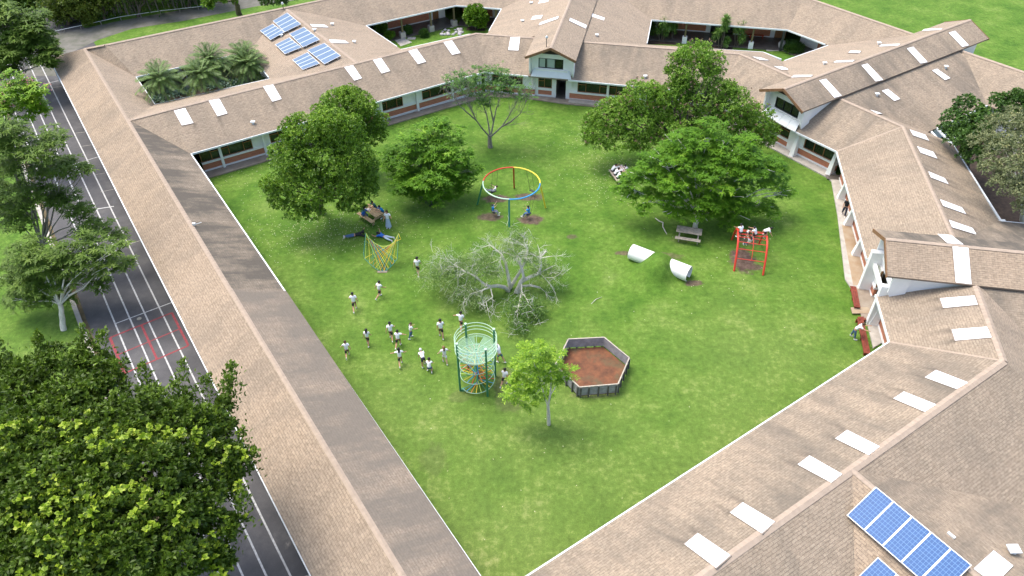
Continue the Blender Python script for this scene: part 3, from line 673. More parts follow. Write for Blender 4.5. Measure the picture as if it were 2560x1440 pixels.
def wall_run(ea, eb, segs, off=.70, cols=(), flare=0, zt=2.42, base_h=.24, brick=(.24, .80), sill=(.80, .97), label=None):
    """ea->eb: eave line, building on the left. segs: (s0, s1, kind)."""
    a, d, n, L = seg_frame(ea, eb); w = MB(); bk = MB(); th = .18
    for s0, s1, kind in segs:
        s1 = min(s1, L)
        if kind == 'door': continue
        wbox(w, a, d, n, s0, s1, off - .05, off + th + .05, 0, base_h)
        if kind == 'solid':
            wbox(w, a, d, n, s0, s1, off, off + th, base_h, zt)
            continue
        wbox(bk, a, d, n, s0, s1, off, off + th, brick[0], brick[1])
        wbox(w, a, d, n, s0, s1, off - .07, off + th + .05, sill[0], sill[1])
        if kind == 'panel': wbox(w, a, d, n, s0, s1, off, off + th, sill[1], zt)
        else: window(a, d, n, s0 + .01, s1 - .01, off + .06, sill[1] + .005, zt, kind)
    w.build('wall', M['white'], BLD, label=label); 
    if bk.v: bk.build('brick_panel', M['brick'], BLD)
    for s in cols:
        c = MB(); x = .11
        p0 = a + d * (s - x) + n * (off - .28); p1 = a + d * (s + x) + n * (off - .28)
        if flare:
            bot = [a + d * (s - .22) + n * (off - flare), a + d * (s + .22) + n * (off - flare), a + d * (s + .22) + n * (off - .06), a + d * (s - .22) + n * (off - .06)]
            top = [a + d * (s - .10) + n * (off - .25), a + d * (s + .10) + n * (off - .25), a + d * (s + .10) + n * (off - .06), a + d * (s - .10) + n * (off - .06)]
            rows = [[p + Vector((0, 0, 0)) for p in bot], [p + Vector((0, 0, zt)) for p in top]]
            c.grid(rows, closed=True, smooth=False); c.face(rows[1])
        else: wbox(c, a, d, n, s - x, s + x, off - .26, off - .05, 0, zt)
        c.build('column', M['white'], BLD)
    return a, d, n, L
def sval(ea, eb, u, v, z=0):
    a, d, n, L = seg_frame(ea, eb); return (P(u, v, z) - a).dot(d)
s = lambda u, v: sval(I0, I1, u, v)
c1, c2, c3, c4_ = s(562, 419), s(669, 389.5), s(1045, 278), s(1129.6, 251)
bay = (c4_ - c3)
segs = [(.7, c1, 'fc')]; cols = [c1]
x = c1; k = 0
L1 = (I1 - I0).length
bays = [c1, c2, c2 + (c3 - c2) / 4, c2 + (c3 - c2) / 2, c2 + 3 * (c3 - c2) / 4, c3, c4_]
kinds = [('w', .70), ('p', .12), ('w', .70), ('p', .2), ('w', .82), ('p', .0)]
for i in range(len(bays) - 1):
    b0, b1 = bays[i], bays[i + 1]; l = b1 - b0
    if i in (0,): segs += [(b0, b0 + l * .74, 'cfc'), (b0 + l * .74, b1, 'panel')]
    elif i == 1: segs += [(b0, b0 + l * .16, 'panel'), (b0 + l * .16, b0 + l * .95, 'cfc'), (b0 + l * .95, b1, 'panel')]
    elif i == 4: segs += [(b0, b0 + l * .62, 'cfc'), (b0 + l * .62, b1, 'panel')]
    elif i == 5: segs += [(b0, b0 + l * .16, 'panel'), (b0 + l * .16, b1, 'cfc')]
    else: segs += [(b0, b0 + l * .8, 'cfc'), (b0 + l * .8, b1, 'panel')]
    cols.append(b1)
xs_ = s(1192, 235)
segs += [(c4_, xs_, 'cfc'), (xs_, L1 + .25, 'panel')]
wall_run(I0, I1, segs, cols=cols)
s = lambda u, v: sval(I1, I2, u, v)
g0, g1_ = s(1337, 240), s(1424, 247)
segs = [(-.2, s(1228, 236), 'panel'), (s(1228, 236), s(1306, 240), 'cfc'), (s(1306, 240), g0, 'panel')]
wall_run(I1, I2, segs)
L2 = (I2 - I1).length; ce = s(1518, 258)
segs = [(g1_, s(1443, 249), 'panel'), (s(1443, 249), ce, 'cfc'), (ce, ce + 2.9, 'cfc'), (ce + 2.9, ce + 3.6, 'panel'), (ce + 3.6, ce + 6.6, 'cfc'), (ce + 6.6, L2 - 3.4, 'panel'), (L2 - 3.4, L2 - .8, 'cfc'), (L2 - .8, L2 + .2, 'panel')]
wall_run(I1, I2, segs, cols=[ce, ce + 3.6, ce + 7])
def gframe(key): return G[key][0]
s3 = lambda q: sval(I2, I3, 0, 0) 
a3, d3, n3_, L3 = seg_frame(I2, I3)
gm = (gframe('look')(0, 1, 0) - a3).dot(d3)
segs = [(.2, 1.2, 'panel'), (1.2, gm - 2.6, 'cfc'), (gm - 2.6, gm - 1.75, 'panel')]
wall_run(I2, I3, segs)
wn0 = (P(1880 + 712 / 5.538, 200 + 925 / 5.538, .97) - a3).dot(d3)
segs = [(gm + 1.75, wn0 + .05, 'panel'), (wn0 + .05, L3 - .45, 'ccc'), (L3 - .45, L3 + .3, 'panel')]
wall_run(I2, I3, segs, cols=[gm + 2.0, L3 - .2], flare=.7)
a5, d5, n5_, L5 = seg_frame(I3, I4a)
bt = [(P(u, v) - a5).dot(d5) for u, v in ((2113, 498), (2131, 565), (2150, 640))]
segs = []; x = .3
while x < L5 + 1.2: segs += [(x, min(x + 2.3, L5 + 1.2), 'cfc'), (min(x + 2.3, L5 + 1.19), min(x + 3.0, L5 + 1.2), 'panel')]; x += 3.0
wall_run(I3, I3 + (I4a - I3).normalized() * (L5 + 1.2), [q for q in segs if q[1] - q[0] > .05], off=.8, cols=bt, flare=.62)
a6, d6, n6_, L6 = seg_frame(I4b, I5)
segs = [(.0, .5, 'panel'), (.5, 2.8, 'cfc'), (2.8, 3.4, 'panel'), (3.4, 5.2, 'cfc'), (5.2, L6 + .2, 'panel')]
wall_run(I4b, I5, segs, off=.8, cols=[(P(2196, 812) - a6).dot(d6)], flare=.62)
segs = []; x = .3; L7 = (I6 - I5).length
while x < L7 - 1: segs += [(x, x + 2.6, 'cfc'), (x + 2.6, x + 3.4, 'panel')]; x += 3.4
wall_run(I5, I6, segs)
segs = []; x = .5; L8 = (Li2 - I0).length + Lend
while x < L8 - 3: segs += [(x, x + 2.6, 'cfc'), (x + 2.6, x + 3.4, 'panel')]; x += 3.4
wall_run(Li2 + ldir * Lend, I0, segs)
# outer corridor side: low plinth and posts along the track
segs = [(.5, (Lo2 - Lout_far).length + 7, 'panel')]
wall_run(Lout_far, Lo2 + ldir * Lend, segs, off=.95)
# concrete aprons in front of the window walls
def apron(pts, z=.10, mat='concrete', name='walkway'): return sheet(name, pts, z, M[mat], z + .02)
def off_pt(ea, eb, s_, t): a, d, n, L = seg_frame(ea, eb); return a + d * s_ + n * t
wi = off_pt(I1, I2, 0, .75)
apron([off_pt(I0, I1, .3, -.42), off_pt(I0, I1, L1 + .05, -.42), P(1320, 248), P(1420, 262), P(1510, 270), off_pt(I1, I2, L2 + .1, -.35), off_pt(I1, I2, L2 + .4, .75), off_pt(I1, I2, .1, .75), off_pt(I0, I1, .3, .75)])
q0 = P(1420.5, 259.5); q1 = P(1421, 247); q2 = P(1500, 256); q3 = P(1497, 268)
sheet('doorstep', [q0, P(1500, 268.5), P(1508, 257), P(1424, 248)], .22, M['concrete_l'], .10)
apron([off_pt(I2, I3, .2, -.25), P(1930, 373), P(2070, 447), P(2078, 455), P(2093, 540), P(2112, 700), P(2140, 741), P(2150, 741), P(2182, 872), P(2215, 852), off_pt(I4b, I5, 3, 2.4), off_pt(I3, I4a, 8, 2.4), off_pt(I2, I3, L3, .85), off_pt(I2, I3, .2, .85)], mat='concrete_l')
M['walk_stain'] = plain('walkway_stain', (.40, .33, .24), .8, .2, .9, c2=(.30, .20, .11))
sheet('walkway_slab', [P(2104, 566), P(2126, 566), P(2180, 712), P(2132, 716)], .106, M['walk_stain'], .05)

# ------------------------------------------------------------ gabled fronts
M['canopy'] = plain('canopy_white', (.74, .78, .78), .45, .08, 1, c2=(.62, .68, .68))
def front(key, win=(-1.3, 1.1), canopy=True, ribs=0, ground=True, door=True, pane3=('p', 'p', 'd'), t_w=1.0, t_g=.9):
    fr, hw = G[key]; o = fr(0, 0, 0); d = fr(0, 1, 0) - o; s_ = fr(1, 0, 0) - o
    b = MB(); H_ = .44
    a = o + d * t_w
    z0, z1 = 2.55, GZ - .02
    wz0, wz1 = 3.25, 4.25
    W = 1.85
    # wall around the upper window
    wbox(b, a, s_, d, -W, win[0], 0, .18, z0, z1); wbox(b, a, s_, d, win[1], W, 0, .18, z0, z1)
    wbox(b, a, s_, d, win[0], win[1], 0, .18, z0, wz0); wbox(b, a, s_, d, win[0], win[1], 0, .18, wz1, z1)
    wbox(b, a, s_, d, win[0] - .25, win[1] + .45, -.12, -.002, wz0 - .22, wz0 - .06)
    b.build('wall', M['white'], BLD, label='white upper wall of the gabled front')
    fo = window(a, s_, d, win[0], win[1], .05, wz0, wz1, 'ccc', mat=M['dark_metal'])
    if key == 'mid':
        g = MB(); L = win[1] - win[0]
        for k, (x0, x1) in enumerate(((.03, .26), (.31, .66))):
            wbox(g, a, s_, d, win[0] + L * x0, win[0] + L * x1, .075, .085, wz0 + .07, wz1 - .07)
        g.build('blind', plain('roller_blind', (.42, .50, .46), .5, .05), fo)
    # side walls of the raised hall, and the far end
    Ln = (27 if key == 'mid' else (g2d.length if key == 'look' else 26)) - 1.0
    for sg in (-1, 1):
        b = MB(); wbox(b, o, s_, d, *((W, W + .15) if sg > 0 else (-W - .15, -W)), t_w, Ln, 1.5, GZ + .05); b.build('wall', M['white'], BLD, label='long side wall of the raised hall')
    b = MB(); wbox(b, o, s_, d, -W + .01, W - .01, Ln - .2, Ln - .02, 0, GZ + .02)
    wbox(b, o, s_, d, -2.9, 2.9, Ln - .21, Ln - .03, 0, 3.2); b.build('wall', M['white'], BLD, label='white end wall over the playing field')
    # dark timber gable
    for tt in (t_w, Ln - .2):
        b = MB(); pts = [o + d * tt + s_ * x + Vector((0, 0, z)) for x, z in ((-W - .15, GZ), (W + .15, GZ), (.001, GA - .16))]
        b.prism(pts, d * .12); b.build('gable_panel', plain('gable_dark', (.045, .032, .028), .8, .3, 6), BLD)
    # slanting white canopy from the sill down to the eave
    if canopy:
        b = MB(); lift = .05
        q = [o + d * -.02 + s_ * -1.86, o + d * -.02 + s_ * 1.86, a + s_ * 1.62 , a + s_ * -1.62]
        zz = [EZ - .02, EZ - .02, EZ + .62, EZ + .62]
        a0 = eave_t[key]
        q = [o + d * a0 + s_ * -1.98, o + d * a0 + s_ * 1.98, a + s_ * 1.72, a + s_ * -1.72]
        b.prism([p + Vector((0, 0, z)) for p, z in zip(q, zz)], (0, 0, .07))
        for k in range(ribs):
            x = -1.2 + 1.2 * k; b.bar(q[0].lerp(q[1], (k + 1) / (ribs + 1)) + Vector((0, 0, EZ + .07)), q[3].lerp(q[2], (k + 1) / (ribs + 1)) + Vector((0, 0, EZ + .70)), .05, .05)
        b.build('canopy', M['canopy'], BLD)
    # wing walls either side of the upper storey
    for sg in (-1, 1):
        b = MB(); x0, x1 = (W + .16, W + .30) if sg > 0 else (-W - .30, -W - .16)
        pr = [(.55, 3.1), (.55, 4.45), (1.6, 4.55), (1.6, 2.5), (.9, 2.5)]
        b.prism([o + s_ * x0 + d * p + Vector((0, 0, z)) for p, z in pr], s_ * (x1 - x0)); b.build('wing_wall', M['white'], BLD)
    b = MB(); wbox(b, a, s_, d, -W + .1, W - .1, -.03, -.004, wz0 - .36, wz0 - .26); b.build('brick_panel', M['brick'], BLD)
    lt = MB(); q = a + Vector((0, 0, GA - .52)) - d * .08
    lt.tube([q + Vector((0, 0, -.13)), q + Vector((0, 0, -.05)), q + Vector((0, 0, .06)), q + Vector((0, 0, .13))], [.04, .1, .1, .03], 8); lt.build('lantern', M['gutter'], BLD)
    # ground floor of the front
    if ground:
        gt = t_g + eave_t[key]
        og = o + d * gt
        b = MB(); bk = MB()
        X = [-1.76, -1.38, -.02, .40, 1.38, 1.78]
        if key == 'look': X = [-1.9, -1.5, .9, 1.3, 1.31, 1.85]
        wbox(b, og, s_, d, X[0], X[1], -.03, .20, 0, 2.46); wbox(b, og, s_, d, X[2], X[3], -.03, .20, 0, 2.46); wbox(b, og, s_, d, X[4], X[5], -.10, .20, 0, 2.46)
        wbox(b, og, s_, d, X[1], X[2], -.04, .20, 0, .24); wbox(bk, og, s_, d, X[1], X[2], 0, .18, .24, .72); wbox(b, og, s_, d, X[1], X[2], -.06, .20, .72, .95)
        wbox(b, og, s_, d, X[1], X[5], 0, .18, 2.28, 2.46)
        b.build('wall', M['white'], BLD, label='white ground-floor piers of the gabled front'); bk.build('brick_panel', M['brick'], BLD)
        window(og, s_, d, X[1], X[2], .06, .955, 2.28, 'cf' if key == 'mid' else 'fc')
        if key == 'mid':
            dk = MB(); wbox(dk, og, s_, d, X[3], X[4], 3.2, 3.25, .02, 2.3); wbox(dk, og, s_, d, X[3] - .05, X[3], .2, 3.2, .02, 2.3); wbox(dk, og, s_, d, X[4], X[4] + .05, .2, 3.2, .02, 2.3)
            wbox(dk, og, s_, d, X[3], X[4], .2, 3.2, 2.3, 2.34); dk.build('passage', plain('passage_walls', (.22, .20, .18), .8, .2), BLD)
            fl = MB(); wbox(fl, og, s_, d, X[3], X[4], -.3, 3.2, 0, .12); fl.build('doorstep', M['floor_dark'], BLD)
eave_t = {}
for key, (ea, eb) in (('mid', (I1, I2)), ('look', (I2, I3)), ('east', (I3, I5))):
    fr, hw = G[key]; o = fr(0, 0, 0); d = fr(0, 1, 0) - o; a, dd, n, L = seg_frame(ea, eb); eave_t[key] = (a - o).dot(n) / d.dot(n)
print('eave_t', eave_t)
front('mid'); front('look', win=(-1.25, 1.35), ribs=3); 
# east entrance: open portal with heavy white piers
fr, hw = G['east']; o = fr(0, 0, 0); d = fr(0, 1, 0) - o; s_ = fr(1, 0, 0) - o; et = eave_t['east']
front('east', canopy=False, ground=False)
b = MB()
for x0, x1 in ((-1.95, -1.55), (1.62, 1.98)):
    wbox(b, o, s_, d, x0, x1, et + .05, et + 1.0, 0, 3.4)
wbox(b, o, s_, d, -1.549, 1.619, et + .35, et + .55, 2.25, 2.56)
b.build('portal', M['white'], BLD)
b = MB(); wbox(b, o, s_, d, -1.55, 1.62, et + 3.0, et + 3.2, 0, 3.0); b.build('wall', M['brick'], BLD, label='brick wall inside the entrance')
sheet('entrance_floor', [fr(-1.6, et - .2, 0), fr(1.7, et - .2, 0), fr(1.7, et + 3, 0), fr(-1.6, et + 3, 0)], .14, M['concrete'], .06)

# ------------------------------------------------------------ verandas around the small garden courts
def veranda(ea, eb, depth=3.0, segs=(), posts=(), post_mat='post_wood', base=(.42, .42, .42), base_mat='concrete_l', z=.12, s0=0, s1=None):
    a, d, n, L = seg_frame(ea, eb); s1 = s1 or L
    sheet('veranda_floor', [a + d * s0 + n * .15, a + d * s1 + n * .15, a + d * s1 + n * depth, a + d * s0 + n * depth], z, M['floor_dark'], z + .01)
    for x0, x1, kind in segs:
        if kind == 'brick':
            w = MB(); wbox(w, a, d, n, x0, x1, depth, depth + .15, z + .12, 2.9); w.build('brick_panel', M['brick'], BLD)
            w = MB(); wbox(w, a, d, n, x0, x1, depth - .02, depth + .14, z, z + .12); w.build('wall', M['white'], BLD)
        elif kind == 'white': w = MB(); wbox(w, a, d, n, x0, x1, depth - .03, depth + .15, z, 2.9); w.build('wall', M['white'], BLD)
        elif kind == 'door': w = MB(); wbox(w, a, d, n, x0, x1, depth + .02, depth + .12, z, 2.5); w.build('door', M['wood'], BLD)
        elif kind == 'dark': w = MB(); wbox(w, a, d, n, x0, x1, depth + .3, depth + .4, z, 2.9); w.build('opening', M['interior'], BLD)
    for x in posts:
        w = MB(); wbox(w, a, d, n, x - .09, x + .09, .22, .40, z + base[2], 2.4); w.build('post', M[post_mat], BLD)
        w = MB(); wbox(w, a, d, n, x - base[0] / 2, x + base[0] / 2, .10, .10 + base[1], 0, z + base[2]); w.build('post_base', M[base_mat], BLD)
    return a, d, n, L
# court two (between the panel wing and the middle hall)
ea = P(913, 63, EZ); a, d, n, LL = seg_frame(ea, O1_)
sv2 = lambda u, v, z=EZ: (P(u, v, z) - a).dot(d)
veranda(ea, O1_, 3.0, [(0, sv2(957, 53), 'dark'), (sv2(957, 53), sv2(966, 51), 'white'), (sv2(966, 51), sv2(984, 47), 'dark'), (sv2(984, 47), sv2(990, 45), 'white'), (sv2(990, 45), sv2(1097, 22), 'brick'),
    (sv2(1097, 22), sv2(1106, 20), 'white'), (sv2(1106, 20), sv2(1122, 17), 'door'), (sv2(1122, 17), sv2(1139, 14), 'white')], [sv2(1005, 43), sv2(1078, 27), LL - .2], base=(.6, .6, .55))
eb = P(1246, 20, EZ)
veranda(O1_, eb, 3.0, [(0, 3.6, 'brick'), (3.6, 4.4, 'white'), (4.4, 5.2, 'dark')], [4.6], base=(.5, .5, .5))
# court three (yucca garden)
ec = P(1617, 47, EZ); a, d, n, LL = seg_frame(ec, O2_)
sv3 = lambda u, v, z=EZ: (P(u, v, z) - a).dot(d)
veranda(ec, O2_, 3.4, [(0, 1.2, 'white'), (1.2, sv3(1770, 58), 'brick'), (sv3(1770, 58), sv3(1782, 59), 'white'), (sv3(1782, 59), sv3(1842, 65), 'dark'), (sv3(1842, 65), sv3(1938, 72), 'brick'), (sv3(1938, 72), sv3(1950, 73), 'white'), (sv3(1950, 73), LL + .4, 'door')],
        [sv3(1718, 54), sv3(1887, 69)], base=(.5, .5, .6), base_mat='white')
b = MB(); x = LL - .25; wbox(b, a, d, n, x - .12, x + .12, .1, .34, 0, 2.4); b.build('post', M['dark_metal'], BLD)
veranda(O2_, O3_ + dC * 2, 3.0, [(0, 2.2, 'white'), (2.2, 9, 'brick')], [4.2], post_mat='dark_metal', base=(.3, .3, .1))
# palm court walls
a, d, n, LL = seg_frame(O0, O1_)
veranda(O0, P(622, 130, EZ), 2.6, [(0, 4, 'dark'), (4, 4.8, 'white'), (4.8, 11, 'dark')], [4.4])
def court_wall(ea, eb, off=.6, mat='white'):
    a, d, n, L = seg_frame(ea, eb); w = MB(); wbox(w, a, d, n, 0, L, off, off + .15, 0, 2.42); w.build('wall', M[mat], BLD)
court_wall(F0, O0); court_wall(P(672, 193, EZ), F0); court_wall(P(622, 130, EZ), P(672, 193, EZ))
court_wall(P(992, 116, EZ), P(913, 63, EZ)); court_wall(eb, P(1214, 76, EZ)); court_wall(P(1214, 76, EZ), F1, .6); court_wall(F1, P(992, 116, EZ))
court_wall(P(1610, 107, EZ), ec); court_wall(F2, P(1610, 107, EZ)); court_wall(P(1953.6, 147.7, EZ), F2); court_wall(O3_, P(1953.6, 147.7, EZ))
te_ = proj('look', P(2337, 313, EZ)); ke1 = P(2462, 259, EZ)
court_wall(P(2337, 313, EZ), ke1); court_wall(F3, P(2337, 313, EZ)); court_wall(P(2504, 553, EZ), F3); court_wall(G['east'][0](-abs(t3[0]), 19, EZ), P(2504, 553, EZ)); court_wall(ke1, Oc)
court_wall(Fb, Fa); court_wall(Fc, Fb); court_wall(Fa, OF)
# garden beds in the courts
sheet('garden_bed', [xy(O0) + Vector((.2, .1, 0)), xy(F0), xy(P(672, 193, EZ)), xy(P(622, 130, EZ))], .014, M['soil'])
sheet('garden_path', [P(982, 96), P(1005, 92), P(1030, 106), P(1002, 116)], .03, M['concrete_l'], .03)
sheet('garden_bed', [P(1183, 40), P(1215, 60), P(1212, 78), P(1165, 76)], .016, M['soil'])
sheet('garden_bed', [P(1612, 90), P(1690, 103), P(1690, 112), P(1610, 110)], .016, M['soil'])
sheet('garden_bed', [P(1770, 108), P(1835, 112), P(1830, 125), P(1770, 122)], .016, M['soil'])
sheet('garden_bed', [P(2310, 325), P(2420, 290), P(2700, 420), P(2600, 600), P(2490, 570), P(2370, 350)], .016, M['soil'])
for (u, v, w_, l_) in ((1123, 66, .5, .35), (1029, 96.5, .45, .3), (1934, 122, .9, .6)):
    q = P(u, v); sheet('paving_slab', [q + Vector((-w_, -l_, 0)), q + Vector((w_, -l_, 0)), q + Vector((w_, l_, 0)), q + Vector((-w_, l_, 0))], .06, M['concrete_l'], .06)
# ------------------------------------------------------------ trees and plants
def unit(a): return a / np.maximum(np.linalg.norm(a, axis=-1, keepdims=True), 1e-9)
def sph(n): return unit(RNG.normal(size=(n, 3)))
def leaves(base, d, length, width, nrm=None, fold=.25, droop=.0):
    """one folded, pointed leaf (two quads) per row"""
    n = len(base); d = unit(d)
    if nrm is None: nrm = sph(n) * .6 + np.array([0, 0, 1.0])
    s = unit(np.cross(d, nrm)); u = unit(np.cross(s, d))
    L = np.asarray(length).reshape(-1, 1) * np.ones((n, 1)); W = np.asarray(width).reshape(-1, 1) * np.ones((n, 1))
    tip = base + d * L - np.array([0, 0, 1.0]) * L * droop; mid = base + d * L * .5 - np.array([0, 0, 1.0]) * L * droop * .3
    v = np.stack([base, mid + s * W + u * W * fold, tip, mid, mid - s * W + u * W * fold], 1).reshape(-1, 3)
    k = np.arange(n)[:, None] * 5
    q = np.concatenate([k + np.array([[0, 1, 2, 3]]), k + np.array([[0, 3, 2, 4]])], 1).reshape(-1, 4)
    return v, q
def crown(name, parts, mat, parent, tint):
    vs, qs, ts, o = [], [], [], 0
    for (v, q), t in zip(parts, tint):
        vs.append(v); qs.append(q + o); o += len(v); ts.append(np.repeat(t, 2))
    return np_mesh(name, np.concatenate(vs), np.concatenate(qs), mat, parent, attr=np.clip(np.concatenate(ts), 0, 1))
def lobe_points(c, r, n, lump=.22, low=-.55):
    d = sph(n * 2); d = d[d[:, 2] > low][:n]
    f = np.array([[2.1, 1.3, .7], [-.8, 2.4, 1.9], [1.7, -1.6, 2.8]]); ph = RNG.uniform(0, 6, 3)
    w = sum(np.sin(d @ f[k] * 1.9 + ph[k]) for k in range(3)) / 3
    rad = 1 + lump * w + RNG.normal(0, .07, len(d))
    return np.asarray(c) + d * np.asarray(r) * rad[:, None], d
def limb(mb, a, b, r0, r1, wob=.12, n=5, sides=6):
    a = Vector(a); b = Vector(b); L = (b - a).length; pts = []; rs = []
    off = Vector((random.uniform(-1, 1), random.uniform(-1, 1), random.uniform(.2, 1))) * L * wob
    for k in range(n + 1):
        t = k / n; p = a.lerp(b, t) + off * math.sin(math.pi * t) * .8
        if 0 < k < n: p += Vector((random.uniform(-1, 1), random.uniform(-1, 1), random.uniform(-1, 1))) * L * .03
        pts.append(p); rs.append(r0 + (r1 - r0) * t)
    mb.tube(pts, rs, sides, cap=True); return pts
def sublobes(lobes, k, fr, keep, flat=None):
    out = []
    for c, rr in lobes:
        out.append((c, rr * keep))
        for j in range(k):
            d = sph(1)[0]; d[2] = abs(d[2]) * .9 - .15 if flat is None else d[2] * .8
            f_ = fr * RNG.uniform(.75, 1.25); out.append((c + d * rr * (1 - f_ * .45), rr * f_))
    return out
def place_tree(name, base, label, cat='tree', group=None):
    return empty(name, base, 0, label, cat, group)
def mesh_at(mb, name, mat, parent):
    """mesh made in world coordinates, hung on its thing"""
    o = mb.build(name, mat); world_child(o, parent); return o
def world_crown(name, parts, mat, parent, tint):
    o = crown(name, parts, mat, None, tint); world_child(o, parent); return o
def skeleton(parent, base, lobes, mat, r=.25, fork=.35, show=.25, twig=0, twr=.012):
    base = Vector(base); mb = MB(); cen = Vector(np.mean([l[0] for l in lobes], 0)); top = base.lerp(cen, fork); top.x = base.x * .7 + cen.x * .3; top.y = base.y * .7 + cen.y * .3
    limb(mb, base, top, r, r * .75, .04, 5, 8)
    flare = MB()
    for c, rr in lobes:
        c = Vector(c); limb(mb, top, c, r * .36, r * .08, .10, 5, 5)
        if twig:
            for k in range(twig):
                d = Vector(sph(1)[0]); d.z = abs(d.z) * .5
                limb(mb, c.lerp(top, random.uniform(0, .4)), c + Vector((d.x * rr[0], d.y * rr[1], d.z * rr[2])) * .95, r * .16, twr, .12, 4, 4)
    return mesh_at(mb, 'trunk', mat, parent)
LM = {
 'mango': leaf_mat('leaf_mango', (.048, .125, .008), (.205, .375, .026), .34, .45, (.42, .60, .08), rough=.4),
 'olive': leaf_mat('leaf_olive', (.065, .150, .014), (.215, .40, .034), .36, .4, (.38, .56, .10), rough=.45),
 'feather': leaf_mat('leaf_feathery', (.075, .19, .014), (.19, .41, .027), .5, .3, (.34, .56, .05)),
 'feather_dark': leaf_mat('leaf_feathery_dark', (.080, .145, .025), (.175, .285, .045), .45, .25, (.27, .38, .07)),
 'sparse': leaf_mat('leaf_sparse', (.05, .14, .02), (.12, .26, .04), .35, .3, (.20, .34, .08)),
 'young': leaf_mat('leaf_young', (.12, .27, .012), (.27, .47, .025), .4, .35, (.45, .64, .06)),
 'big': leaf_mat('leaf_dark', (.030, .062, .005), (.088, .152, .012), .28, .3, (.17, .27, .022), rough=.5),
 'new': leaf_mat('leaf_new_growth', (.18, .30, .014), (.38, .52, .035), .4, .4, (.58, .68, .10)),
 'palm': leaf_mat('leaf_palm', (.080, .16, .038), (.20, .31, .075), .3, .4, (.36, .34, .12)),
 'shrub': leaf_mat('leaf_shrub', (.028, .075, .014), (.085, .18, .03), .22, .4, (.15, .28, .045)),
 'grey': leaf_mat('leaf_greygreen', (.13, .16, .075), (.26, .29, .14), .3, .3, (.42, .42, .19)),
 'pink': leaf_mat('petal_pink', (.55, .16, .20), (.72, .32, .34), .35, .2),
 'brown': leaf_mat('flower_brown', (.14, .09, .06), (.26, .17, .12), .2, .2),
 'bluegreen': leaf_mat('leaf_bluegreen', (.04, .10, .06), (.16, .26, .20), .2, .4),
}
def dense_tree(name, base, spec, label, mat='mango', bk='bark', tufts=21, per=10, ll=.18, lw=.038, r=.25, lump=.22, squash=.85, extra=None, fork=.35, group=None, droop=.15, low=-.55, hue=0.0, sub=5):
    """spec: (centre Vector, radius m) lobes; tufts per square metre of lobe"""
    t = place_tree(name, base, label, group=group)
    lobes = [(np.array(c), np.array([rr, rr, rr * squash])) for c, rr in spec]
    parts, tint = [], []
    for c, rr in sublobes([(c, r_[0]) for c, r_ in lobes], sub, .42, .86):
        rr = np.array([rr, rr, rr * squash]); lt = RNG.normal(0, .09)
        n = int(tufts * 4 * rr[0] ** 2 * 3.0 * (.55 if sub else 1)) + 2; pts, d = lobe_points(c, rr, n, lump, low)
        inner = RNG.random(len(pts)) < .18; pts[inner] = c + (pts[inner] - c) * RNG.uniform(.5, .85, (inner.sum(), 1))
        b = np.repeat(pts, per, 0); out = np.repeat(d, per, 0) * .55 + np.array([0, 0, .35])
        dirs = unit(out + sph(len(b)) * .95)
        b = b + dirs * .02
        ht = np.repeat(RNG.normal(0, .13, len(pts)), per)
        q = leaves(b, dirs, RNG.uniform(.7, 1.25, len(b)) * ll, RNG.uniform(.8, 1.2, len(b)) * lw, nrm=out + sph(len(b)) * .5, droop=droop)
        parts.append(q); tint.append(np.clip(.42 + hue + lt + ht + RNG.normal(0, .17, len(b)) + .22 * np.repeat(d[:, 2], per), 0, 1))  # paler on lobe tops, darker beneath: light from above put into leaf tint
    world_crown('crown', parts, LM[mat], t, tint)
    if extra:
        emat, frac, el, ew, nm, cond = extra; parts, tint = [], []
        for c, rr in lobes:
            n = int(frac * rr[0] ** 2 * 12)
            if n < 1: continue
            pts, d = lobe_points(c, rr * 1.05, n, lump, .0 if cond else -.3)
            if cond: 
                k = np.array([bool(cond(p)) for p in pts], dtype=bool); pts, d = pts[k], d[k]
                if not len(pts): continue
            b = np.repeat(pts, 7, 0); dirs = unit(np.repeat(d, 7, 0) * .5 + sph(len(b)))
            parts.append(leaves(b, dirs, RNG.uniform(.7, 1.2, len(b)) * el, ew, droop=.1)); tint.append(RNG.uniform(.1, 1, len(b)))
        if parts: world_crown(nm, parts, LM[emat], t, tint)
    skeleton(t, base, lobes, M[bk], r, fork)
    return t
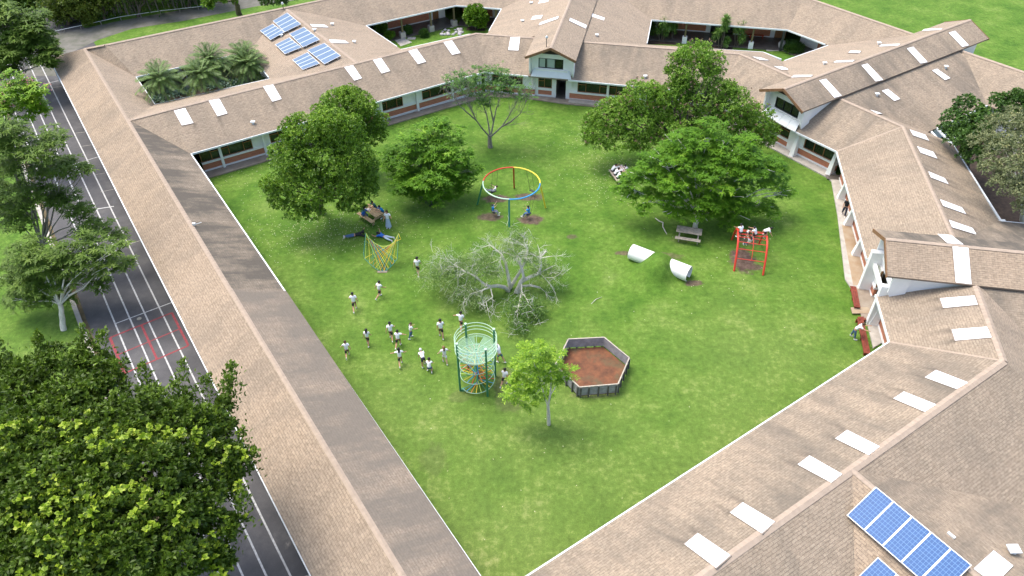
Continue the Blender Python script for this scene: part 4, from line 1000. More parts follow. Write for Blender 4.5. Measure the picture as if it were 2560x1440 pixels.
def feather_tree(name, base, spec, label, mat='feather', bk='bark_grey', sprays=5.5, per=10, ll=.42, lw=.06, r=.2, flat=.42, fork=.3, group=None, twig=3, low=-.1, extra=None, twr=.012):
    t = place_tree(name, base, label, group=group); parts, tint = [], []
    lobes = [(np.array(c), np.array([rr, rr, rr * flat])) for c, rr in spec]
    for c, rr in sublobes([(c, r_[0]) for c, r_ in lobes], 6, .5, .68, 1):
        rr = np.array([rr, rr, rr * flat])
        n = max(3, int(sprays * 3.1 * rr[0] ** 2 * 1.9)); pts, d = lobe_points(c, rr, n, .25, low)
        k = RNG.random(len(pts)) < .35; pts[k] = c + (pts[k] - c) * RNG.uniform(.3, .9, (k.sum(), 1))
        b = np.repeat(pts, per, 0); a = RNG.uniform(0, 2 * np.pi, len(b))
        rad = np.stack([np.cos(a), np.sin(a), RNG.normal(.02, .16, len(b))], -1); dirs = unit(rad + np.repeat(d, per, 0) * np.array([.7, .7, .1]))
        ht = np.repeat(RNG.normal(0, .15, len(pts)), per); L = RNG.uniform(.65, 1.25, len(b)) * ll
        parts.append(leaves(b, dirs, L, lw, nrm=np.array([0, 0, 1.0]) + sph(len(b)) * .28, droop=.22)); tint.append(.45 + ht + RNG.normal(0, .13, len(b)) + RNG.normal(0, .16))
        # second tier of small leaflets at the frond ends, so the spray edge is ragged
        tip = b + unit(dirs) * (L * .75)[:, None] - np.array([0, 0, 1]) * (L * .12)[:, None]
        a2 = RNG.uniform(-1, 1, (len(b), 3)) * .8; parts.append(leaves(tip, dirs + a2 * np.array([1, 1, .2]), L * .5, lw * .7, nrm=np.array([0, 0, 1.0]) + sph(len(b)) * .3, droop=.2)); tint.append(.55 + ht + RNG.normal(0, .13, len(b)))
    world_crown('crown', parts, LM[mat], t, tint)
    if extra:
        parts, tint = [], []
        for c, rr in lobes:
            n = int(extra[1] * rr[0] ** 2); pts, d = lobe_points(c, rr * 1.06, n, .2, .2)
            b = np.repeat(pts, 10, 0) + RNG.normal(0, .16, (len(pts) * 10, 3)); parts.append(leaves(b, sph(len(b)), .13, .05)); tint.append(RNG.uniform(0, 1, len(b)))
        world_crown('blossom', parts, LM[extra[0]], t, tint)
    skeleton(t, base, lobes, M[bk], r, fork, twig=twig, twr=twr)
    return t
def LZ(l, y):        # lobes from (u, v, radius px, dy)
    out = []
    for q in l:
        u, v, rp = q[:3]; dy = q[3] if len(q) > 3 else 0
        c = PY(u, v, y + dy); out.append((c, rp * mpp(c)))
    return out
def LH(l):           # lobes from (u, v, height, radius m)
    return [(P(u, v, z), rr) for u, v, z, rr in l]

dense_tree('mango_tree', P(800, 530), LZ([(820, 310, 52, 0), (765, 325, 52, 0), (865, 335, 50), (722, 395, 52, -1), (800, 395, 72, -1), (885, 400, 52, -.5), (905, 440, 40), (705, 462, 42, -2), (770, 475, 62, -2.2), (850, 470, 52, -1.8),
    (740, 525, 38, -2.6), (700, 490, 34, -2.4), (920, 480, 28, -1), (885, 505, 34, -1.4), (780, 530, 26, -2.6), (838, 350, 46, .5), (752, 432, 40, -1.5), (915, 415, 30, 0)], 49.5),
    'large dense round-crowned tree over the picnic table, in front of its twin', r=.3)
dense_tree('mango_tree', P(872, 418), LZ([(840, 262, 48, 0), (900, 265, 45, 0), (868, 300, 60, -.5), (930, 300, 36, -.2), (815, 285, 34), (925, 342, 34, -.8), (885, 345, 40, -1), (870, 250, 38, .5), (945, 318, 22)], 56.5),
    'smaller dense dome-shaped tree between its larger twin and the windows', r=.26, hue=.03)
feather_tree('feathery_tree', P(1078, 508), LZ([(1068, 330, 42, 1), (1028, 350, 37, .5), (1115, 345, 44, .8), (1050, 385, 66, 0), (1125, 395, 55), (1000, 400, 46, 0), (990, 430, 33, -.5), (1085, 440, 68, -.6), (1155, 418, 40), (1020, 450, 53, -1), (1130, 455, 48, -.8),
    (1185, 430, 20), (1070, 480, 42, -1.2), (985, 385, 26), (1100, 310, 24, 1.2), (1040, 480, 29, -1.2), (1110, 490, 24, -1.2)], 52), 'bright feathery tree standing inside a small dark guard', r=.13, sprays=4.5, ll=.34, lw=.05)
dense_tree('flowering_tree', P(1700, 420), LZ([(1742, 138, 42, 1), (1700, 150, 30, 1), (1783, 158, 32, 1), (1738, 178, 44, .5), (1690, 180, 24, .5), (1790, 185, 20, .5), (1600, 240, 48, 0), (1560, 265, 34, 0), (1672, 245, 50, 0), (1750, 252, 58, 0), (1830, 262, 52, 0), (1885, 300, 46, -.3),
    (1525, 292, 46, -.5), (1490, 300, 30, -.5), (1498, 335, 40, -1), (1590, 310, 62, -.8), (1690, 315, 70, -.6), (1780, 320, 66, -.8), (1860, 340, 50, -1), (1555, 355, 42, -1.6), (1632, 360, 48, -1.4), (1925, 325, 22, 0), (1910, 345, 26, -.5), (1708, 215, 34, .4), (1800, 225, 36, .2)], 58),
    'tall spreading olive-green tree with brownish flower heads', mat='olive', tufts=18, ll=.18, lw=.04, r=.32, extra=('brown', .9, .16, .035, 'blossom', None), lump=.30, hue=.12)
feather_tree('feathery_tree', P(1738, 575), LZ([(1700, 352, 48, .6), (1775, 345, 52, .8), (1850, 362, 48, .6), (1655, 395, 48), (1735, 400, 65), (1820, 410, 67), (1900, 415, 50), (1600, 440, 43, -.4), (1675, 455, 59, -.6), (1765, 465, 67, -.8), (1850, 470, 63, -.6), (1930, 460, 39),
    (1570, 480, 28, -.6), (1610, 500, 37, -1), (1680, 515, 45, -1.2), (1755, 530, 45, -1.5), (1835, 530, 52, -1.2), (1905, 520, 37, -.8), (1965, 480, 22), (1800, 372, 43, .8), (1640, 430, 37, 0)], 49),
    'bright green wide feathery tree behind the empty picnic table', r=.22, twig=5, twr=.02, sprays=5.5, ll=.30, lw=.045, per=12, bk='bark_pale')
feather_tree('pink_flowering_tree', P(-40, 420), LZ([(35, 215, 40, 0), (85, 232, 32, 0), (10, 262, 44, 0), (70, 272, 36, 0), (-30, 240, 40), (105, 268, 16)], 57), 'tree with pink blossom at the left edge of the track', mat='young', ll=.34, lw=.07, extra=('pink', 5.0), twig=0, flat=.7, sprays=6, low=-.6)
feather_tree('feathery_tree', P(98, 672), LZ([(25, 345, 52, 0), (85, 360, 56, 0), (30, 420, 67, 0), (110, 425, 62, 0), (165, 420, 38), (20, 490, 56), (95, 490, 67), (170, 505, 45), (205, 540, 38, -.5), (50, 560, 52, -.6), (135, 350, 27), (210, 425, 18), (235, 580, 43, -.8), (285, 580, 27, -.8),
    (0, 320, 45)], 44), 'dark feathery tree at the left edge overhanging the lane lines', mat='feather_dark', r=.2, sprays=4.3, bk='bark_grey', ll=.38, lw=.05)
feather_tree('feathery_tree', P(160, 825), LZ([(60, 640, 57, 0), (130, 640, 57), (205, 635, 53), (270, 650, 41), (305, 655, 25), (40, 700, 53, -.4), (110, 705, 60, -.5), (180, 700, 53, -.4), (240, 700, 34), (90, 750, 41, -1), (30, 745, 30, -.8), (150, 745, 32, -.9), (215, 600, 34, .5), (290, 610, 28)], 39),
    'feathery tree with a bare pale trunk on the grass beside the kerb', mat='feather_dark', r=.2, bk='bark_pale', sprays=4.2, fork=.5, ll=.38, lw=.05)
feather_tree('feathery_tree', P(-40, 260), LZ([(20, 60, 60, 0), (75, 70, 50, 0), (40, 120, 56, -1), (100, 130, 44, -1), (128, 150, 20, -1), (10, 160, 40, -1), (95, 95, 36), (-40, 110, 70)], 72), 'large dark feathery tree in the top left corner by the car park', mat='feather_dark', r=.3, ll=.5, lw=.08, sprays=4.5, flat=.55, low=-.5)

# nearest tree, bottom left: dark crown with yellow-green new growth
top = [(130, 930, 9.5, 1.3), (60, 985, 9.3, 1.3), (230, 905, 9.6, 1.0), (250, 960, 9.8, 1.3), (190, 1010, 10, 1.4), (310, 1030, 9.6, .7), (395, 1040, 9.4, .7), (375, 1000, 9.2, .35), (455, 1015, 9.2, .55), (440, 1060, 9.6, 1.0), (525, 1050, 9.0, .6), (562, 1010, 8.6, .35), (560, 1075, 8.8, .5),
       (350, 1070, 10.3, 1.5), (250, 1090, 10.6, 1.5), (150, 1100, 10.5, 1.6), (50, 1100, 10.2, 1.6), (460, 1090, 10, 1.3), (530, 1080, 9.4, .8), (565, 1150, 9.0, .9), (600, 1160, 8.6, .5), (500, 1160, 9.6, 1.2), (380, 1180, 10.6, 1.5), (270, 1200, 11, 1.5), (150, 1210, 11, 1.6), (40, 1210, 10.6, 1.6),
       (480, 1250, 9.6, 1.1), (560, 1210, 8.9, .6), (400, 1290, 10.2, 1.3), (290, 1310, 10.8, 1.4), (170, 1320, 11, 1.5), (50, 1330, 10.6, 1.5), (520, 1330, 8.8, .9), (585, 1310, 8.4, .4), (440, 1390, 9.4, 1.2), (330, 1420, 10, 1.4), (200, 1430, 10.4, 1.4), (70, 1440, 10.2, 1.4), (520, 1420, 8.4, .8), (-60, 1060, 9.8, 1.7), (-60, 1250, 10.2, 1.8), (-60, 1400, 10, 1.7), (20, 930, 8.6, .8), (560, 1400, 8, .4)]
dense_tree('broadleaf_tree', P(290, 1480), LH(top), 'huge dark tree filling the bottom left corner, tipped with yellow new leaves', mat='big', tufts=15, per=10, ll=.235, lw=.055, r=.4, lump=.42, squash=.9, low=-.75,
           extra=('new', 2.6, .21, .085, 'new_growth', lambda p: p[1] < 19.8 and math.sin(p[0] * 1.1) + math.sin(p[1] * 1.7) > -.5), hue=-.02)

# upright leafy shoots that break the outline of the near tree
def shoots():
    par = [o for o in COL.objects if o.name.startswith('broadleaf_tree')][0]; parts, tint = [], []; mb = MB()
    for u, v, z, L in ((105, 925, 9.2, 1.6), (130, 915, 9.2, 1.9), (235, 890, 9.6, 1.6), (255, 905, 9.6, 1.7), (210, 935, 9.6, 1.2), (372, 985, 9.0, 1.5), (395, 1010, 9.2, 1.3), (455, 985, 9.0, 1.6), (468, 1000, 9.0, 1.2), (508, 985, 8.8, 1.3), (570, 1000, 8.8, 1.9), (555, 1020, 8.8, 1.7), (345, 1030, 9.4, 1.4),
                       (180, 960, 9.8, 1.4), (300, 960, 9.6, 1.4), (600, 1150, 8.6, 1.5), (615, 1165, 8.4, 1.2), (590, 1210, 8.6, 1.1), (600, 1300, 8.2, 1.3), (570, 1360, 8.2, 1.2), (60, 950, 9.0, 1.3), (20, 920, 8.8, 1.6), (280, 1050, 10.2, 1.4), (430, 1050, 9.8, 1.4), (150, 1060, 10.2, 1.5), (500, 1080, 9.6, 1.5)):
        p = np.array(P(u, v, z)); dr = unit(np.array([[RNG.normal(.05 + (.15 if u > 480 else 0), .2), RNG.normal(.25, .2), 1.0]]))[0]; n = int(150 * L); t_ = RNG.random(n) ** .8
        q = p - dr * .6 + dr * (t_ * (L + .6))[:, None] + RNG.normal(0, .5, (n, 3)) * (.85 - .7 * t_)[:, None]; parts.append(leaves(q, sph(n) * .9 + dr * .9, RNG.uniform(.15, .26, n), .052)); tint.append(np.clip(.25 + .6 * t_ + RNG.normal(0, .15, n), 0, 1))
        mb.tube([Vector(p - dr * 1.4), Vector(p + dr * L * .85)], [.04, .01], 4)
    world_crown('shoots', parts, LM['big'], par, tint)
shoots()

# young tree with long drooping leaves
def rosette_tree():
    base = P(1372, 1060); t = place_tree('young_tree', base, 'small bright lime-green sapling between the climbing tower and the wooden pen'); mb = MB(); y = 28.5
    pts = lambda l: [PY(u, v, y + dy) for u, v, dy in l]
    mb.tube(pts([(1372, 1062, 0), (1371, 1030, 0), (1370, 1012, 0)]), [.12, .10, .085], 8); mb.tube(pts([(1370, 1014, 0), (1376, 985, -.1), (1378, 950, 0), (1374, 905, .2)]), [.075, .06, .05, .02], 6)
    mb.tube(pts([(1370, 1014, 0), (1362, 995, .1), (1357, 975, .2), (1340, 945, 0), (1322, 925, 0)]), [.055, .045, .04, .03, .015], 6); mb.tube(pts([(1376, 988, -.1), (1388, 968, 0), (1394, 978 - 20, .1), (1420, 935, .3)]), [.035, .03, .02, .012], 5)
    tips = [(1318, 872, .2), (1345, 868, 0), (1370, 880, .3), (1392, 885, .2), (1335, 895, -.2), (1300, 905, 0), (1362, 905, -.3), (1388, 910, .1), (1322, 922, 0), (1285, 925, .2), (1345, 930, -.4), (1372, 930, -.2), (1400, 925, .2), (1425, 930, .3), (1298, 950, -.2), (1325, 955, -.4), (1355, 955, -.3),
            (1385, 950, 0), (1280, 965, -.2), (1310, 975, -.4), (1340, 985, -.2), (1300, 1000, -.1), (1322, 1010, .1), (1365, 985, .3), (1405, 945, .1), (1275, 985, 0), (1330, 940, .3), (1350, 915, .3)]
    parts, tint = [], []
    for u, v, dy in tips:
        p = np.array(PY(u, v, y + dy)); n = 15; a = RNG.uniform(0, 2 * np.pi, n); d = np.stack([np.cos(a), np.sin(a), RNG.uniform(.0, .7, n)], -1)
        c = np.repeat(p[None], n, 0); L = RNG.uniform(.42, .72, n); parts.append(leaves(c, d, L, .05, droop=.35)); tint.append(RNG.uniform(.1, .95, n))
        for q in (.3, .5, .7, .85):      # leaflets along each frond
            for sg in (-1, 1):
                b = c + unit(d) * (L * q)[:, None] - np.array([0, 0, 1]) * (L * q * q * .3)[:, None]; side = unit(np.cross(d, np.array([0, 0, 1.0]))) * sg
                parts.append(leaves(b, unit(d) * .7 + side, .2, .034, droop=.25)); tint.append(RNG.uniform(.2, 1, n))
        limb(mb, PY(1365, 950, y), Vector(p), .02, .008, .1, 3, 4)
    mesh_at(mb, 'trunk', M['bark_pale'], t); world_crown('crown', parts, LM['young'], t, tint)
rosette_tree()

# twig growth shared by the bare trees
def grow(segs, p, d, L, r, depth, spread=.65, up=.05):
    if depth == 0 or L < .1: return
    n = 4; pts = [p]; q = p; dd = d
    for k in range(n):
        dd = (dd + Vector(sph(1)[0]) * .28 + Vector((0, 0, up))).normalized(); q = q + dd * L / n; pts.append(q)
    segs.append((pts, r, r * .6))
    for k in range(3 if depth > 1 else 0):
        j = random.randint(1, n); nd = (dd + Vector(sph(1)[0]) * spread).normalized(); grow(segs, pts[j], nd, L * random.uniform(.6, .85), r * .62, depth - 1, spread, up)
def bare_tree():
    Z = lambda u, v, z: P(1040 + u / 5.1425, 560 + v / 5.1425, z)
    base = P(1284, 727); t = place_tree('bare_tree', base, 'leafless pale grey sprawling tree in the middle of the lawn'); mb = MB(); fine = MB(); tips = []
    def main(l, r0, r1):
        pts = [Z(*q) for q in l]; n = len(pts); mb.tube(pts, [r0 + (r1 - r0) * k / (n - 1) for k in range(n)], 7)
        for k in range(1, n): tips.append((pts[k], (pts[k] - pts[k - 1]).normalized(), r0 + (r1 - r0) * k / (n - 1)))
        return pts
    main([(1190, 860, .0), (1140, 815, .45), (1050, 795, .9), (960, 805, 1.1), (880, 775, 1.4), (800, 705, 1.9)], .17, .08)
    main([(950, 815, 1.1), (880, 840, 1.3), (800, 870, 1.3), (700, 900, 1.2), (620, 980, .9)], .07, .02)
    main([(960, 830, 1.1), (985, 940, 1.0), (900, 1000, 1.0), (930, 1120, .7)], .045, .02)
    main([(800, 705, 1.9), (720, 650, 2.2), (640, 620, 2.4), (560, 560, 2.4), (440, 550, 2.2), (340, 600, 1.9)], .07, .015)
    main([(640, 620, 2.4), (540, 680, 2.0), (540, 790, 1.6), (480, 900, 1.2)], .035, .012)
    main([(560, 560, 2.4), (420, 480, 2.5), (300, 430, 2.5)], .03, .01)
    main([(1210, 820, .1), (1200, 740, .9), (1175, 620, 1.8), (1150, 500, 2.5), (1100, 390, 3.0)], .15, .08)
    main([(1100, 390, 3.0), (1030, 330, 3.3), (950, 270, 3.4), (850, 300, 3.3)], .05, .015); main([(1100, 360, 3.0), (1190, 380, 3.1), (1250, 425, 3.0), (1310, 430, 2.9)], .05, .03)
    main([(1100, 390, 3.0), (1080, 480, 2.9), (1110, 590, 2.4), (1150, 640, 2.1)], .03, .015)
    main([(1225, 800, .2), (1290, 690, 1.0), (1345, 600, 1.7), (1400, 480, 2.4), (1440, 330, 3.1), (1400, 250, 3.5)], .14, .035)
    main([(1440, 330, 3.1), (1340, 240, 3.5), (1220, 190, 3.7), (1120, 200, 3.6)], .03, .01)
    main([(1290, 880, .0), (1330, 800, .5), (1350, 740, 1.0), (1450, 690, 1.4), (1580, 635, 1.8), (1605, 540, 2.3), (1600, 430, 2.8), (1670, 350, 3.2)], .20, .05)
    main([(1350, 740, 1.0), (1385, 680, 1.5), (1360, 570, 2.1), (1320, 480, 2.6), (1290, 440, 2.9)], .12, .07); main([(1325, 490, 2.6), (1360, 435, 2.9)], .07, .05)
    main([(1600, 430, 2.8), (1530, 410, 3.0), (1470, 370, 3.2)], .04, .012); main([(1605, 440, 2.8), (1700, 420, 3.0), (1780, 410, 3.1)], .04, .012); main([(1600, 410, 2.8), (1580, 320, 3.2), (1560, 260, 3.4)], .035, .01)
    main([(1590, 630, 1.8), (1700, 570, 2.1), (1790, 530, 2.2)], .035, .012); main([(1590, 630, 1.8), (1660, 700, 1.7), (1740, 790, 1.3), (1790, 890, .8)], .045, .015)
    main([(1660, 690, 1.7), (1770, 690, 1.8), (1850, 640, 1.8)], .03, .012); main([(1750, 690, 1.7), (1840, 760, 1.4)], .02, .01)
    main([(1370, 800, .3), (1480, 790, .5), (1600, 820, .55)], .10, .07); main([(1355, 760, .9), (1360, 870, .6), (1340, 950, .9), (1310, 1100, 1.0), (1300, 1200, .9)], .07, .015); main([(1360, 870, .6), (1430, 980, 1.0), (1480, 1080, 1.0)], .04, .012)
    mesh_at(mb, 'trunk', M['bark_pale'], t)
    segs = []
    for p, d, r in tips:
        if r > .10 or (p.x > 1.2 and random.random() < .55): continue
        for k in range(2): grow(segs, p, (d + Vector(sph(1)[0]) * .8 + Vector((0, 0, .1))).normalized(), random.uniform(.4, .85), min(.015, r * .5), 3, .8, -.02)
    for pts, a, b in segs: fine.tube(pts, [a + (b - a) * k / 4 for k in range(5)], 3, cap=False)
    tag(mesh_at(fine, 'twigs', plain('twig_pale', (.66, .65, .58), .85, .15, 2), t), kind='stuff')
    parts, tint = [], []
    areas = [(300, 640, 1.7, 1.5), (620, 760, 1.5, 1.3), (480, 520, 2.3, 1.2), (720, 520, 2.5, 1.1), (900, 450, 2.9, 1.0), (1240, 330, 3.2, 1.1), (1500, 430, 2.7, .9), (1650, 620, 1.7, 1.1), (1820, 620, 1.5, .7), (1300, 1080, .9, 1.1), (1480, 1050, .7, 1.1), (1330, 1300, .5, .9), (1560, 1120, .5, .7), (760, 960, 1.0, .9), (1000, 620, 2.2, .9), (1330, 170, 3.5, .9)]
    for u, v, z, rr in areas:
        c = np.array(Z(u, v, z)); n = int(1150 * rr * rr); b = c + RNG.normal(0, .5, (n, 3)) * rr * np.array([1, 1, .45]); b[:, 2] = np.maximum(b[:, 2], .1)
        parts.append(leaves(b, sph(n) + [0, 0, .3], RNG.uniform(.08, .18, n), .03)); tint.append(RNG.uniform(0, 1, n) + (.3 if v < 1000 else -.1))
    o = world_crown('foliage', parts, leaf_mat('leaf_bare', (.07, .16, .03), (.17, .30, .06), .35, .3, (.30, .40, .15)), t, tint)
    mb2 = MB()
    for u, v, z, rr in areas:            # hanging twigs in the leafy clumps
        for k in range(int(12 * rr)):
            p = Z(u, v, z) + Vector(RNG.normal(0, .5, 3)) * rr; p.z = max(.15, p.z * 1.0); sg = []; grow(sg, p, Vector(sph(1)[0]), .7, .011, 2, .9, .0)
            for pts, a, b in sg: mb2.tube(pts, [a * (1 - .1 * j) for j in range(5)], 3, cap=False)
    tag(mesh_at(mb2, 'twigs', plain('twig_pale', (.5, .48, .42)), t), kind='stuff')
bare_tree()
def sparse_tree():
    base = P(1226, 368); y = 59.9; t = place_tree('acacia_tree', base, 'thin airy tree with a pale forked trunk before the middle gable'); mb = MB(); q = lambda l: [PY(u, v, y + dy) for u, v, dy in l]
    mb.tube(q([(1226, 372, 0), (1225, 360, 0), (1224, 345, 0), (1224, 338, 0)]), [.26, .2, .17, .16], 8)
    br = [[(1224, 342, 0), (1206, 322, -.3), (1190, 300, -.6), (1180, 275, -.9), (1168, 250, -1.1), (1150, 225, -1.2)], [(1226, 342, 0), (1240, 330, .1), (1256, 315, .3), (1272, 290, .4), (1288, 262, .5), (1298, 240, .5)], [(1225, 340, 0), (1222, 315, .5), (1216, 285, .8), (1205, 255, 1.0), (1195, 225, 1.1)],
          [(1228, 335, .1), (1234, 305, .4), (1240, 275, .7), (1250, 245, .9), (1255, 215, 1.2)], [(1256, 316, .3), (1280, 302, -.3), (1300, 285, -.8), (1312, 262, -1.0)], [(1190, 300, -.6), (1172, 285, -1.0), (1150, 265, -1.4), (1135, 245, -1.6)], [(1205, 255, 1.0), (1185, 225, 1.5), (1165, 200, 1.8)], [(1234, 305, .4), (1226, 270, .2), (1222, 240, .2)]]
    segs = []
    for l in br:
        pts = q(l); n = len(pts); mb.tube(pts, [.085 - .065 * k / (n - 1) for k in range(n)], 6)
        for k in range(2, n):
            for m_ in range(3): grow(segs, pts[k], ((pts[k] - pts[k - 1]).normalized() + Vector(sph(1)[0]) * .7).normalized(), random.uniform(.8, 1.5), .02, 3, .6, .12)
    for pts, a, b in segs: mb.tube(pts, [a * (1 - .12 * j) for j in range(5)], 4, cap=False)
    mesh_at(mb, 'trunk', M['bark_grey'], t); parts, tint = [], []
    clumps = [(1130, 196, .9), (1145, 208, 1.2), (1160, 215, 1.3), (1205, 172, .8), (1240, 175, 1.1), (1255, 185, .9), (1175, 198, .8), (1170, 235, 1.2), (1205, 215, 1.0), (1235, 205, 1.1), (1265, 210, 1.2), (1290, 222, 1.0), (1310, 240, .8), (1210, 243, .9), (1190, 190, .8), (1255, 228, 1.0), (1150, 185, .6), (1220, 260, .7)]
    for u, v, rr in clumps:
        c = np.array(PY(u, v, y + random.uniform(-1, 1))); n = int(32 * rr); p = c + RNG.normal(0, .55, (n, 3)) * rr * np.array([1, .8, .22]); b = np.repeat(p, 8, 0); a = RNG.uniform(0, 6.3, len(b))
        parts.append(leaves(b, np.stack([np.cos(a), np.sin(a), RNG.normal(0, .2, len(b))], -1), RNG.uniform(.2, .38, len(b)), .04, nrm=np.array([0, 0, 1.]) + sph(len(b)) * .3, droop=.15)); tint.append(RNG.uniform(0, 1, len(b)))
    world_crown('crown', parts, LM['sparse'], t, tint)
sparse_tree()

# palms in the palm court
def palm(base, top, label, R_=2.0, n=44, seed=0, group='palms in the small garden court'):
    t = place_tree('palm_tree', base, label, 'palm', group); mb = MB(); base = Vector(base); top = Vector(top)
    mb.tube([base, base.lerp(top, .5) + Vector((.05, 0, 0)), top], [.16, .11, .09], 8); mesh_at(mb, 'trunk', M['bark_grey'], t)
    parts, tint, mid = [], [], MB(); tp_ = np.array(top)
    for k in range(n):
        a = k * 2.399963 + seed; lev = k / n; el = 1.25 - lev * 1.55 + RNG.normal(0, .06); L = R_ * (.85 + .25 * RNG.random()) * (.75 + .35 * math.sin(min(1, lev * 1.5 + .2) * 1.57)); h = np.array([math.cos(a), math.sin(a), 0])
        s_ = np.linspace(0, 1, 13); drop = (.25 + .75 * lev) * s_ ** 2 * L * .62
        c = tp_ + h[None] * (math.cos(el) * s_ * L)[:, None] + np.array([0, 0, 1.0])[None] * (math.sin(el) * s_ * L - drop)[:, None]
        mid.tube([Vector(x) for x in c[::3]], [.025, .02, .015, .01, .006], 3, cap=False)
        tg = unit(np.gradient(c, axis=0)); side = unit(np.cross(tg, np.array([0, 0, 1.0]))); m_ = 30; idx = np.linspace(1.2, 12, m_); fl = np.floor(idx).astype(int).clip(0, 11); fr_ = (idx - fl)[:, None]
        cc = c[fl] * (1 - fr_) + c[fl + 1] * fr_; tt = tg[fl]; ss = side[fl]; ll_ = .46 * np.sin(np.pi * (idx / 12.8)) ** .6 * (R_ / 1.6)
        for sg in (-1, 1):
            parts.append(leaves(cc, ss * sg + tt * .75 + sph(m_) * .12 + np.array([0, 0, .15]), ll_, .03, nrm=np.array([0, 0, 1.0]) + sph(m_) * .2, droop=.35)); tint.append(.35 + (.45 if lev > .8 else 0) * (idx / 12) + RNG.normal(0, .12, m_) + .1 * (1 - lev))
    world_crown('fronds', parts, LM['palm'], t, tint); mesh_at(mid, 'frond_stalks', plain('palm_stalk', (.20, .22, .09), .6), t)
for (u, v, y, rr, lab) in ((398, 196, 65.6, 2.1, 'palm at the left corner of the palm court'), (500, 185, 67.0, 2.1, 'palm in the middle front of the palm court'), (523, 148, 69.4, 2.1, 'palm behind the middle palm of the court'), (607, 140, 72.6, 2.0, 'rearmost palm of the court, half hidden'), (618, 158, 71.2, 2.05, 'palm at the right end of the palm court, with browned lower fronds')):
    tq = PY(u, v, y); palm((tq.x, tq.y, 0), tq, lab, rr, seed=u)

def shrub(name, base, r, label, mat='shrub', h=None, n=90, ll=.2, lw=.05, cat='shrub', group=None, up=.3):
    t = place_tree(name, base, label, cat, group); base = Vector(base); h = h or r; mb = MB(); parts, tint = [], []
    for k in range(6):
        e = base + Vector((random.uniform(-.6, .6) * r, random.uniform(-.6, .6) * r, h * 1.1)); limb(mb, base, e, .03, .01, .1, 3, 4)
    mesh_at(mb, 'stems', M['bark'], t)
    for k in range(5):
        c = np.array(base) + np.array([random.uniform(-.4, .4) * r, random.uniform(-.4, .4) * r, h * random.uniform(.6, 1.2)]); pts, d = lobe_points(c, np.array([r * .62, r * .62, h * .6]), n, .25, -.7)
        b = np.repeat(pts, 7, 0); parts.append(leaves(b, np.repeat(d, 7, 0) * .6 + sph(len(b)) * .8 + [0, 0, up], RNG.uniform(.7, 1.2, len(b)) * ll, lw)); tint.append(.4 + np.repeat(RNG.normal(0, .18, len(pts)), 7) + RNG.normal(0, .12, len(b)))
    world_crown('foliage', parts, LM[mat], t, tint)
shrub('garden_tree', P(1188, 72), 1.55, 'round bright green tree in the corner of the second garden court', 'mango', 1.45, 260, .3, .08, 'tree')
shrub('shrub', P(950, 84), .85, 'pale leafy shrub at the left end of the second garden court', 'mango', .9, 120); shrub('shrub', P(975, 100), .6, 'low shrub beside the concrete garden path', 'mango', .55, 90)
shrub('shrub', P(1018, 87), .6, 'round dark bush beside the garden path', 'shrub', .6, 110); shrub('shrub', P(1062, 92), .5, 'small round bush on the court grass', 'shrub', .45, 90)
shrub('fern_clump', P(1985, 128), 1.0, 'dark spiky clump beneath the corner post of the yucca court', 'shrub', .45, 90, .5, .04, 'plant', None, .5)
def yucca(base, heads, label, group):
    t = place_tree('yucca', base, label, 'yucca', group); mb = MB(); base = Vector(base); parts, tint = [], []
    for (dx, h, rr) in heads:
        top = base + Vector((dx, random.uniform(-.3, .3), h)); limb(mb, base + Vector((dx * .4, 0, 0)), top, .06, .04, .05, 4, 5)
        for c_, k_ in ((top, 1), (top - Vector((0, 0, .35)), .9)):
            n = 120; d = sph(n); d[:, 2] = d[:, 2] * .9 + .15; parts.append(leaves(np.repeat(np.array(c_)[None], n, 0), d, RNG.uniform(.45, .7, n) * rr, .04, droop=.12)); tint.append(RNG.uniform(.2, .95, n))
    mesh_at(mb, 'stems', M['bark'], t); world_crown('crown', parts, leaf_mat('leaf_yucca', (.07, .16, .03), (.17, .31, .055), .3, .4, (.30, .44, .10)) if 'yuc' not in LM else LM['yuc'], t, tint)
LM['yuc'] = leaf_mat('leaf_yucca', (.07, .16, .03), (.17, .31, .055), .3, .4, (.30, .44, .10))
yg = 'yuccas in the garden court'
yucca(P(1628, 92), [(0, 1.5, 1), (.1, .9, .8)], 'yucca at the far left of the yucca court', yg); yucca(P(1652, 103), [(0, 2.3, 1.1), (.5, 2.1, 1.1), (-.35, 1.5, .9), (.4, 1.3, .8)], 'pale-stemmed yucca left of the white post base', yg); yucca(P(1679, 98), [(0, 2.0, 1.1), (.2, 1.2, .9)], 'yucca nearest the left white post base', yg)
yucca(P(1803, 120), [(0, 3.3, 1.15), (0, 2.7, 1.0), (-.6, 1.9, 1)], 'tallest yucca rising above the gutter of the yucca court', yg); yucca(P(1836, 118), [(0, 2.3, 1.1), (.45, 2.4, 1.15), (.6, 1.3, 1.0)], 'bushy yucca right of the tallest one', yg); yucca(P(1812, 122), [(.1, 1.0, .9)], 'shortest yucca at the foot of the tallest one', yg)
yucca(P(1786, 112), [(-.1, 1.2, .9)], 'small dark yucca left of the tallest one', yg)
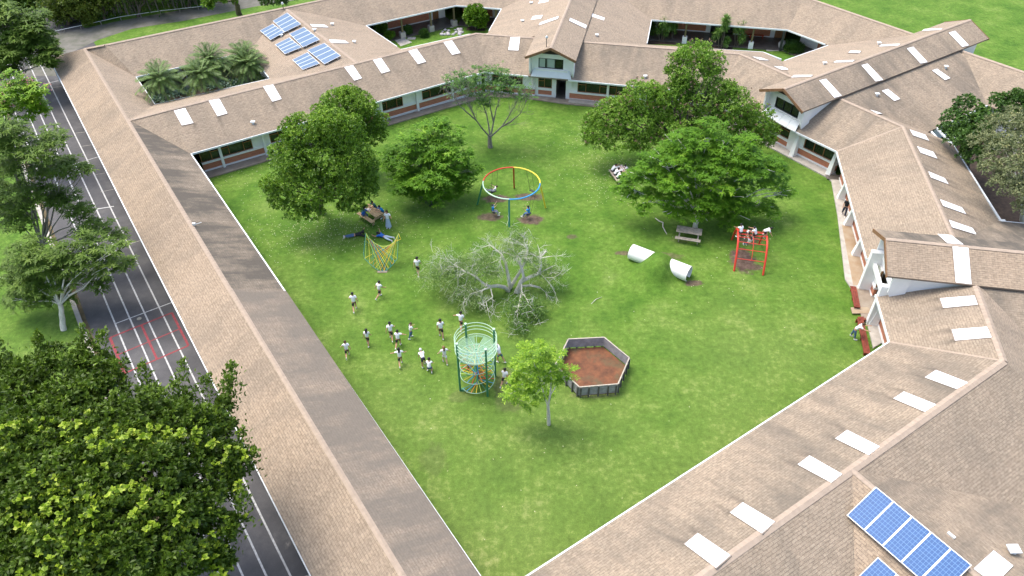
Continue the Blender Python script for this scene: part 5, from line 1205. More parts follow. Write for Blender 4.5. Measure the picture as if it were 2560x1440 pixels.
# low planting in the palm court: a mass of small leafy plants
def bedding():
    parts, tint = [], []
    for (u, v, rr, n) in ((450, 228, 1.6, 500), (600, 208, 1.6, 650), (640, 198, 1.2, 300), (400, 245, 1.0, 260), (540, 212, 1.2, 320)):
        c = np.array(P(u, v, .3)); b = c + RNG.normal(0, .5, (n, 3)) * np.array([rr, rr * .7, .15]); b[:, 2] = np.abs(b[:, 2]); parts.append(leaves(b, sph(n) + [0, 0, .5], RNG.uniform(.15, .3, n), .07)); tint.append(RNG.uniform(0, 1, n))
    o = crown('bedding_plants', parts, LM['bluegreen'], None, tint); tag(o, 'mass of low bluish-green bedding plants under the palms', 'bedding plants', kind='stuff')
bedding()

# trees of the right-hand court
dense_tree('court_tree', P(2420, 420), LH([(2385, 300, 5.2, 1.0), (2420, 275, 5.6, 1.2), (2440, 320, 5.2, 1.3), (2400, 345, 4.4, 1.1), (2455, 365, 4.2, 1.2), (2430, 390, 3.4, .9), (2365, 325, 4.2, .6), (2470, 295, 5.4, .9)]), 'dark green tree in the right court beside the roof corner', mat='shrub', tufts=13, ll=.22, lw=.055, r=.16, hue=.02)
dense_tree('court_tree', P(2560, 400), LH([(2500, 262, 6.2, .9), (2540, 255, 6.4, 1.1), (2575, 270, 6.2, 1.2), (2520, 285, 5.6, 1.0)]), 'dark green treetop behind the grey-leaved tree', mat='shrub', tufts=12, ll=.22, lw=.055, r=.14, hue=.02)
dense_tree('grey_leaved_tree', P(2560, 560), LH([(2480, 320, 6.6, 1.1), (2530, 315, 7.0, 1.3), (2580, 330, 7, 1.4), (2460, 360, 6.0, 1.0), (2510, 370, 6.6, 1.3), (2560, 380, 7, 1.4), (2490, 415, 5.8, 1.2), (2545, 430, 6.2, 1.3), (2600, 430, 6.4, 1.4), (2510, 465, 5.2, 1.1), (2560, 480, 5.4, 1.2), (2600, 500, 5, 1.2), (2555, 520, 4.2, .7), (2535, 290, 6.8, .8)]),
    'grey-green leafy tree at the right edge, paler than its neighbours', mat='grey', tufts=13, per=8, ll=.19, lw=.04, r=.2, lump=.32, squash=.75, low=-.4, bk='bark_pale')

# trees along the far left road
bgroup = 'trees beyond the gravel road'
spec = [((40, 10), 88, [(30, -20, 60), (80, 5, 46), (0, 25, 50), (60, 40, 40), (110, 30, 34)], 'feather_dark', 'dark bushy tree beyond the far end of the car park'),
        ((170, 62), 90, [(150, 5, 44), (190, -10, 44), (165, 35, 34), (205, 22, 34), (225, 45, 20), (140, 35, 24)], 'mixed', 'olive-yellow tree beyond the far end of the rail'),
        ((262, 50), 92, [(250, -15, 34), (285, -20, 34), (262, 8, 26), (230, -5, 24)], 'mixed', 'olive tree with slim trunks right of the yellower one'),
        ((345, 42), 94, [(330, -20, 30), (360, -25, 30), (400, -20, 32)], 'feather_dark', 'dark shady tree behind the middle of the rail'),
        ((470, 20), 97, [(440, -35, 36), (480, -40, 36), (520, -45, 36)], 'feather_dark', 'dark tree behind the right part of the rail')]
LM['mixed'] = leaf_mat('leaf_yellowgreen', (.07, .11, .012), (.17, .22, .028), .3, .3, (.28, .30, .05))
for (bu, bv), y, l, mt, lab in spec:
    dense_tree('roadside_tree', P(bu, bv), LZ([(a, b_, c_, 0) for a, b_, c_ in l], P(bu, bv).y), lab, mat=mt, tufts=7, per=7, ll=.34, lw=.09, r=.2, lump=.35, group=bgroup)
# the wood behind them: many slim stems and a dark understorey that reads as one mass
def wood():
    mb = MB(); parts, tint = [], []
    for k in range(150):
        u = random.uniform(120, 520); v0 = 62 - (u - 130) * .13 + random.uniform(-30, 2); b = P(u, v0); h = random.uniform(5, 8); mb.tube([b, b + Vector((random.uniform(-.4, .4), random.uniform(-.4, .4), h))], [random.uniform(.05, .12), .04], 5)
        n = 60; c = np.array(b) + np.array([0, 0, random.uniform(.3, h)]); q = c + RNG.normal(0, 1.0, (n, 3)) * np.array([1, 1, .9]); q[:, 2] = np.maximum(q[:, 2], .1)
        parts.append(leaves(q, sph(n), RNG.uniform(.2, .5, n), .09)); tint.append(RNG.uniform(0, .8, n))
    for k in range(70):
        u = random.uniform(430, 2560) if k > 60 else random.uniform(60, 520); b = P(u, random.uniform(-30, 20) if u < 520 else -60)
        if u > 520: continue
        n = 240; c = np.array(b) + np.array([0, 3, random.uniform(1, 6)]); q = c + RNG.normal(0, 1.5, (n, 3)); q[:, 2] = np.maximum(q[:, 2], .1); parts.append(leaves(q, sph(n), RNG.uniform(.3, .6, n), .12)); tint.append(RNG.uniform(0, .9, n))
    o = crown('wood', parts, LM['shrub'], None, tint); tag(o, 'dark wood of slim-stemmed trees beyond the white rail', 'wood', kind='stuff')
    mb.build('stems', M['bark_grey'], o, kind='stuff')
wood()
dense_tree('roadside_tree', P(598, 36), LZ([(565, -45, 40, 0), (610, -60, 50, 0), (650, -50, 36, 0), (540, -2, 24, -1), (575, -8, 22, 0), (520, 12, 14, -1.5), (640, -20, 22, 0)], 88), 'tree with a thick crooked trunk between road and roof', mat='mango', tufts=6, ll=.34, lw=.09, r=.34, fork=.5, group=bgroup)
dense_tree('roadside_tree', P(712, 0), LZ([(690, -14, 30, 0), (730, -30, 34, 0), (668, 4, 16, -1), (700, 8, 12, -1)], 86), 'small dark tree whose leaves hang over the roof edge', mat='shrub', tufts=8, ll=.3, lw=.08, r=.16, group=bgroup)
# soft verge plants at the foot of the wood are part of the same grass
# fallen petals and leaves on the lawn
def litter():
    parts, tint = [], []
    for (u, v, a, b_, n) in ((860, 560, 7, 4, 480), (760, 590, 5, 3, 260), (700, 470, 3, 4, 100), (1500, 350, 5, 4.5, 360), (1520, 440, 3.5, 4, 300), (1580, 470, 3, 3, 140), (1150, 380, 10, 6, 60), (1900, 520, 3, 5, 60), (600, 430, 3, 2.5, 60), (1350, 480, 12, 8, 70), (1300, 1100, 10, 12, 60), (1800, 700, 9, 6, 50)):
        c = np.array(P(u, v)); q = c + RNG.normal(0, .5, (n, 3)) * np.array([a, b_, 0]); q[:, 2] = .03; parts.append(leaves(q, RNG.normal(size=(n, 3)) * [1, 1, .1], RNG.uniform(.05, .11, n), .024, nrm=np.array([0, 0, 1.0]) + sph(n) * .2)); tint.append(RNG.uniform(0, 1, n))
    o = crown('fallen_leaves', parts, leaf_mat('fallen_petal', (.52, .50, .26), (.62, .62, .40), .1, .2, (.72, .72, .6)), None, tint); tag(o, 'pale petals and dry leaves scattered over the lawn', 'fallen leaves', kind='stuff')
litter()
# ------------------------------------------------------------ playground
def paint(name, c, r=.4): return plain(name, c, r, .08, 4)
PC = dict(red=paint('paint_red', (.62, .05, .03)), yellow=paint('paint_yellow', (.80, .62, .06)), blue=paint('paint_blue', (.04, .32, .62)), teal=paint('paint_teal', (.03, .25, .24)), green=paint('paint_green', (.04, .20, .10)),
          mint=paint('paint_mint', (.44, .62, .46)), orange=paint('paint_orange', (.75, .28, .05)), brick=paint('paint_brickred', (.42, .06, .02)), lime=paint('paint_lime', (.45, .62, .12)), pale=paint('paint_palegreen', (.30, .48, .36)))
def rel(parent, mb, name, mat, **kw):
    o = mb.build(name, mat, **kw); return world_child(o, parent)
# ring of swings
def ring_swing():
    Z = 2.66; L_, R_ = P(1206.5, 456, Z), P(1351.5, 460, Z); Tp, Bt = P(1284, 418.5, Z), P(1273, 497, Z); c = (L_ + R_ + Tp + Bt) / 4; rad = ((R_ - L_).length + (Tp - Bt).length) / 4
    t = empty('ring_swing_set', (c.x, c.y, 0), 0, 'round multicoloured swing frame on four coloured legs', 'swing set')
    ang = lambda q: math.atan2(q.y - c.y, q.x - c.x); aT, aR, aB, aL = ang(Tp), ang(P(1352, 459, Z)), ang(Bt), ang(P(1206, 453, Z))
    def arc(a, b, name, mat):
        b = a - ((a - b) % (2 * math.pi))
        pts = [c + Vector((math.cos(a + (b - a) * k / 16) * rad, math.sin(a + (b - a) * k / 16) * rad, 0)) for k in range(17)]
        mb = MB(); mb.tube(pts, .055, 7); rel(t, mb, 'ring_bar', mat)
    arc(aL + 2 * math.pi, aT, 'a', PC['orange'] if 0 else PC['red']); arc(aT, aR, 'a', PC['yellow']); arc(aR, aB, 'a', PC['blue']); arc(aB + 2 * math.pi, aL, 'a', PC['mint'])
    for (u, v, fu, fv, m_) in ((1284, 418.5, 1285.5, 471, 'brick'), (1206, 453, 1193, 513, 'green'), (1352.5, 459, 1364, 521, 'yellow'), (1273, 497, 1273, 568, 'teal')):
        top = P(u, v, Z); a = ang(top); top = c + Vector((math.cos(a), math.sin(a), 0)) * rad; mb = MB(); mb.tube([P(fu, fv, -.05), top], .065, 8); rel(t, mb, 'leg', PC[m_])
    seats = []
    for (u, v, a_off) in ((1234, 480, 0), (1331, 478, 0), (1233, 530, 0), (1322, 536, 0)):
        s0 = P(u, v, .42); a = ang(s0); rc = Vector((math.cos(a), math.sin(a), 0)); tg = Vector((-rc.y, rc.x, 0))
        s = empty('swing', s0, 0); world_child(s, t); s0 = Vector(s0)
        for sg in (-1, 1):
            top = c + (rc + tg * sg * .12).normalized() * rad; mb = MB(); mb.tube([s0 + tg * sg * .24, top], .011, 4); rel_c(s, mb, 'chain', M['dark_metal'])
        mb = MB(); mb.prism([s0 + tg * .27 + rc * .09, s0 - tg * .27 + rc * .09, s0 - tg * .27 - rc * .09, s0 + tg * .27 - rc * .09], (0, 0, .03)); rel_c(s, mb, 'seat', M['dark_metal'])
        seats.append(s0)
    return seats
def rel_c(parent, mb, name, mat):           # child of a child, in world coordinates
    o = mb.build(name, mat); o.parent = parent; bpy.context.view_layer.update(); o.matrix_parent_inverse = parent.matrix_world.inverted(); return o
SEATS = ring_swing()

# spiral climbing tower
def tower():
    ctr = P(1188.5, 843.5, 4.05); rad = (P(1241.8, 846, 4.05) - P(1135.5, 843, 4.05)).length / 2; c = Vector((ctr.x, ctr.y, 0)); t = empty('climbing_tower', c, 0, 'tall green cylindrical climbing tower with a colourful spiral of bars', 'climbing tower')
    circ = lambda z, r, n=40: [c + Vector((math.cos(2 * math.pi * k / n) * r, math.sin(2 * math.pi * k / n) * r, z)) for k in range(n)]
    for z in (4.05, 3.78, 3.51, 3.10):
        mb = MB(); mb.tube(circ(z, rad), .022, 5, closed=True); rel(t, mb, 'guard_rail', PC['mint'])
    for (u, v, fu, fv) in ((1143.5, 860, 1150.5, 977), (1212.8, 873, 1216.5, 988), (1231.7, 825, 1233, 940), (1164.6, 812, 1168, 925)):
        top = P(u, v, 4.1); d = (xy(top) - c).normalized() * rad * .98; mb = MB(); mb.tube([c + d + Vector((0, 0, -.05)), c + d + Vector((0, 0, 4.1))], .065, 8); p = rel(t, mb, 'post', PC['green'])
        mb = MB(); mb.tube([c + d + Vector((0, 0, 4.1)), c + d + Vector((0, 0, 4.17))], .085, 8); o = mb.build('post_cap', PC['mint']); o.parent = p
    # expanded-metal deck with an opening
    m, n, l, b = nt('mesh_deck'); l_ = l; b.inputs['Base Color'].default_value = (.26, .44, .30, 1); b.inputs['Roughness'].default_value = .5
    ck = n.new('ShaderNodeTexChecker'); ck.inputs['Scale'].default_value = 22; l.new(coords(n, 'obj'), ck.inputs[0])
    tr = n.new('ShaderNodeBsdfTransparent'); mx = n.new('ShaderNodeMixShader'); l.new(math_(n, l, 'MULTIPLY', ck.outputs['Fac'], .98), mx.inputs[0]); l.new(b.outputs[0], mx.inputs[1]); l.new(tr.outputs[0], mx.inputs[2]); l.new(mx.outputs[0], n['Material Output'].inputs[0])
    mb = MB(); N = 48
    for k in range(N):
        a0, a1 = 2 * math.pi * k / N, 2 * math.pi * (k + 1) / N; rings = [(0.05, rad)] if not (1.05 < a0 < 1.62) else [(0.05, rad * .45), (rad * .86, rad)]
        for r0, r1 in rings:
            q = [c + Vector((math.cos(a) * r, math.sin(a) * r, 3.02)) for a, r in ((a0, r0), (a0, r1), (a1, r1), (a1, r0))]; mb.face(q)
    rel(t, mb, 'deck', m)
    for k in range(16):
        a = 2 * math.pi * k / 16; mb = MB(); mb.tube([c + Vector((0, 0, 3.0)), c + Vector((math.cos(a) * rad, math.sin(a) * rad, 3.0))], .014, 4); rel(t, mb, 'deck_rib', PC['mint'])
    mb = MB(); mb.tube([c, c + Vector((0, 0, 3.02))], .06, 8); rel(t, mb, 'centre_pole', PC['green'])
    cols = ['teal', 'blue', 'orange', 'yellow', 'lime', 'green', 'yellow', 'blue', 'red', 'teal', 'orange', 'red', 'brick', 'yellow']
    turns, r2 = 3.25, rad * .84; n = 64; hx = []
    a_start = -2.6
    for k in range(n + 1):
        f_ = k / n; a = a_start + f_ * turns * 2 * math.pi; z = .12 + f_ * 2.75; e = c + Vector((math.cos(a) * r2, math.sin(a) * r2, z)); hx.append(e)
        mb = MB(); mb.tube([c + Vector((0, 0, z)), e], .027, 4); rel(t, mb, 'step_bar', PC[cols[k % 14]])
    hp_ = []
    for k in range(161):
        f_ = k / 160; a = a_start + f_ * turns * 2 * math.pi; hp_.append(c + Vector((math.cos(a) * r2, math.sin(a) * r2, .12 + f_ * 2.75)))
    mb = MB(); mb.tube(hp_, .026, 5); rel(t, mb, 'spiral_rail', PC['pale']); mb = MB(); q = hp_[0]; mb.tube([q + Vector((0, 0, -.12)), q], [.14, .1], 10); rel(t, mb, 'foot_plate', PC['green'])
    return c, rad
TWC, TWR = tower()

# twisted climbing net of straight bars
def hypar():
    o_ = lambda x, y: (820 + x / 6.547, 480 + y / 6.547)
    base = P(955, 672); t = empty('twisted_climbing_frame', base, 0, 'twisted multicoloured climbing frame of crossing straight bars', 'climbing frame')
    T = [(620, 672, 2.3), (665, 745, 2.0), (715, 795, 1.75), (770, 840, 1.55), (835, 875, 1.4), (900, 890, 1.32), (960, 885, 1.34), (1020, 865, 1.45), (1070, 825, 1.65), (1110, 770, 1.9), (1155, 682, 2.3)]
    B = [(583, 1000, 1.0), (595, 1085, .75), (680, 1170, .45), (760, 1240, .22), (830, 1285, .08), (890, 1300, .03), (950, 1285, .08), (1010, 1240, .22), (1070, 1175, .45), (1135, 1090, .75), (1137, 1000, 1.0)]
    T = [P(*o_(x, y), z) for x, y, z in T]; B = [P(*o_(x, y), z) for x, y, z in B]
    cols = ['lime', 'teal', 'orange', 'blue', 'yellow', 'teal', 'orange', 'blue', 'yellow', 'orange', 'teal']; n = len(T)
    def samp(A, f_): x = f_ * (len(A) - 1); i = min(int(x), len(A) - 2); return A[i].lerp(A[i + 1], x - i)
    for k in range(9):
        f_ = k / 8; cc = cols[k % 11]
        mb = MB(); mb.tube([samp(T, .02 + f_ * .40), samp(B, .46 + .44 * f_)], .016, 4); rel(t, mb, 'bar', PC[cc])
        mb = MB(); mb.tube([samp(T, .98 - f_ * .34), samp(B, .54 - .44 * f_)], .019 if k in (8, 0, 4) else .016, 4); rel(t, mb, 'bar', PC['yellow' if k in (8, 0, 4) else cols[(k * 3 + 2) % 11]])
    for k in range(5):
        f_ = k / 4
        for sg in (0, 1):
            g = (lambda x: 1 - x) if sg else (lambda x: x)
            mb = MB(); mb.tube([samp(T, g(.01 + f_ * .34)), samp(B, g(.12 + f_ * .34))], .014, 4); rel(t, mb, 'bar', PC[['lime', 'yellow', 'teal', 'lime', 'orange'][k]])
    for f0, f1, cc in ((.12, .30, 'orange'), (.22, .45, 'teal')):      # cross ties
        for s_ in (0, 1):
            g = lambda x: 1 - x if s_ else x
            mb = MB(); mb.tube([samp(T, g(.0)).lerp(samp(B, g(0)), f0 * 1.8), samp(T, g(f1)).lerp(samp(B, g(.35)), .15)], .015, 4); rel(t, mb, 'bar', PC[cc])
    mb = MB(); mb.tube(T, .026, 5); rel(t, mb, 'upper_rail', PC['lime']); mb = MB(); mb.tube([T[0]] + B + [T[-1]], .022, 5); rel(t, mb, 'lower_rail', PC['teal'])
    e = P(*o_(1195, 770), 2.0); mb = MB(); mb.tube([T[-1], P(*o_(1175, 735), 2.2), e, P(*o_(1120, 805), 1.9)], .02, 5); rel(t, mb, 'hand_loop', PC['yellow'])
    mb = MB(); mb.box(B[5] + Vector((0, 0, -.02)), (.7, .25, .06)); rel(t, mb, 'foot', M['concrete'])
    for q in (T[0], T[-1]):     # rear stays that hold the horns up
        mb = MB(); mb.tube([q, xy(q) * .6 + xy(P(955, 640)) * .4], .022, 5); rel(t, mb, 'stay', PC['lime'])
hypar()

# red arched climber
def red_arch():
    o_ = lambda x, y: (1820 + x / 10.283, 560 + y / 10.283)
    FL, FR, BL, BR = P(*o_(155, 1210)), P(*o_(900, 1315)), P(*o_(100, 405)), P(*o_(800, 500)); c = (FL + FR + BL + BR) / 4; t = empty('arched_climber', c, 0, 'red arched climbing frame over a worn patch, full of children', 'climbing frame')
    def arch(a, b):
        return [a.lerp(b, f_) + Vector((0, 0, 2.05 * (1 - abs(2 * f_ - 1) ** 2.6))) for f_ in [k / 20 for k in range(21)]]
    A, B = arch(FL, BL), arch(FR, BR)
    for X in (A, B): mb = MB(); mb.tube(X, .075, 8); rel(t, mb, 'arch', PC['red'])
    for k in (2, 4, 6, 8, 10, 12, 14, 16, 18): mb = MB(); mb.tube([A[k], B[k]], .028, 5); rel(t, mb, 'rung', PC['red'])
    mb = MB(); mb.tube([A[k].lerp(B[k], .53) for k in range(2, 15)], .024, 5); rel(t, mb, 'spine', PC['red'])
    return A, B
RA, RB = red_arch()

# pipe tunnel under the mound
def tunnel():
    a, b = TUN_A, TUN_B; d = (b - a).normalized(); s = Vector((-d.y, d.x, 0)); t = empty('tunnel_pipe', (a + b) / 2, 0, 'white concrete pipe tunnel half buried in a grassy mound', 'tunnel'); r = .58
    mb = MB(); rows = []
    L = (b - a).length; c0 = a - d * .05 + Vector((0, 0, r - .10)); N = 30
    for f_ in (0, .25, .5, .75, 1): rows.append([c0 + d * L * f_ + (s * math.cos(2 * math.pi * k / N) + Vector((0, 0, 1)) * math.sin(2 * math.pi * k / N)) * r for k in range(N)])
    mb.grid(rows, closed=True)
    inn = [[p + (c0 + d * L * f_ - p) * .09 for p in row] for row, f_ in zip(rows, (0, .25, .5, .75, 1))]; mb.grid([list(reversed(q)) for q in inn], closed=True)
    for R_, I_ in ((rows[0], inn[0]), (inn[-1], rows[-1])): mb.grid([I_, R_], closed=True, smooth=False)
    rel(t, mb, 'pipe', plain('pipe_white', (.82, .82, .78), .6, .04, 1.5))
tunnel()

# hexagonal plank pen
def pen():
    wd = plain('weathered_plank', (.40, .40, .40), .85, .3, 3, c2=(.24, .235, .24)); top = [P(u, v, .88) for u, v in ((1420.9, 848), (1510.4, 843.5), (1573.1, 894.9), (1545.1, 960), (1448.5, 968), (1388.9, 912))]; c = sum(top, Vector()) / 6
    t = empty('hexagonal_pen', xy(c), 0, 'hexagonal weathered plank pen with a red earth floor', 'pen'); top = [xy(q) for q in top]
    for k in range(6):
        a, b = top[k], top[(k + 1) % 6]; d = (b - a).normalized(); n = Vector((-d.y, d.x, 0)); n = n if n.dot(xy(c) - a) < 0 else -n
        mb = MB()
        for j in range(4):
            z = .13 + j * .19; mb.bar(a + Vector((0, 0, z + .09)), b + Vector((0, 0, z + .09)), .035, .182)
        rel(t, mb, 'plank_wall', wd); mb = MB(); mb.bar(a + Vector((0, 0, .895)), b + Vector((0, 0, .895)), .07, .03); rel(t, mb, 'top_board', plain('plank_pale', (.42, .38, .30), .8, .2, 4))
        L = (b - a).length
        for f_ in (.04, .25, .5, .75, .96):
            p = a + d * L * f_ + n * .055; mb = MB(); mb.box(p + Vector((0, 0, .42)), (.085, .085, .92), Matrix.Rotation(math.atan2(d.y, d.x), 3, 'Z')); rel(t, mb, 'stake', plain('stake_dark', (.11, .105, .095), .85, .3, 5))
    mb = MB(); mb.face([q + Vector((0, 0, .05)) for q in [c_ + (xy(c) - c_) * .02 for c_ in top][::-1]])
    m, n, l, b_ = nt('red_earth'); f1 = noise(n, l, coords(n), 1.3, 6, .7); f2 = noise(n, l, coords(n), .7, 4, .6, ((1, 1, 1), (5, 2, 0)))
    cc = ramp(n, l, f1, [(.3, (.085, .040, .022)), (.55, (.175, .072, .034)), (.75, (.27, .115, .05))]); k = ramp(n, l, f2, [(.48, 0.0), (.62, 1.0)]); l.new(mixc(n, l, math_(n, l, 'MULTIPLY', k, .65), cc, (.10, .095, .05)), b_.inputs['Base Color']); b_.inputs['Roughness'].default_value = .95; bump(n, l, b_, f1, .03)
    o = rel(t, mb, 'earth_floor', m)
    if o.data.polygons[0].normal.z < 0: o.data.flip_normals()
pen()

# picnic tables
def picnic(loc, rz, label, mat, worn=0):
    t = empty('picnic_table', loc, rz, label, 'picnic table', 'wooden picnic tables on the lawn'); Lh = .95
    for k in range(4): mb = MB(); mb.box((0, -.29 + k * .193, .74), (2 * Lh, .17, .04)); mb.build('table_plank', mat, t)
    for sg in (-1, 1):
        for k in range(2): mb = MB(); mb.box((0, sg * (.62 + k * .17), .44), (2 * Lh, .15, .04)); mb.build('bench_plank', mat, t)
        mb = MB(); mb.box((sg * (Lh - .25), 0, .39), (.06, 1.62, .09)); mb.build('cross_beam', mat, t)
        mb = MB(); mb.box((sg * (Lh - .25), 0, .69), (.06, .72, .07)); mb.build('table_beam', mat, t)
        for s2 in (-1, 1): mb = MB(); mb.bar((sg * (Lh - .25) + .05, s2 * .22, .70), (sg * (Lh - .25) + .05, s2 * .62, .0), .05, .09); mb.build('leg', mat, t)
    return t
wd_new = plain('picnic_wood_tan', (.46, .33, .18), .7, .3, 5, kind='obj'); wd_old = plain('picnic_wood_grey', (.33, .29, .23), .8, .3, 5, kind='obj')
# table one: bench edge runs from (892,533) to (932,558)
p1a, p1b = P(893, 533, .44), P(930, 557, .44); a1 = math.atan2(p1b.y - p1a.y, p1b.x - p1a.x); T1c = xy((p1a + p1b) / 2) + Vector((-math.sin(a1), math.cos(a1), 0)) * .80
picnic(T1c, a1, 'tan picnic table under the large round tree, with seated people around it', wd_new)
p2a, p2b = P(1694, 596, .44), P(1744, 604, .44); a2 = math.atan2(p2b.y - p2a.y, p2b.x - p2a.x); T2c = xy((p2a + p2b) / 2) + Vector((-math.sin(a2), math.cos(a2), 0)) * .80
picnic(T2c, a2, 'empty grey picnic table in front of the bright feathery tree', wd_old)
p3a, p3b = P(1527, 430, .44), P(1540, 448, .44); a3_ = math.atan2(p3b.y - p3a.y, p3b.x - p3a.x); T3c = xy((p3a + p3b) / 2) + Vector((-math.sin(a3_), math.cos(a3_), 0)) * .80
picnic(T3c, a3_, 'picnic table crowded with children in white shirts, beside the spreading tree', wd_old)
mb = MB(); q = P(905 + 0, 524, .77)
def paper(q, w, h, rz, label):
    t = MB(); t.box((0, 0, .004), (w, h, .008)); o = t.build('paper_sheet', plain('paper_white', (.8, .8, .82), .6, .03)); o.location = q; o.rotation_euler = (0, 0, rz); tag(o, label, 'paper')
paper(P(918, 524, .765), .5, .36, a1 + .6, 'white sheet of drawing paper on the tan picnic table'); paper(P(1551, 421, .765), .75, .55, a3_, 'large white sheet on the crowded picnic table')

# red-brown planks along the walkway edge, concrete step, tree guard, fallen branch
def edge_board(u1, v1, u2, v2, label, w=.42):
    a, b = P(u1, v1, .32), P(u2, v2, .32); t = empty('low_bench', xy((a + b) / 2), 0, label, 'bench', 'red-brown benches along the walkway'); d = (b - a).normalized(); s = Vector((-d.y, d.x, 0))
    mt = plain('bench_redbrown', (.26, .055, .03), .5, .3, 5, c2=(.12, .03, .02))
    for k in range(3): mb = MB(); mb.bar(a + s * (k - 1) * w / 3, b + s * (k - 1) * w / 3, w / 3 - .012, .05); rel(t, mb, 'plank', mt)
    n = max(2, int((b - a).length / 1.2))
    for k in range(n + 1): q = a.lerp(b, (k + .15) / (n + .3)); mb = MB(); mb.box(setz(q, .15), (.3, .08, .30)); rel(t, mb, 'leg', mt)
edge_board(2133, 716, 2143, 768, 'dark red bench at the lawn edge near the entrance portal'); edge_board(2151, 800, 2168, 884, 'longer dark red bench that a person in white stands beside')
edge_board(2146, 797, 2161, 796, 'short red bench set crosswise between the two long red benches', .34)
for q in (P(2146, 781),): sheet('paving_slab', [q + Vector((-.55, -.25, 0)), q + Vector((.75, -.25, 0)), q + Vector((.75, .35, 0)), q + Vector((-.45, .35, 0))], .16, M['walk_stain'], .06)
sheet('paving_slab', [P(2062, 440), P(2100, 440), P(2100, 452), P(2066, 450)], .13, M['floor_dark'], .03)
def guard():
    c = P(1078, 512); t = empty('tree_guard', c, 0, 'low square dark mesh guard around the feathery tree', 'tree guard'); q = [P(1048, 498), P(1075, 517), P(1106, 500), P(1078, 486)]
    m, n, l, b = nt('mesh_dark'); b.inputs['Base Color'].default_value = (.03, .05, .05, 1); ck = n.new('ShaderNodeTexChecker'); ck.inputs['Scale'].default_value = 26; l.new(coords(n), ck.inputs[0])
    tr = n.new('ShaderNodeBsdfTransparent'); mx = n.new('ShaderNodeMixShader'); l.new(ck.outputs['Fac'], mx.inputs[0]); l.new(b.outputs[0], mx.inputs[1]); l.new(tr.outputs[0], mx.inputs[2]); l.new(mx.outputs[0], n['Material Output'].inputs[0])
    for k in range(4):
        a, b_ = q[k], q[(k + 1) % 4]; mb = MB(); mb.face([a, b_, b_ + Vector((0, 0, .5)), a + Vector((0, 0, .5))]); rel(t, mb, 'mesh_panel', m); mb = MB(); mb.tube([a, a + Vector((0, 0, .6))], .03, 5); rel(t, mb, 'post', M['dark_metal'])
        mb = MB(); mb.tube([a + Vector((0, 0, .52)), b_ + Vector((0, 0, .52))], .018, 4); rel(t, mb, 'rail', M['dark_metal'])
guard()
mb = MB(); o_ = lambda x, y: P(1500 + x / 4.235, 380 + y / 4.235, .06); mb.tube([o_(585, 700), o_(625, 730), o_(668, 748), o_(665, 790), o_(690, 840), o_(708, 870)], [.03, .045, .05, .045, .035, .02], 5); tag(mb.build('fallen_branch', M['bark_pale']), 'crooked pale branch lying on the grass left of the empty picnic table', 'branch')
mb = MB(); q = P(1283, 700); mb.tube([P(1478, 760, .04), P(1490, 748, .05), P(1505, 742, .04)], [.015, .02, .01], 4); tag(mb.build('fallen_twig', M['bark_pale']), 'thin twig on the lawn right of the bare tree', 'twig')

# rail beyond the gravel road
def rail():
    pts = [P(118, 82, .45), P(200, 64, .45), P(300, 42, .45), P(400, 27, .45), P(495, 17, .45), P(560, 4, .45), P(620, -6, .45)]; t = empty('rail_fence', xy(pts[0]), 0, 'long low white rail on posts between the gravel road and the wood', 'fence')
    mb = MB(); mb.tube(pts, .03, 6); rel(t, mb, 'rail', M['gutter'])
    for k in range(len(pts) - 1):
        for j in range(2): q = pts[k].lerp(pts[k + 1], j / 2); mb = MB(); mb.tube([setz(q, 0), setz(q, .45)], .05, 5); rel(t, mb, 'post', M['bark_grey'])
rail()

# solar arrays
def cell_mat(name, c, line, nx, ny):
    m, n, l, b = nt(name); uv = coords(n, 'uv'); sp = n.new('ShaderNodeSeparateXYZ'); l.new(uv, sp.inputs[0])
    gx = math_(n, l, 'ABSOLUTE', math_(n, l, 'SUBTRACT', math_(n, l, 'FRACT', math_(n, l, 'MULTIPLY', sp.outputs[0], nx)), .5)); gy = math_(n, l, 'ABSOLUTE', math_(n, l, 'SUBTRACT', math_(n, l, 'FRACT', math_(n, l, 'MULTIPLY', sp.outputs[1], ny)), .5))
    g = math_(n, l, 'GREATER_THAN', math_(n, l, 'MAXIMUM', gx, gy), .465); f_ = noise(n, l, coords(n), 5, 3, .6)
    cc = mixc(n, l, f_, [x * .8 for x in c], [x * 1.2 for x in c]); l.new(mixc(n, l, g, cc, line), b.inputs['Base Color']); b.inputs['Roughness'].default_value = .4; b.inputs['Specular IOR Level'].default_value = .25; return m
M['cell'] = cell_mat('solar_cells', (.026, .090, .24), (.13, .27, .46), 6, 10); M['cell_b'] = cell_mat('solar_cells_grey', (.10, .165, .26), (.17, .25, .35), 6, 10)
M['frame_w'] = plain('panel_frame', (.75, .78, .80), .35, .05, 3)
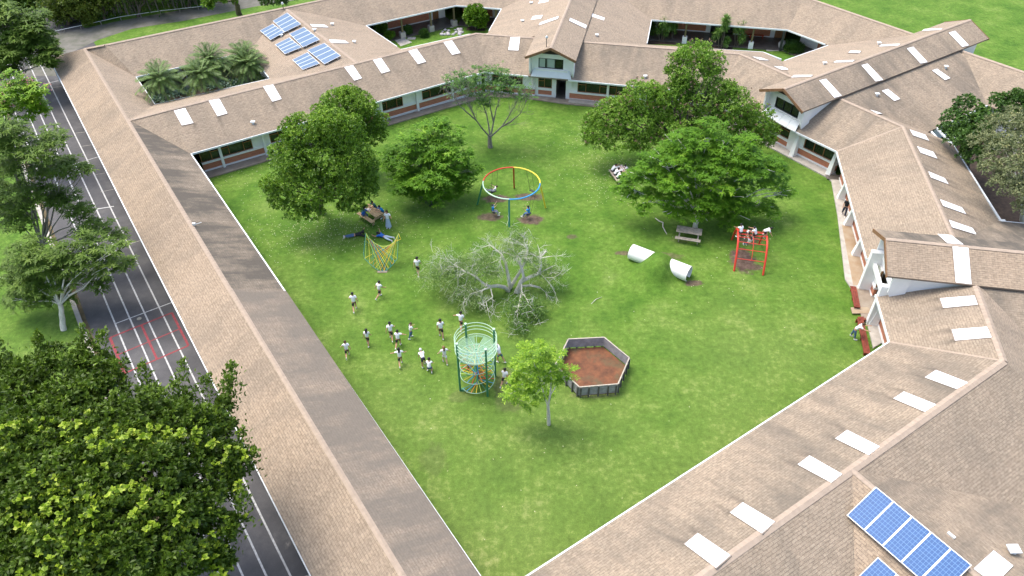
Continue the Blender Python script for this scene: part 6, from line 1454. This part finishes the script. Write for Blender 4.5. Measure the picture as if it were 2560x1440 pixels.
def array(corners, n, label, cell, name='solar_array', lift=.16, group='solar arrays on the roofs'):
    """corners TL, TR, BR, BL in world space; split into n modules from the TL-BL side to the TR-BR side"""
    tl, tr_, br, bl = corners; N = (bl - tl).cross(tr_ - tl).normalized(); N = N if N.z > 0 else -N; c = sum(corners, Vector()) / 4; t = empty(name, c, 0, label, 'solar panels', group)
    up_ = N * lift
    for k in range(n):
        f0, f1 = k / n, (k + 1) / n; q = [tl.lerp(tr_, f0), tl.lerp(tr_, f1), bl.lerp(br, f1), bl.lerp(br, f0)]; cc = sum(q, Vector()) / 4; q = [cc + (p - cc) * .992 + up_ for p in q]
        if (q[1] - q[0]).cross(q[2] - q[0]).dot(N) < 0: q = [q[0], q[3], q[2], q[1]]; fl = True
        else: fl = False
        mb = MB(); mb.prism(q, N * .035); p = rel(t, mb, 'solar_panel', M['frame_w']); i = [cc + up_ + (x - cc - up_) * 1 for x in q]
        w = .035
        def inset(a, b, c_, d_):
            e1 = (b - a).normalized(); e2 = (d_ - a).normalized(); return [a + e1 * w + e2 * w, b - e1 * w + e2 * w, c_ - e1 * w - e2 * w, d_ + e1 * w - e2 * w]
        i = [x + N * .038 for x in inset(*q)]; mb = MB(); mb.face(i, [(0, 0), (0, 1), (1, 1), (1, 0)] if fl else [(0, 0), (1, 0), (1, 1), (0, 1)]); g = mb.build('cells', cell); g.parent = p
    for f_ in (.2, .8): mb = MB(); mb.bar(tl.lerp(bl, f_) + up_ * .6, tr_.lerp(br, f_) + up_ * .6, .05, .05); rel(t, mb, 'mount_rail', M['frame_w'])
    for f_ in (.03, .5, .97):
        for g_ in (.2, .8):
            q = tl.lerp(tr_, f_).lerp(bl.lerp(br, f_), g_); mb = MB(); mb.tube([q - N * .05, q + up_ * .6], .03, 4); rel(t, mb, 'mount_foot', M['frame_w'])
Q = lambda pl, l, off=.18: [ray_plane(u, v, pl[0] + pl[1] * off, pl[1]) - pl[1] * off for u, v in l]
KWP = RP[kw.name][0][:2]
for l, lab in (([(682.8, 53.4), (719, 33), (753.5, 61.5), (712, 81.6)], 'upper half of the farthest pair of pale solar arrays'), ([(650.5, 78), (683, 61), (712, 81.6), (677, 101)], 'lower half of the farthest pair of pale solar arrays'),
               ([(724, 86), (761, 69), (800, 100), (757.7, 119.5)], 'upper half of the middle pair of pale solar arrays'), ([(688.5, 113), (724.3, 95), (755, 119.5), (713, 136.4)], 'lower half of the middle pair of pale solar arrays'),
               ([(769, 127), (812, 109), (852.7, 140.6), (812, 161.7)], 'upper half of the nearest pair of pale solar arrays'), ([(731.4, 151), (770, 132), (800, 160), (757.7, 175.8)], 'lower half of the nearest pair of pale solar arrays')):
    q = Q(KWP, l); array([q[0], q[3], q[2], q[1]], 4, lab, M['cell_b'], lift=.22)
q = Q(K5W, [(2122, 1275), (2190, 1216.5), (2430, 1413), (2363, 1478)], .3)
e = (q[2] - q[1]).normalized(); pr = (q[0] - q[1]); pr = (pr - e * pr.dot(e)).normalized(); Wd = 1.98; Lg = (q[2] - q[1]).length
A1_ = q[1]; array([A1_, A1_ + e * Lg, A1_ + e * Lg + pr * Wd, A1_ + pr * Wd], 5, 'row of five bright blue solar panels on the near roof', M['cell'], lift=.28)
q2 = Q(K5W, [(2143, 1440), (2195, 1392.5), (2241, 1434)], .3); array([q2[1], q2[1] + e * 5, q2[1] + e * 5 + pr * Wd, q2[1] + pr * Wd], 5, 'second blue solar row cut off by the bottom edge of the photo', M['cell'], lift=.28)

# poles and lamps on the roofs
def pole(u, v, pl, h, label, name, cat, lamp=False):
    A, N = pl; q = ray_plane(u, v, A, N); t = empty(name, q, 0, label, cat); mb = MB(); mb.tube([(0, 0, -.1), (0, 0, h)], .035, 6); mb.build('pole', M['dark_metal'] if not lamp else M['gutter'], t)
    mb = MB(); mb.tube([(0, 0, h), (0, 0, h + .12), (0, 0, h + .26)], [.06, .16, .05], 8); mb.build('head', M['gutter'], t); return t
pole(1366, 118, PLN['midL'], .85, 'white weather mast on the roof of the middle gabled hall', 'weather_mast', 'mast')
pole(709, 24, RP[o1.name][0][:2], .55, 'thin mast with a white head on the outer ridge', 'weather_mast', 'mast')
def flood():
    A, N = plane3(I0, Li2, Lrn); q = ray_plane(487, 566, A, N) + Vector((0, 0, .1)); t = empty('floodlight', q, 0, 'small white floodlight on the grey corridor roof slope', 'floodlight'); mb = MB(); mb.box((0, 0, .12), (.2, .14, .16)); mb.build('lamp_head', M['gutter'], t); mb = MB(); mb.tube([(0, 0, .05), (.5, .12, .16)], .02, 5); mb.build('arm', M['gutter'], t)
flood()
# drain cover, stones, pot, bags
mb = MB(); q = P(348, 797, .02); mb.tube([q, q + Vector((0, 0, .02))], .16, 10); tag(mb.build('drain_cover', plain('drain_iron', (.3, .28, .22), .7, .2)), 'small round drain cover between the lane lines', 'drain cover')
def rocks():
    c = P(1133, 82); parts = MB()
    for k in range(26):
        q = c + Vector((random.uniform(-1.3, 1.3), random.uniform(-.7, .9), 0)); r = random.uniform(.12, .28); rows = []
        for i in range(5): th_ = math.pi * i / 4; rows.append([q + Vector((math.sin(th_) * math.cos(j * math.pi / 3) * r * random.uniform(.8, 1.2), math.sin(th_) * math.sin(j * math.pi / 3) * r, r * .4 + math.cos(th_) * r * .6)) for j in range(6)])
        parts.grid(rows, closed=True, smooth=False)
    tag(parts.build('rock_pile', plain('pale_rock', (.42, .40, .40), .9, .3, 4)), 'pile of pale rocks on the second court lawn', 'rocks', kind='stuff')
rocks()
mb = MB(); q = P(1957, 120); mb.tube([q, q + Vector((0, 0, .12)), q + Vector((0, 0, .5)), q + Vector((0, 0, .72)), q + Vector((0, 0, .76))], [.35, .52, .6, .42, .1], 14); tag(mb.build('stone_pot', plain('pot_stone', (.58, .55, .50), .8, .15, 3)), 'big round pale stone pot by the corner post of the yucca court', 'pot')
def bags():
    a, d, n, L = seg_frame(P(913, 63, EZ), O1_); nm_ = ['dark blue', 'purple', 'black', 'pale grey', 'navy', 'violet', 'red', 'black', 'tan']; cs = [(.10, .07, .22), (.28, .20, .42), (.03, .03, .05), (.45, .45, .5), (.05, .08, .2), (.18, .12, .3), (.35, .06, .05), (.04, .04, .06), (.3, .24, .16)]
    s0, s1 = sv2(1008, 42), sv2(1075, 27); N_ = 13; od = ['first', 'second', 'third', 'fourth', 'fifth', 'sixth', 'seventh', 'eighth', 'ninth', 'tenth', 'eleventh', 'twelfth', 'last']
    for k in range(N_):
        s_ = s0 + (s1 - s0) * k / N_ + random.uniform(-.05, .05); q = a + d * s_ + n * 2.85; h = random.uniform(.35, .5); mb = MB(); w = .14
        rows = [[q + d * (x * ww) + n * (y * .09) + Vector((0, 0, z)) for x, y in ((-1, -1), (1, -1), (1, 1), (-1, 1))] for z, ww in ((1.25, w * .5), (1.18, w), (1.25 - h * .9, w * 1.1), (1.25 - h, w * .8))]
        mb.grid(rows, closed=True, smooth=False); mb.face(rows[0]); mb.face(list(reversed(rows[-1]))); o = mb.build('school_bag', plain('bag_%d' % (k % 9), cs[k % 9], .7, .2, 6))
        tag(o, '%s school bag on the brick veranda wall, %s of the row from the left' % (nm_[k % 9], od[k]), 'bag', 'school bags hanging on the veranda wall')
bags()
def bench(a, d, n, s_, t_, label):
    q = a + d * s_ + n * t_; t = empty('red_bench', q, math.atan2(d.y, d.x), label, 'bench', 'red benches in the veranda'); mt = PC['brick']
    mb = MB(); mb.box((0, 0, .45), (1.6, .32, .05)); mb.build('seat', mt, t)
    for sg in (-1, 1): mb = MB(); mb.box((sg * .68, 0, .22), (.06, .3, .43)); mb.build('leg', mt, t)
a, d, n, L = seg_frame(P(1617, 47, EZ), O2_); bench(a, d, n, sv3(1872, 68) , 2.9, 'left red bench against the veranda wall'); bench(a, d, n, sv3(1903, 70), 2.9, 'right red bench against the veranda wall, below the pink poster')
mb = MB(); wbox(mb, a, d, n, sv3(1908, 71), sv3(1925, 72), 3.36, 3.39, 1.3, 2.2); tag(mb.build('poster', plain('poster_pink', (.65, .03, .25), .6, .05)), 'pink poster on the veranda brick wall', 'poster')
mb = MB(); wbox(mb, a, d, n, sv3(1925, 72) + .02, sv3(1938, 72) - .05, 3.36, 3.39, 1.3, 2.2); tag(mb.build('poster', plain('poster_purple', (.14, .03, .30), .6, .05)), 'purple poster right of the pink one', 'poster')

# ------------------------------------------------------------ people
SKIN = {k: plain('skin_' + k, c, .55, .06, 10) for k, c in (('tan', (.50, .27, .17)), ('fair', (.62, .38, .27)), ('brown', (.34, .18, .11)))}
CL = {k: plain('cloth_' + k, c, .8, .10, 9) for k, c in (('white', (.86, .86, .87)), ('black', (.018, .018, .022)), ('navy', (.022, .03, .06)), ('denim', (.07, .13, .24)), ('paledenim', (.42, .52, .62)), ('blue', (.015, .26, .72)), ('royal', (.02, .12, .45)), ('iceblue', (.42, .52, .66)), ('grey', (.30, .31, .36)), ('shoe', (.70, .70, .70)), ('dark', (.03, .03, .03)), ('teal', (.05, .16, .18)))}
HAIR = {k: plain('hair_' + k, c, .5, .2, 20) for k, c in (('black', (.010, .009, .009)), ('brown', (.06, .028, .014)), ('light', (.20, .11, .05)), ('cap', (.62, .62, .60)))}
def skin_mesh(nodes, edges, name, mat, parent, lev=1):
    """nodes: (co, rx, ry); one continuous surface grown from a skeleton"""
    me = bpy.data.meshes.new('tmp'); me.from_pydata([n[0] for n in nodes], edges, []); o = bpy.data.objects.new('tmp', me); COL.objects.link(o)
    sk = o.modifiers.new('s', 'SKIN'); sk.use_smooth_shade = True
    sv_ = me.skin_vertices[0].data
    for i, nd in enumerate(nodes): sv_[i].radius = (nd[1], nd[2]); sv_[i].use_root = (i == 0)
    if lev: ss = o.modifiers.new('u', 'SUBSURF'); ss.levels = lev; ss.render_levels = lev
    dg = bpy.context.evaluated_depsgraph_get(); dg.update(); me2 = bpy.data.meshes.new_from_object(o.evaluated_get(dg)); me2.name = name
    bpy.data.objects.remove(o); bpy.data.meshes.remove(me); me2.materials.clear(); me2.materials.append(mat)
    r = bpy.data.objects.new(name, me2); COL.objects.link(r); r.parent = parent; return r
def rotx(v, a): c_, s_ = math.cos(a), math.sin(a); return Vector((v.x, v.y * c_ - v.z * s_, v.y * s_ + v.z * c_))
def person(loc, az, h, label, group=None, lean=0, arms=((10, 12, 15), (10, 12, 15)), legs=((0, 3, 0), (0, 3, 0)), head=0, hz=None, top='white', bottom='black', shorts=True, skin='tan', hair='black', hl='short', shoes='shoe', skirt=None, root=None, socks=None, sleeves='short', pelvis_z=None):
    """arms/legs: (forward, outward, bend) in degrees for left then right; hz: pelvis height for a seated figure; root: extra rotation of the whole body"""
    t = empty('person', loc, R(-az), label, 'person', group); D = math.radians; ln_ = D(lean)
    hip = Vector((0, 0, 0)); U = lambda v: rotx(v, -ln_)
    ch, sh = U(Vector((0, 0, .17 * h))), U(Vector((0, 0, .285 * h))); nk = U(Vector((0, .005 * h, .325 * h))); hd = nk + rotx(Vector((0, 0, .095 * h)), -ln_ * .6 - D(head)); sp = U(Vector((0, 0, .08 * h)))
    def limbpts(o, fw, out, bend, l1, l2, sg, knee):
        a = D(fw); b = D(out); d1 = Vector((sg * math.sin(b), math.sin(a) * math.cos(b), -math.cos(a) * math.cos(b))); a2 = a - D(bend) if knee else a + D(bend); d2 = Vector((sg * math.sin(b) * .6, math.sin(a2) * math.cos(b), -math.cos(a2) * math.cos(b)))
        k = o + d1 * l1; return k, k + d2 * l2, d1, d2
    N, E = [], []
    def add(p, r, r2=None, par=None):
        N.append((tuple(p), r, r2 or r)); 
        if par is not None: E.append((par, len(N) - 1))
        return len(N) - 1
    i0 = add(hip, .068 * h, .056 * h); i1 = add(sp, .066 * h, .052 * h, i0); i2 = add(ch, .078 * h, .056 * h, i1); i3 = add(sh, .045 * h, .04 * h, i2); i4 = add(nk, .028 * h, None, i3); i5 = add(hd - rotx(Vector((0, 0, .035 * h)), -ln_ * .6), .046 * h, .050 * h, i4); i6 = add(hd + rotx(Vector((0, -.004 * h, .025 * h)), -ln_ * .6), .050 * h, .054 * h, i5)
    S, SE = [(tuple(hip + U(Vector((0, 0, -.005 * h)))), .100 * h, .080 * h), (tuple(sp), .092 * h, .074 * h), (tuple(ch), .100 * h, .074 * h), (tuple(sh), .066 * h, .056 * h)], [(0, 1), (1, 2), (2, 3)]
    B, BE = [(tuple(hip + U(Vector((0, 0, .02 * h)))), .080 * h, .064 * h), (tuple(hip), .086 * h, .070 * h)], [(0, 1)]
    feet = []
    for sg, (fw, out, bend), (lf, lo, lb) in ((-1, arms[0], legs[0]), (1, arms[1], legs[1])):
        so = U(Vector((sg * .095 * h, 0, .285 * h))); a0 = add(so, .034 * h, None, i3); el, wr, d1, d2 = limbpts(so, fw + lean * .4, out, bend, .17 * h, .145 * h, sg, False)
        a1_ = add(el, .025 * h, None, a0); a2_ = add(wr, .015 * h, None, a1_); pm = wr + d2 * .035 * h; a3 = add(pm, .018 * h, .010 * h, a2_)
        side = d2.cross(Vector((1, 0, 0))); side = side.normalized() if side.length > .1 else Vector((0, 1, 0))
        for k, (o_f, lf_) in enumerate(((-.012, .040), (-.004, .046), (.004, .044), (.012, .036))):
            b0 = add(pm + side * o_f * h + d2 * .018 * h, .0058 * h, None, a3); add(pm + side * o_f * h * 1.3 + d2 * (.018 + lf_ * .9) * h + Vector((-sg * .008 * h, 0, 0)), .0048 * h, None, b0)
        add(pm + side * -.026 * h + d2 * .012 * h, .0062 * h, None, a3)
        b0 = len(S); S.append((tuple(so), .050 * h, .048 * h)); SE.append((3, b0)); f_ = .66 if sleeves == 'short' else 1.0; S.append((tuple(so.lerp(el, f_)), .044 * h, .044 * h)); SE.append((b0, b0 + 1))
        if sleeves == 'long': S.append((tuple(el.lerp(wr, .9)), .024 * h, .024 * h)); SE.append((b0 + 1, b0 + 2))
        ho = Vector((sg * .045 * h, 0, -.01 * h)); kn_, an, e1, e2 = limbpts(ho, lf, lo, lb, .235 * h, .235 * h, sg, True)
        l0 = add(ho, .056 * h, None, i0); l1_ = add(kn_, .038 * h, None, l0); l2_ = add(ho.lerp(kn_, .5), .042 * h, None) if 0 else l1_; l3 = add(kn_.lerp(an, .35), .037 * h, None, l1_); l4 = add(an, .023 * h, None, l3)
        fd = Vector((0, -e2.z, e2.y)); fd = fd if fd.length > .1 else Vector((0, 1, 0)); fd.x = 0; fd.normalize()
        add(an + fd * .06 * h + e2 * .02 * h, .016 * h, .012 * h, l4); feet.append((an, fd, e2))
        b1 = len(B); B.append((tuple(ho), .062 * h, .062 * h)); BE.append((1, b1)); e = .78 if shorts else 1.0; B.append((tuple(ho.lerp(kn_, e)), (.060 if shorts else .048) * h, (.060 if shorts else .048) * h)); BE.append((b1, b1 + 1))
        if not shorts: B.append((tuple(kn_.lerp(an, .92)), .030 * h, .030 * h)); BE.append((b1 + 1, b1 + 2))
    objs = [skin_mesh(N, E, 'body', SKIN[skin], t, 1)]
    objs.append(skin_mesh(S, SE, 'shirt', CL[top], t, 1))
    if skirt:
        mb = MB(); L = skirt[1] * h; rows = []
        for k in range(7): f_ = k / 6; r = (.075 + skirt[2] * f_) * h; rows.append([Vector((math.cos(j * math.pi / 9) * r * (1 + .04 * math.sin(j * 3)), math.sin(j * math.pi / 9) * r * .8, .06 * h - L * f_)) for j in range(18)])
        mb.grid(rows, closed=True); objs.append(mb.build('skirt', CL[skirt[0]], t))
    else: objs.append(skin_mesh(B, BE, 'shorts' if shorts else 'trousers', CL[bottom], t, 1))
    fwd = rotx(Vector((0, 1, 0)), -ln_ * .6 - D(head)); upv = rotx(Vector((0, 0, 1)), -ln_ * .6 - D(head)); rt = Vector((1, 0, 0))
    mb = MB(); rows = []; hc = hd + upv * .006 * h                      # hair: a cap over skull and nape, longer at the back
    for i in range(9):
        th_ = math.pi * (i / 8) * .66; row = []
        for j in range(14):
            ph = 2 * math.pi * j / 14; fr_ = math.sin(ph); k = 1.0 if fr_ < .25 else max(.45, 1 - (fr_ - .25) * .75); tt = th_ * k * 1.12; row.append(hc + (rt * math.cos(ph) * math.sin(tt) * .066 + fwd * math.sin(ph) * math.sin(tt) * .070 + upv * math.cos(tt) * .068) * h)
        rows.append(row)
    mb.grid(rows, closed=True); mb.face(rows[0][::-1]); hat = hair == 'cap'
    objs.append(mb.build('cap' if hat else 'hair', HAIR[hair], t))
    if hat: mb = MB(); mb.prism([hc + (rt * x + fwd * y + upv * .012) * h for x, y in ((-.04, .04), (.04, .04), (.03, .10), (-.03, .10))], upv * .006 * h); objs.append(mb.build('cap_brim', HAIR[hair], t))
    if hl == 'long':
        mb = MB(); b0 = hc - fwd * .05 * h; mb.tube([hc + upv * .03 * h - fwd * .03 * h, b0 - upv * .02 * h, b0 - upv * .08 * h - fwd * .012 * h, b0 - upv * .15 * h - fwd * .015 * h, b0 - upv * .2 * h], [.045 * h, .05 * h, .05 * h, .042 * h, .015 * h], 8); objs.append(mb.build('long_hair', HAIR[hair], t))
    if hl == 'tail': mb = MB(); b0 = hc - fwd * .06 * h; mb.tube([b0, b0 - fwd * .03 * h, b0 - fwd * .04 * h - upv * .06 * h, b0 - fwd * .03 * h - upv * .12 * h], [.02 * h, .024 * h, .02 * h, .006 * h], 7); objs.append(mb.build('ponytail', HAIR[hair], t))
    mb = MB(); f0 = hd + fwd * .050 * h                                   # nose, ears; eyes and mouth
    mb.tube([f0 - upv * .012 * h, f0 + fwd * .010 * h - upv * .014 * h, f0 + upv * .008 * h], [.006 * h, .009 * h, .004 * h], 5); objs.append(mb.build('nose', SKIN[skin], t))
    for sg in (-1, 1):
        mb = MB(); q = hd + rt * sg * .050 * h - upv * .004 * h; mb.tube([q - upv * .012 * h, q, q + upv * .013 * h], [.005 * h, .009 * h, .004 * h], 5); objs.append(mb.build('ear', SKIN[skin], t))
        mb = MB(); q = hd + rt * sg * .019 * h + fwd * .050 * h + upv * .006 * h; mb.tube([q, q + fwd * .004 * h], [.007 * h, .005 * h], 6); objs.append(mb.build('eye', HAIR['black'], t))
    mb = MB(); q = hd + fwd * .047 * h - upv * .028 * h; mb.bar(q - rt * .012 * h, q + rt * .012 * h, .006 * h); objs.append(mb.build('mouth', plain('lips', (.35, .12, .10), .5), t))
    for an, fd, e2 in feet:
        mb = MB(); d = fd; s_ = Vector((1, 0, 0)); q = an + e2 * .012 * h
        rows = [[q + d * y * h + s_ * x * w * h + (-e2) * z * h for x, z in ((-1, -.025), (1, -.025), (1, .0), (.7, zt), (-.7, zt), (-1, .0))] for y, w, zt in ((-.035, .018, .022), (0, .024, .03), (.05, .027, .012), (.095, .022, .004), (.108, .010, 0))]
        mb.grid(rows, closed=True); mb.face(rows[0][::-1]); mb.face(rows[-1]); objs.append(mb.build('shoe', CL[shoes], t))
    rot = Euler(root).to_matrix().to_4x4() if root else Matrix.Identity(4)
    zmin = min((rot @ v.co).z for o in objs for v in o.data.vertices)
    dz = hz if hz is not None else -zmin
    for o in objs: o.data.transform(Matrix.Translation((0, 0, dz)) @ rot); o.data.update()
    return t
RUN = [dict(lean=12, arms=((-38, 20, 30), (14, 20, 42)), legs=((38, 2, 50), (-26, 2, 35))), dict(lean=12, arms=((14, 20, 42), (-38, 20, 30)), legs=((-26, 2, 40), (38, 2, 50))), dict(lean=6, arms=((-18, 14, 12), (12, 14, 18)), legs=((22, 2, 20), (-18, 2, 14))),
       dict(lean=15, arms=((8, 34, 30), (-40, 24, 30)), legs=((-32, 4, 60), (30, 3, 20)))]
rg = 'children in white shirts running on the lawn'
def kid(u, v, az, pose, label, h=1.5, **kw):
    d = dict(RUN[pose]) if isinstance(pose, int) else dict(pose); d.update(kw); return person(P(u, v), az, h, label, d.pop('group', rg), **d)
kid(1046, 687, 8, 2, 'child walking away between the twisted frame and the bare tree', 1.62, skin='fair')
kid(950, 743, 35, 0, 'child sprinting to the upper right below the twisted frame', 1.5)
kid(888, 775, -12, 1, 'child running away nearest the long grey roof edge, in white shirt', 1.58, skin='tan')
kid(921, 862, 5, 2, 'long black-haired child in black shorts, second from the roof edge', 1.4, hl='long')
kid(979, 847, -5, 0, 'child with ponytail running just above the one with an outstretched arm', 1.5, hl='tail')
kid(997, 866, 6, dict(RUN[1], arms=((10, 20, 20), (20, 75, 10))), 'short-haired child with right arm stretched out sideways', 1.45)
kid(1028, 845, 60, dict(lean=10, arms=((20, 15, 60), (20, 15, 60)), legs=((20, 4, 30), (-12, 4, 12))), 'brown-haired child with bluish leggings and a belted white top', 1.35, hair='brown', bottom='denim', shorts=False, hl='tail')
kid(1104, 843, -8, 2, 'child with hands low standing left of the tower, white shirt black shorts', 1.6)
kid(1153, 821, 10, dict(RUN[0], arms=((15, 65, 15), (-20, 20, 50))), 'child with left arm out just behind the top of the climbing tower', 1.5)
kid(870, 892, -15, 3, 'brown-haired child at the far left of the running group', 1.4, hair='brown')
kid(1002, 911, -12, dict(RUN[1], arms=((10, 70, 30), (0, 50, 50))), 'long black-haired child with both arms raised wide', 1.45, hl='long')
kid(1113, 907, -15, dict(RUN[2], arms=((0, 40, 30), (0, 45, 20))), 'light-haired child all in white left of the tower', 1.45, hair='light', hl='long', bottom='white', skin='fair')
kid(1060, 916, -20, dict(lean=70, arms=((-22, 8, 10), (-18, 8, 10)), legs=((-8, 5, 4), (18, 5, 8))), 'child in a pale cap bending down in dark shorts', 1.45, hair='cap', bottom='navy')
kid(1074, 932, 5, dict(lean=25, arms=((15, 14, 20), (15, 14, 20)), legs=((80, 8, 120), (50, 10, 125))), 'child crouching in blue denim shorts beside the bending one', 1.45, bottom='denim')
kid(1250, 905, -50, dict(lean=25, arms=((110, 10, 20), (120, 10, 10)), legs=((20, 4, 30), (-25, 4, 10))), 'child in a pale cap leaning on the right side of the tower', 1.5, hair='cap', bottom='teal')
kid(1261, 962, 20, 1, 'short-haired child between the tower and the sapling', 1.45)
# on the swings
sk_ = dict(legs=((80, 5, 55), (75, 5, 60)), hz=.55)
s3_, s4_ = SEATS[2], SEATS[3]
person((s3_.x, s3_.y, 0), 85, 1.3, 'child in blue shirt and pale trousers on the front left swing', 'children on the swings', lean=-5, arms=((120, 10, 30), (120, 10, 30)), top='blue', bottom='grey', shorts=False, hair='brown', skin='fair', **sk_)
person((s4_.x, s4_.y, 0), -70, 1.45, 'child in bright blue shirt and denim on the front right swing', 'children on the swings', lean=4, arms=((60, 10, 90), (60, 10, 90)), top='blue', bottom='denim', shorts=False, **sk_)
s1_ = SEATS[0]; person((s1_.x, s1_.y, 0), -75, 1.3, 'child leaning back on the back left swing, seen through the ring', 'children on the swings', lean=-35, arms=((110, 10, 20), (110, 10, 20)), top='white', bottom='grey', shorts=False, legs=((95, 5, 15), (92, 5, 15)), hz=.55, hair='brown', skin='fair')
# lying on the grass
LIE = (R(-90), 0, 0)
def lying(u, v, az, label, **kw):
    return person(P(u, v), az, 1.65, label, 'people lying on the grass', root=LIE, arms=((165, 40, 60), (160, 35, 70)), legs=((3, 5, 5), (-4, 7, 8)), head=-35, shorts=False, **kw)
lying(887, 592, 72, 'person lying face down in black top and blue jeans, left of the twisted frame', top='black', bottom='denim', hl='long', sleeves='long')
lying(962, 596, -58, 'person lying face down in pale jeans behind the twisted frame', top='royal', bottom='paledenim', hl='long')
# at the tan table
def at_table(c, ang, x, side, label, bench=.70, **kw):
    q = c + Matrix.Rotation(ang, 3, 'Z') @ Vector((x, side * bench, 0)); az = -math.degrees(ang) + (180 if side > 0 else 0)
    kw.setdefault('lean', 28); kw.setdefault('arms', ((55, 12, 50), (50, 12, 55))); g = kw.pop('group', 'people around the tan picnic table'); return person(q, az, kw.pop('h', 1.5), label, g, legs=((85, 8, 95), (82, 8, 92)), hz=.54, **kw)
at_table(T1c, a1, -.35, -1, 'person in blue jeans and dark hair seated on the near bench of the tan table', top='royal', bottom='denim', shorts=False, hl='long', h=1.6)
at_table(T1c, a1, .45, 1, 'person in bright blue shirt seated at the right of the tan table', top='blue', bottom='teal', shorts=False, h=1.6)
at_table(T1c, a1, -.45, 1, 'person with dark hair on the far bench of the tan table, half under leaves', top='teal', bottom='denim', shorts=False, h=1.6)
person(P(972, 569), 190, 1.66, 'woman in white top and long pale blue skirt standing right of the tan table', None, skirt=('iceblue', .50, .07), top='white', hair='brown', arms=((20, 35, 80), (20, 10, 30)), hl='long', sleeves='short')
# at the crowded table
for k, (x, sd, lab) in enumerate(((-.65, -1, 'child in white farthest along the near bench of the crowded table'), (-.05, -1, 'child in white in the middle of the near bench of the crowded table'), (.5, -1, 'child in white nearest the camera on the near bench of the crowded table'),
                                  (-.3, 1, 'child in white on the far bench, back half under the leaves'), (.4, 1, 'child in white at the right end of the far bench'))):
    at_table(T3c, a3_, x, sd, lab, h=1.45, bottom='navy', lean=38, group='children at the crowded picnic table')
# on the red climber
rr = 'children on the red climbing frame'
def on_arch(k, f_, dz=0): return RA[k].lerp(RB[k], f_) + Vector((0, 0, dz))
q = on_arch(10, .10); person((q.x, q.y, 0), -20, 1.4, 'child with striped shirt sitting on the left arch top', rr, lean=20, arms=((50, 15, 10), (50, 25, 10)), legs=((60, 8, 70), (50, 10, 60)), hz=q.z + .12, bottom='navy')
q = on_arch(9, .42); person((q.x, q.y, 0), -10, 1.4, 'child with ponytail hanging from the rungs in blue jeans', rr, lean=-20, arms=((150, 6, 10), (150, 6, 10)), legs=((50, 4, 20), (45, 4, 15)), hz=q.z - .55, bottom='denim', shorts=False, hl='tail')
q = on_arch(10, .62); person((q.x, q.y, 0), -60, 1.4, 'child in white shirt sitting on the middle of the frame top', rr, lean=25, arms=((60, 15, 10), (60, 15, 10)), legs=((60, 12, 60), (70, 12, 80)), hz=q.z + .12)
q = on_arch(11, .86); person((q.x, q.y, 0), 95, 1.4, 'child crouching forward at the right end of the frame top', rr, lean=65, arms=((0, 12, 10), (0, 12, 10)), legs=((70, 8, 110), (60, 8, 100)), hz=q.z + .35)
q = on_arch(12, .34); person((q.x, q.y, 0), 170, 1.35, 'black-haired child with hanging hair behind the others on the frame', rr, lean=45, arms=((25, 12, 10), (25, 12, 10)), legs=((40, 8, 80), (40, 8, 80)), hz=q.z + .02, hl='long', top='white', bottom='navy')
# walkway
person(P(2107.5, 540), 200, 1.74, 'man in black shirt and jeans walking on the covered walkway', None, top='black', bottom='navy', shorts=False, legs=((14, 3, 4), (-12, 3, 10)), arms=((20, 12, 60), (15, 12, 20)))
person(P(2130, 845), 120, 1.62, 'person in white shirt and jeans leaning on the red bench', None, top='white', bottom='denim', shorts=False, lean=32, arms=((60, 20, 30), (60, 12, 30)), legs=((-10, 8, 0), (16, 4, 8)), hair='brown')
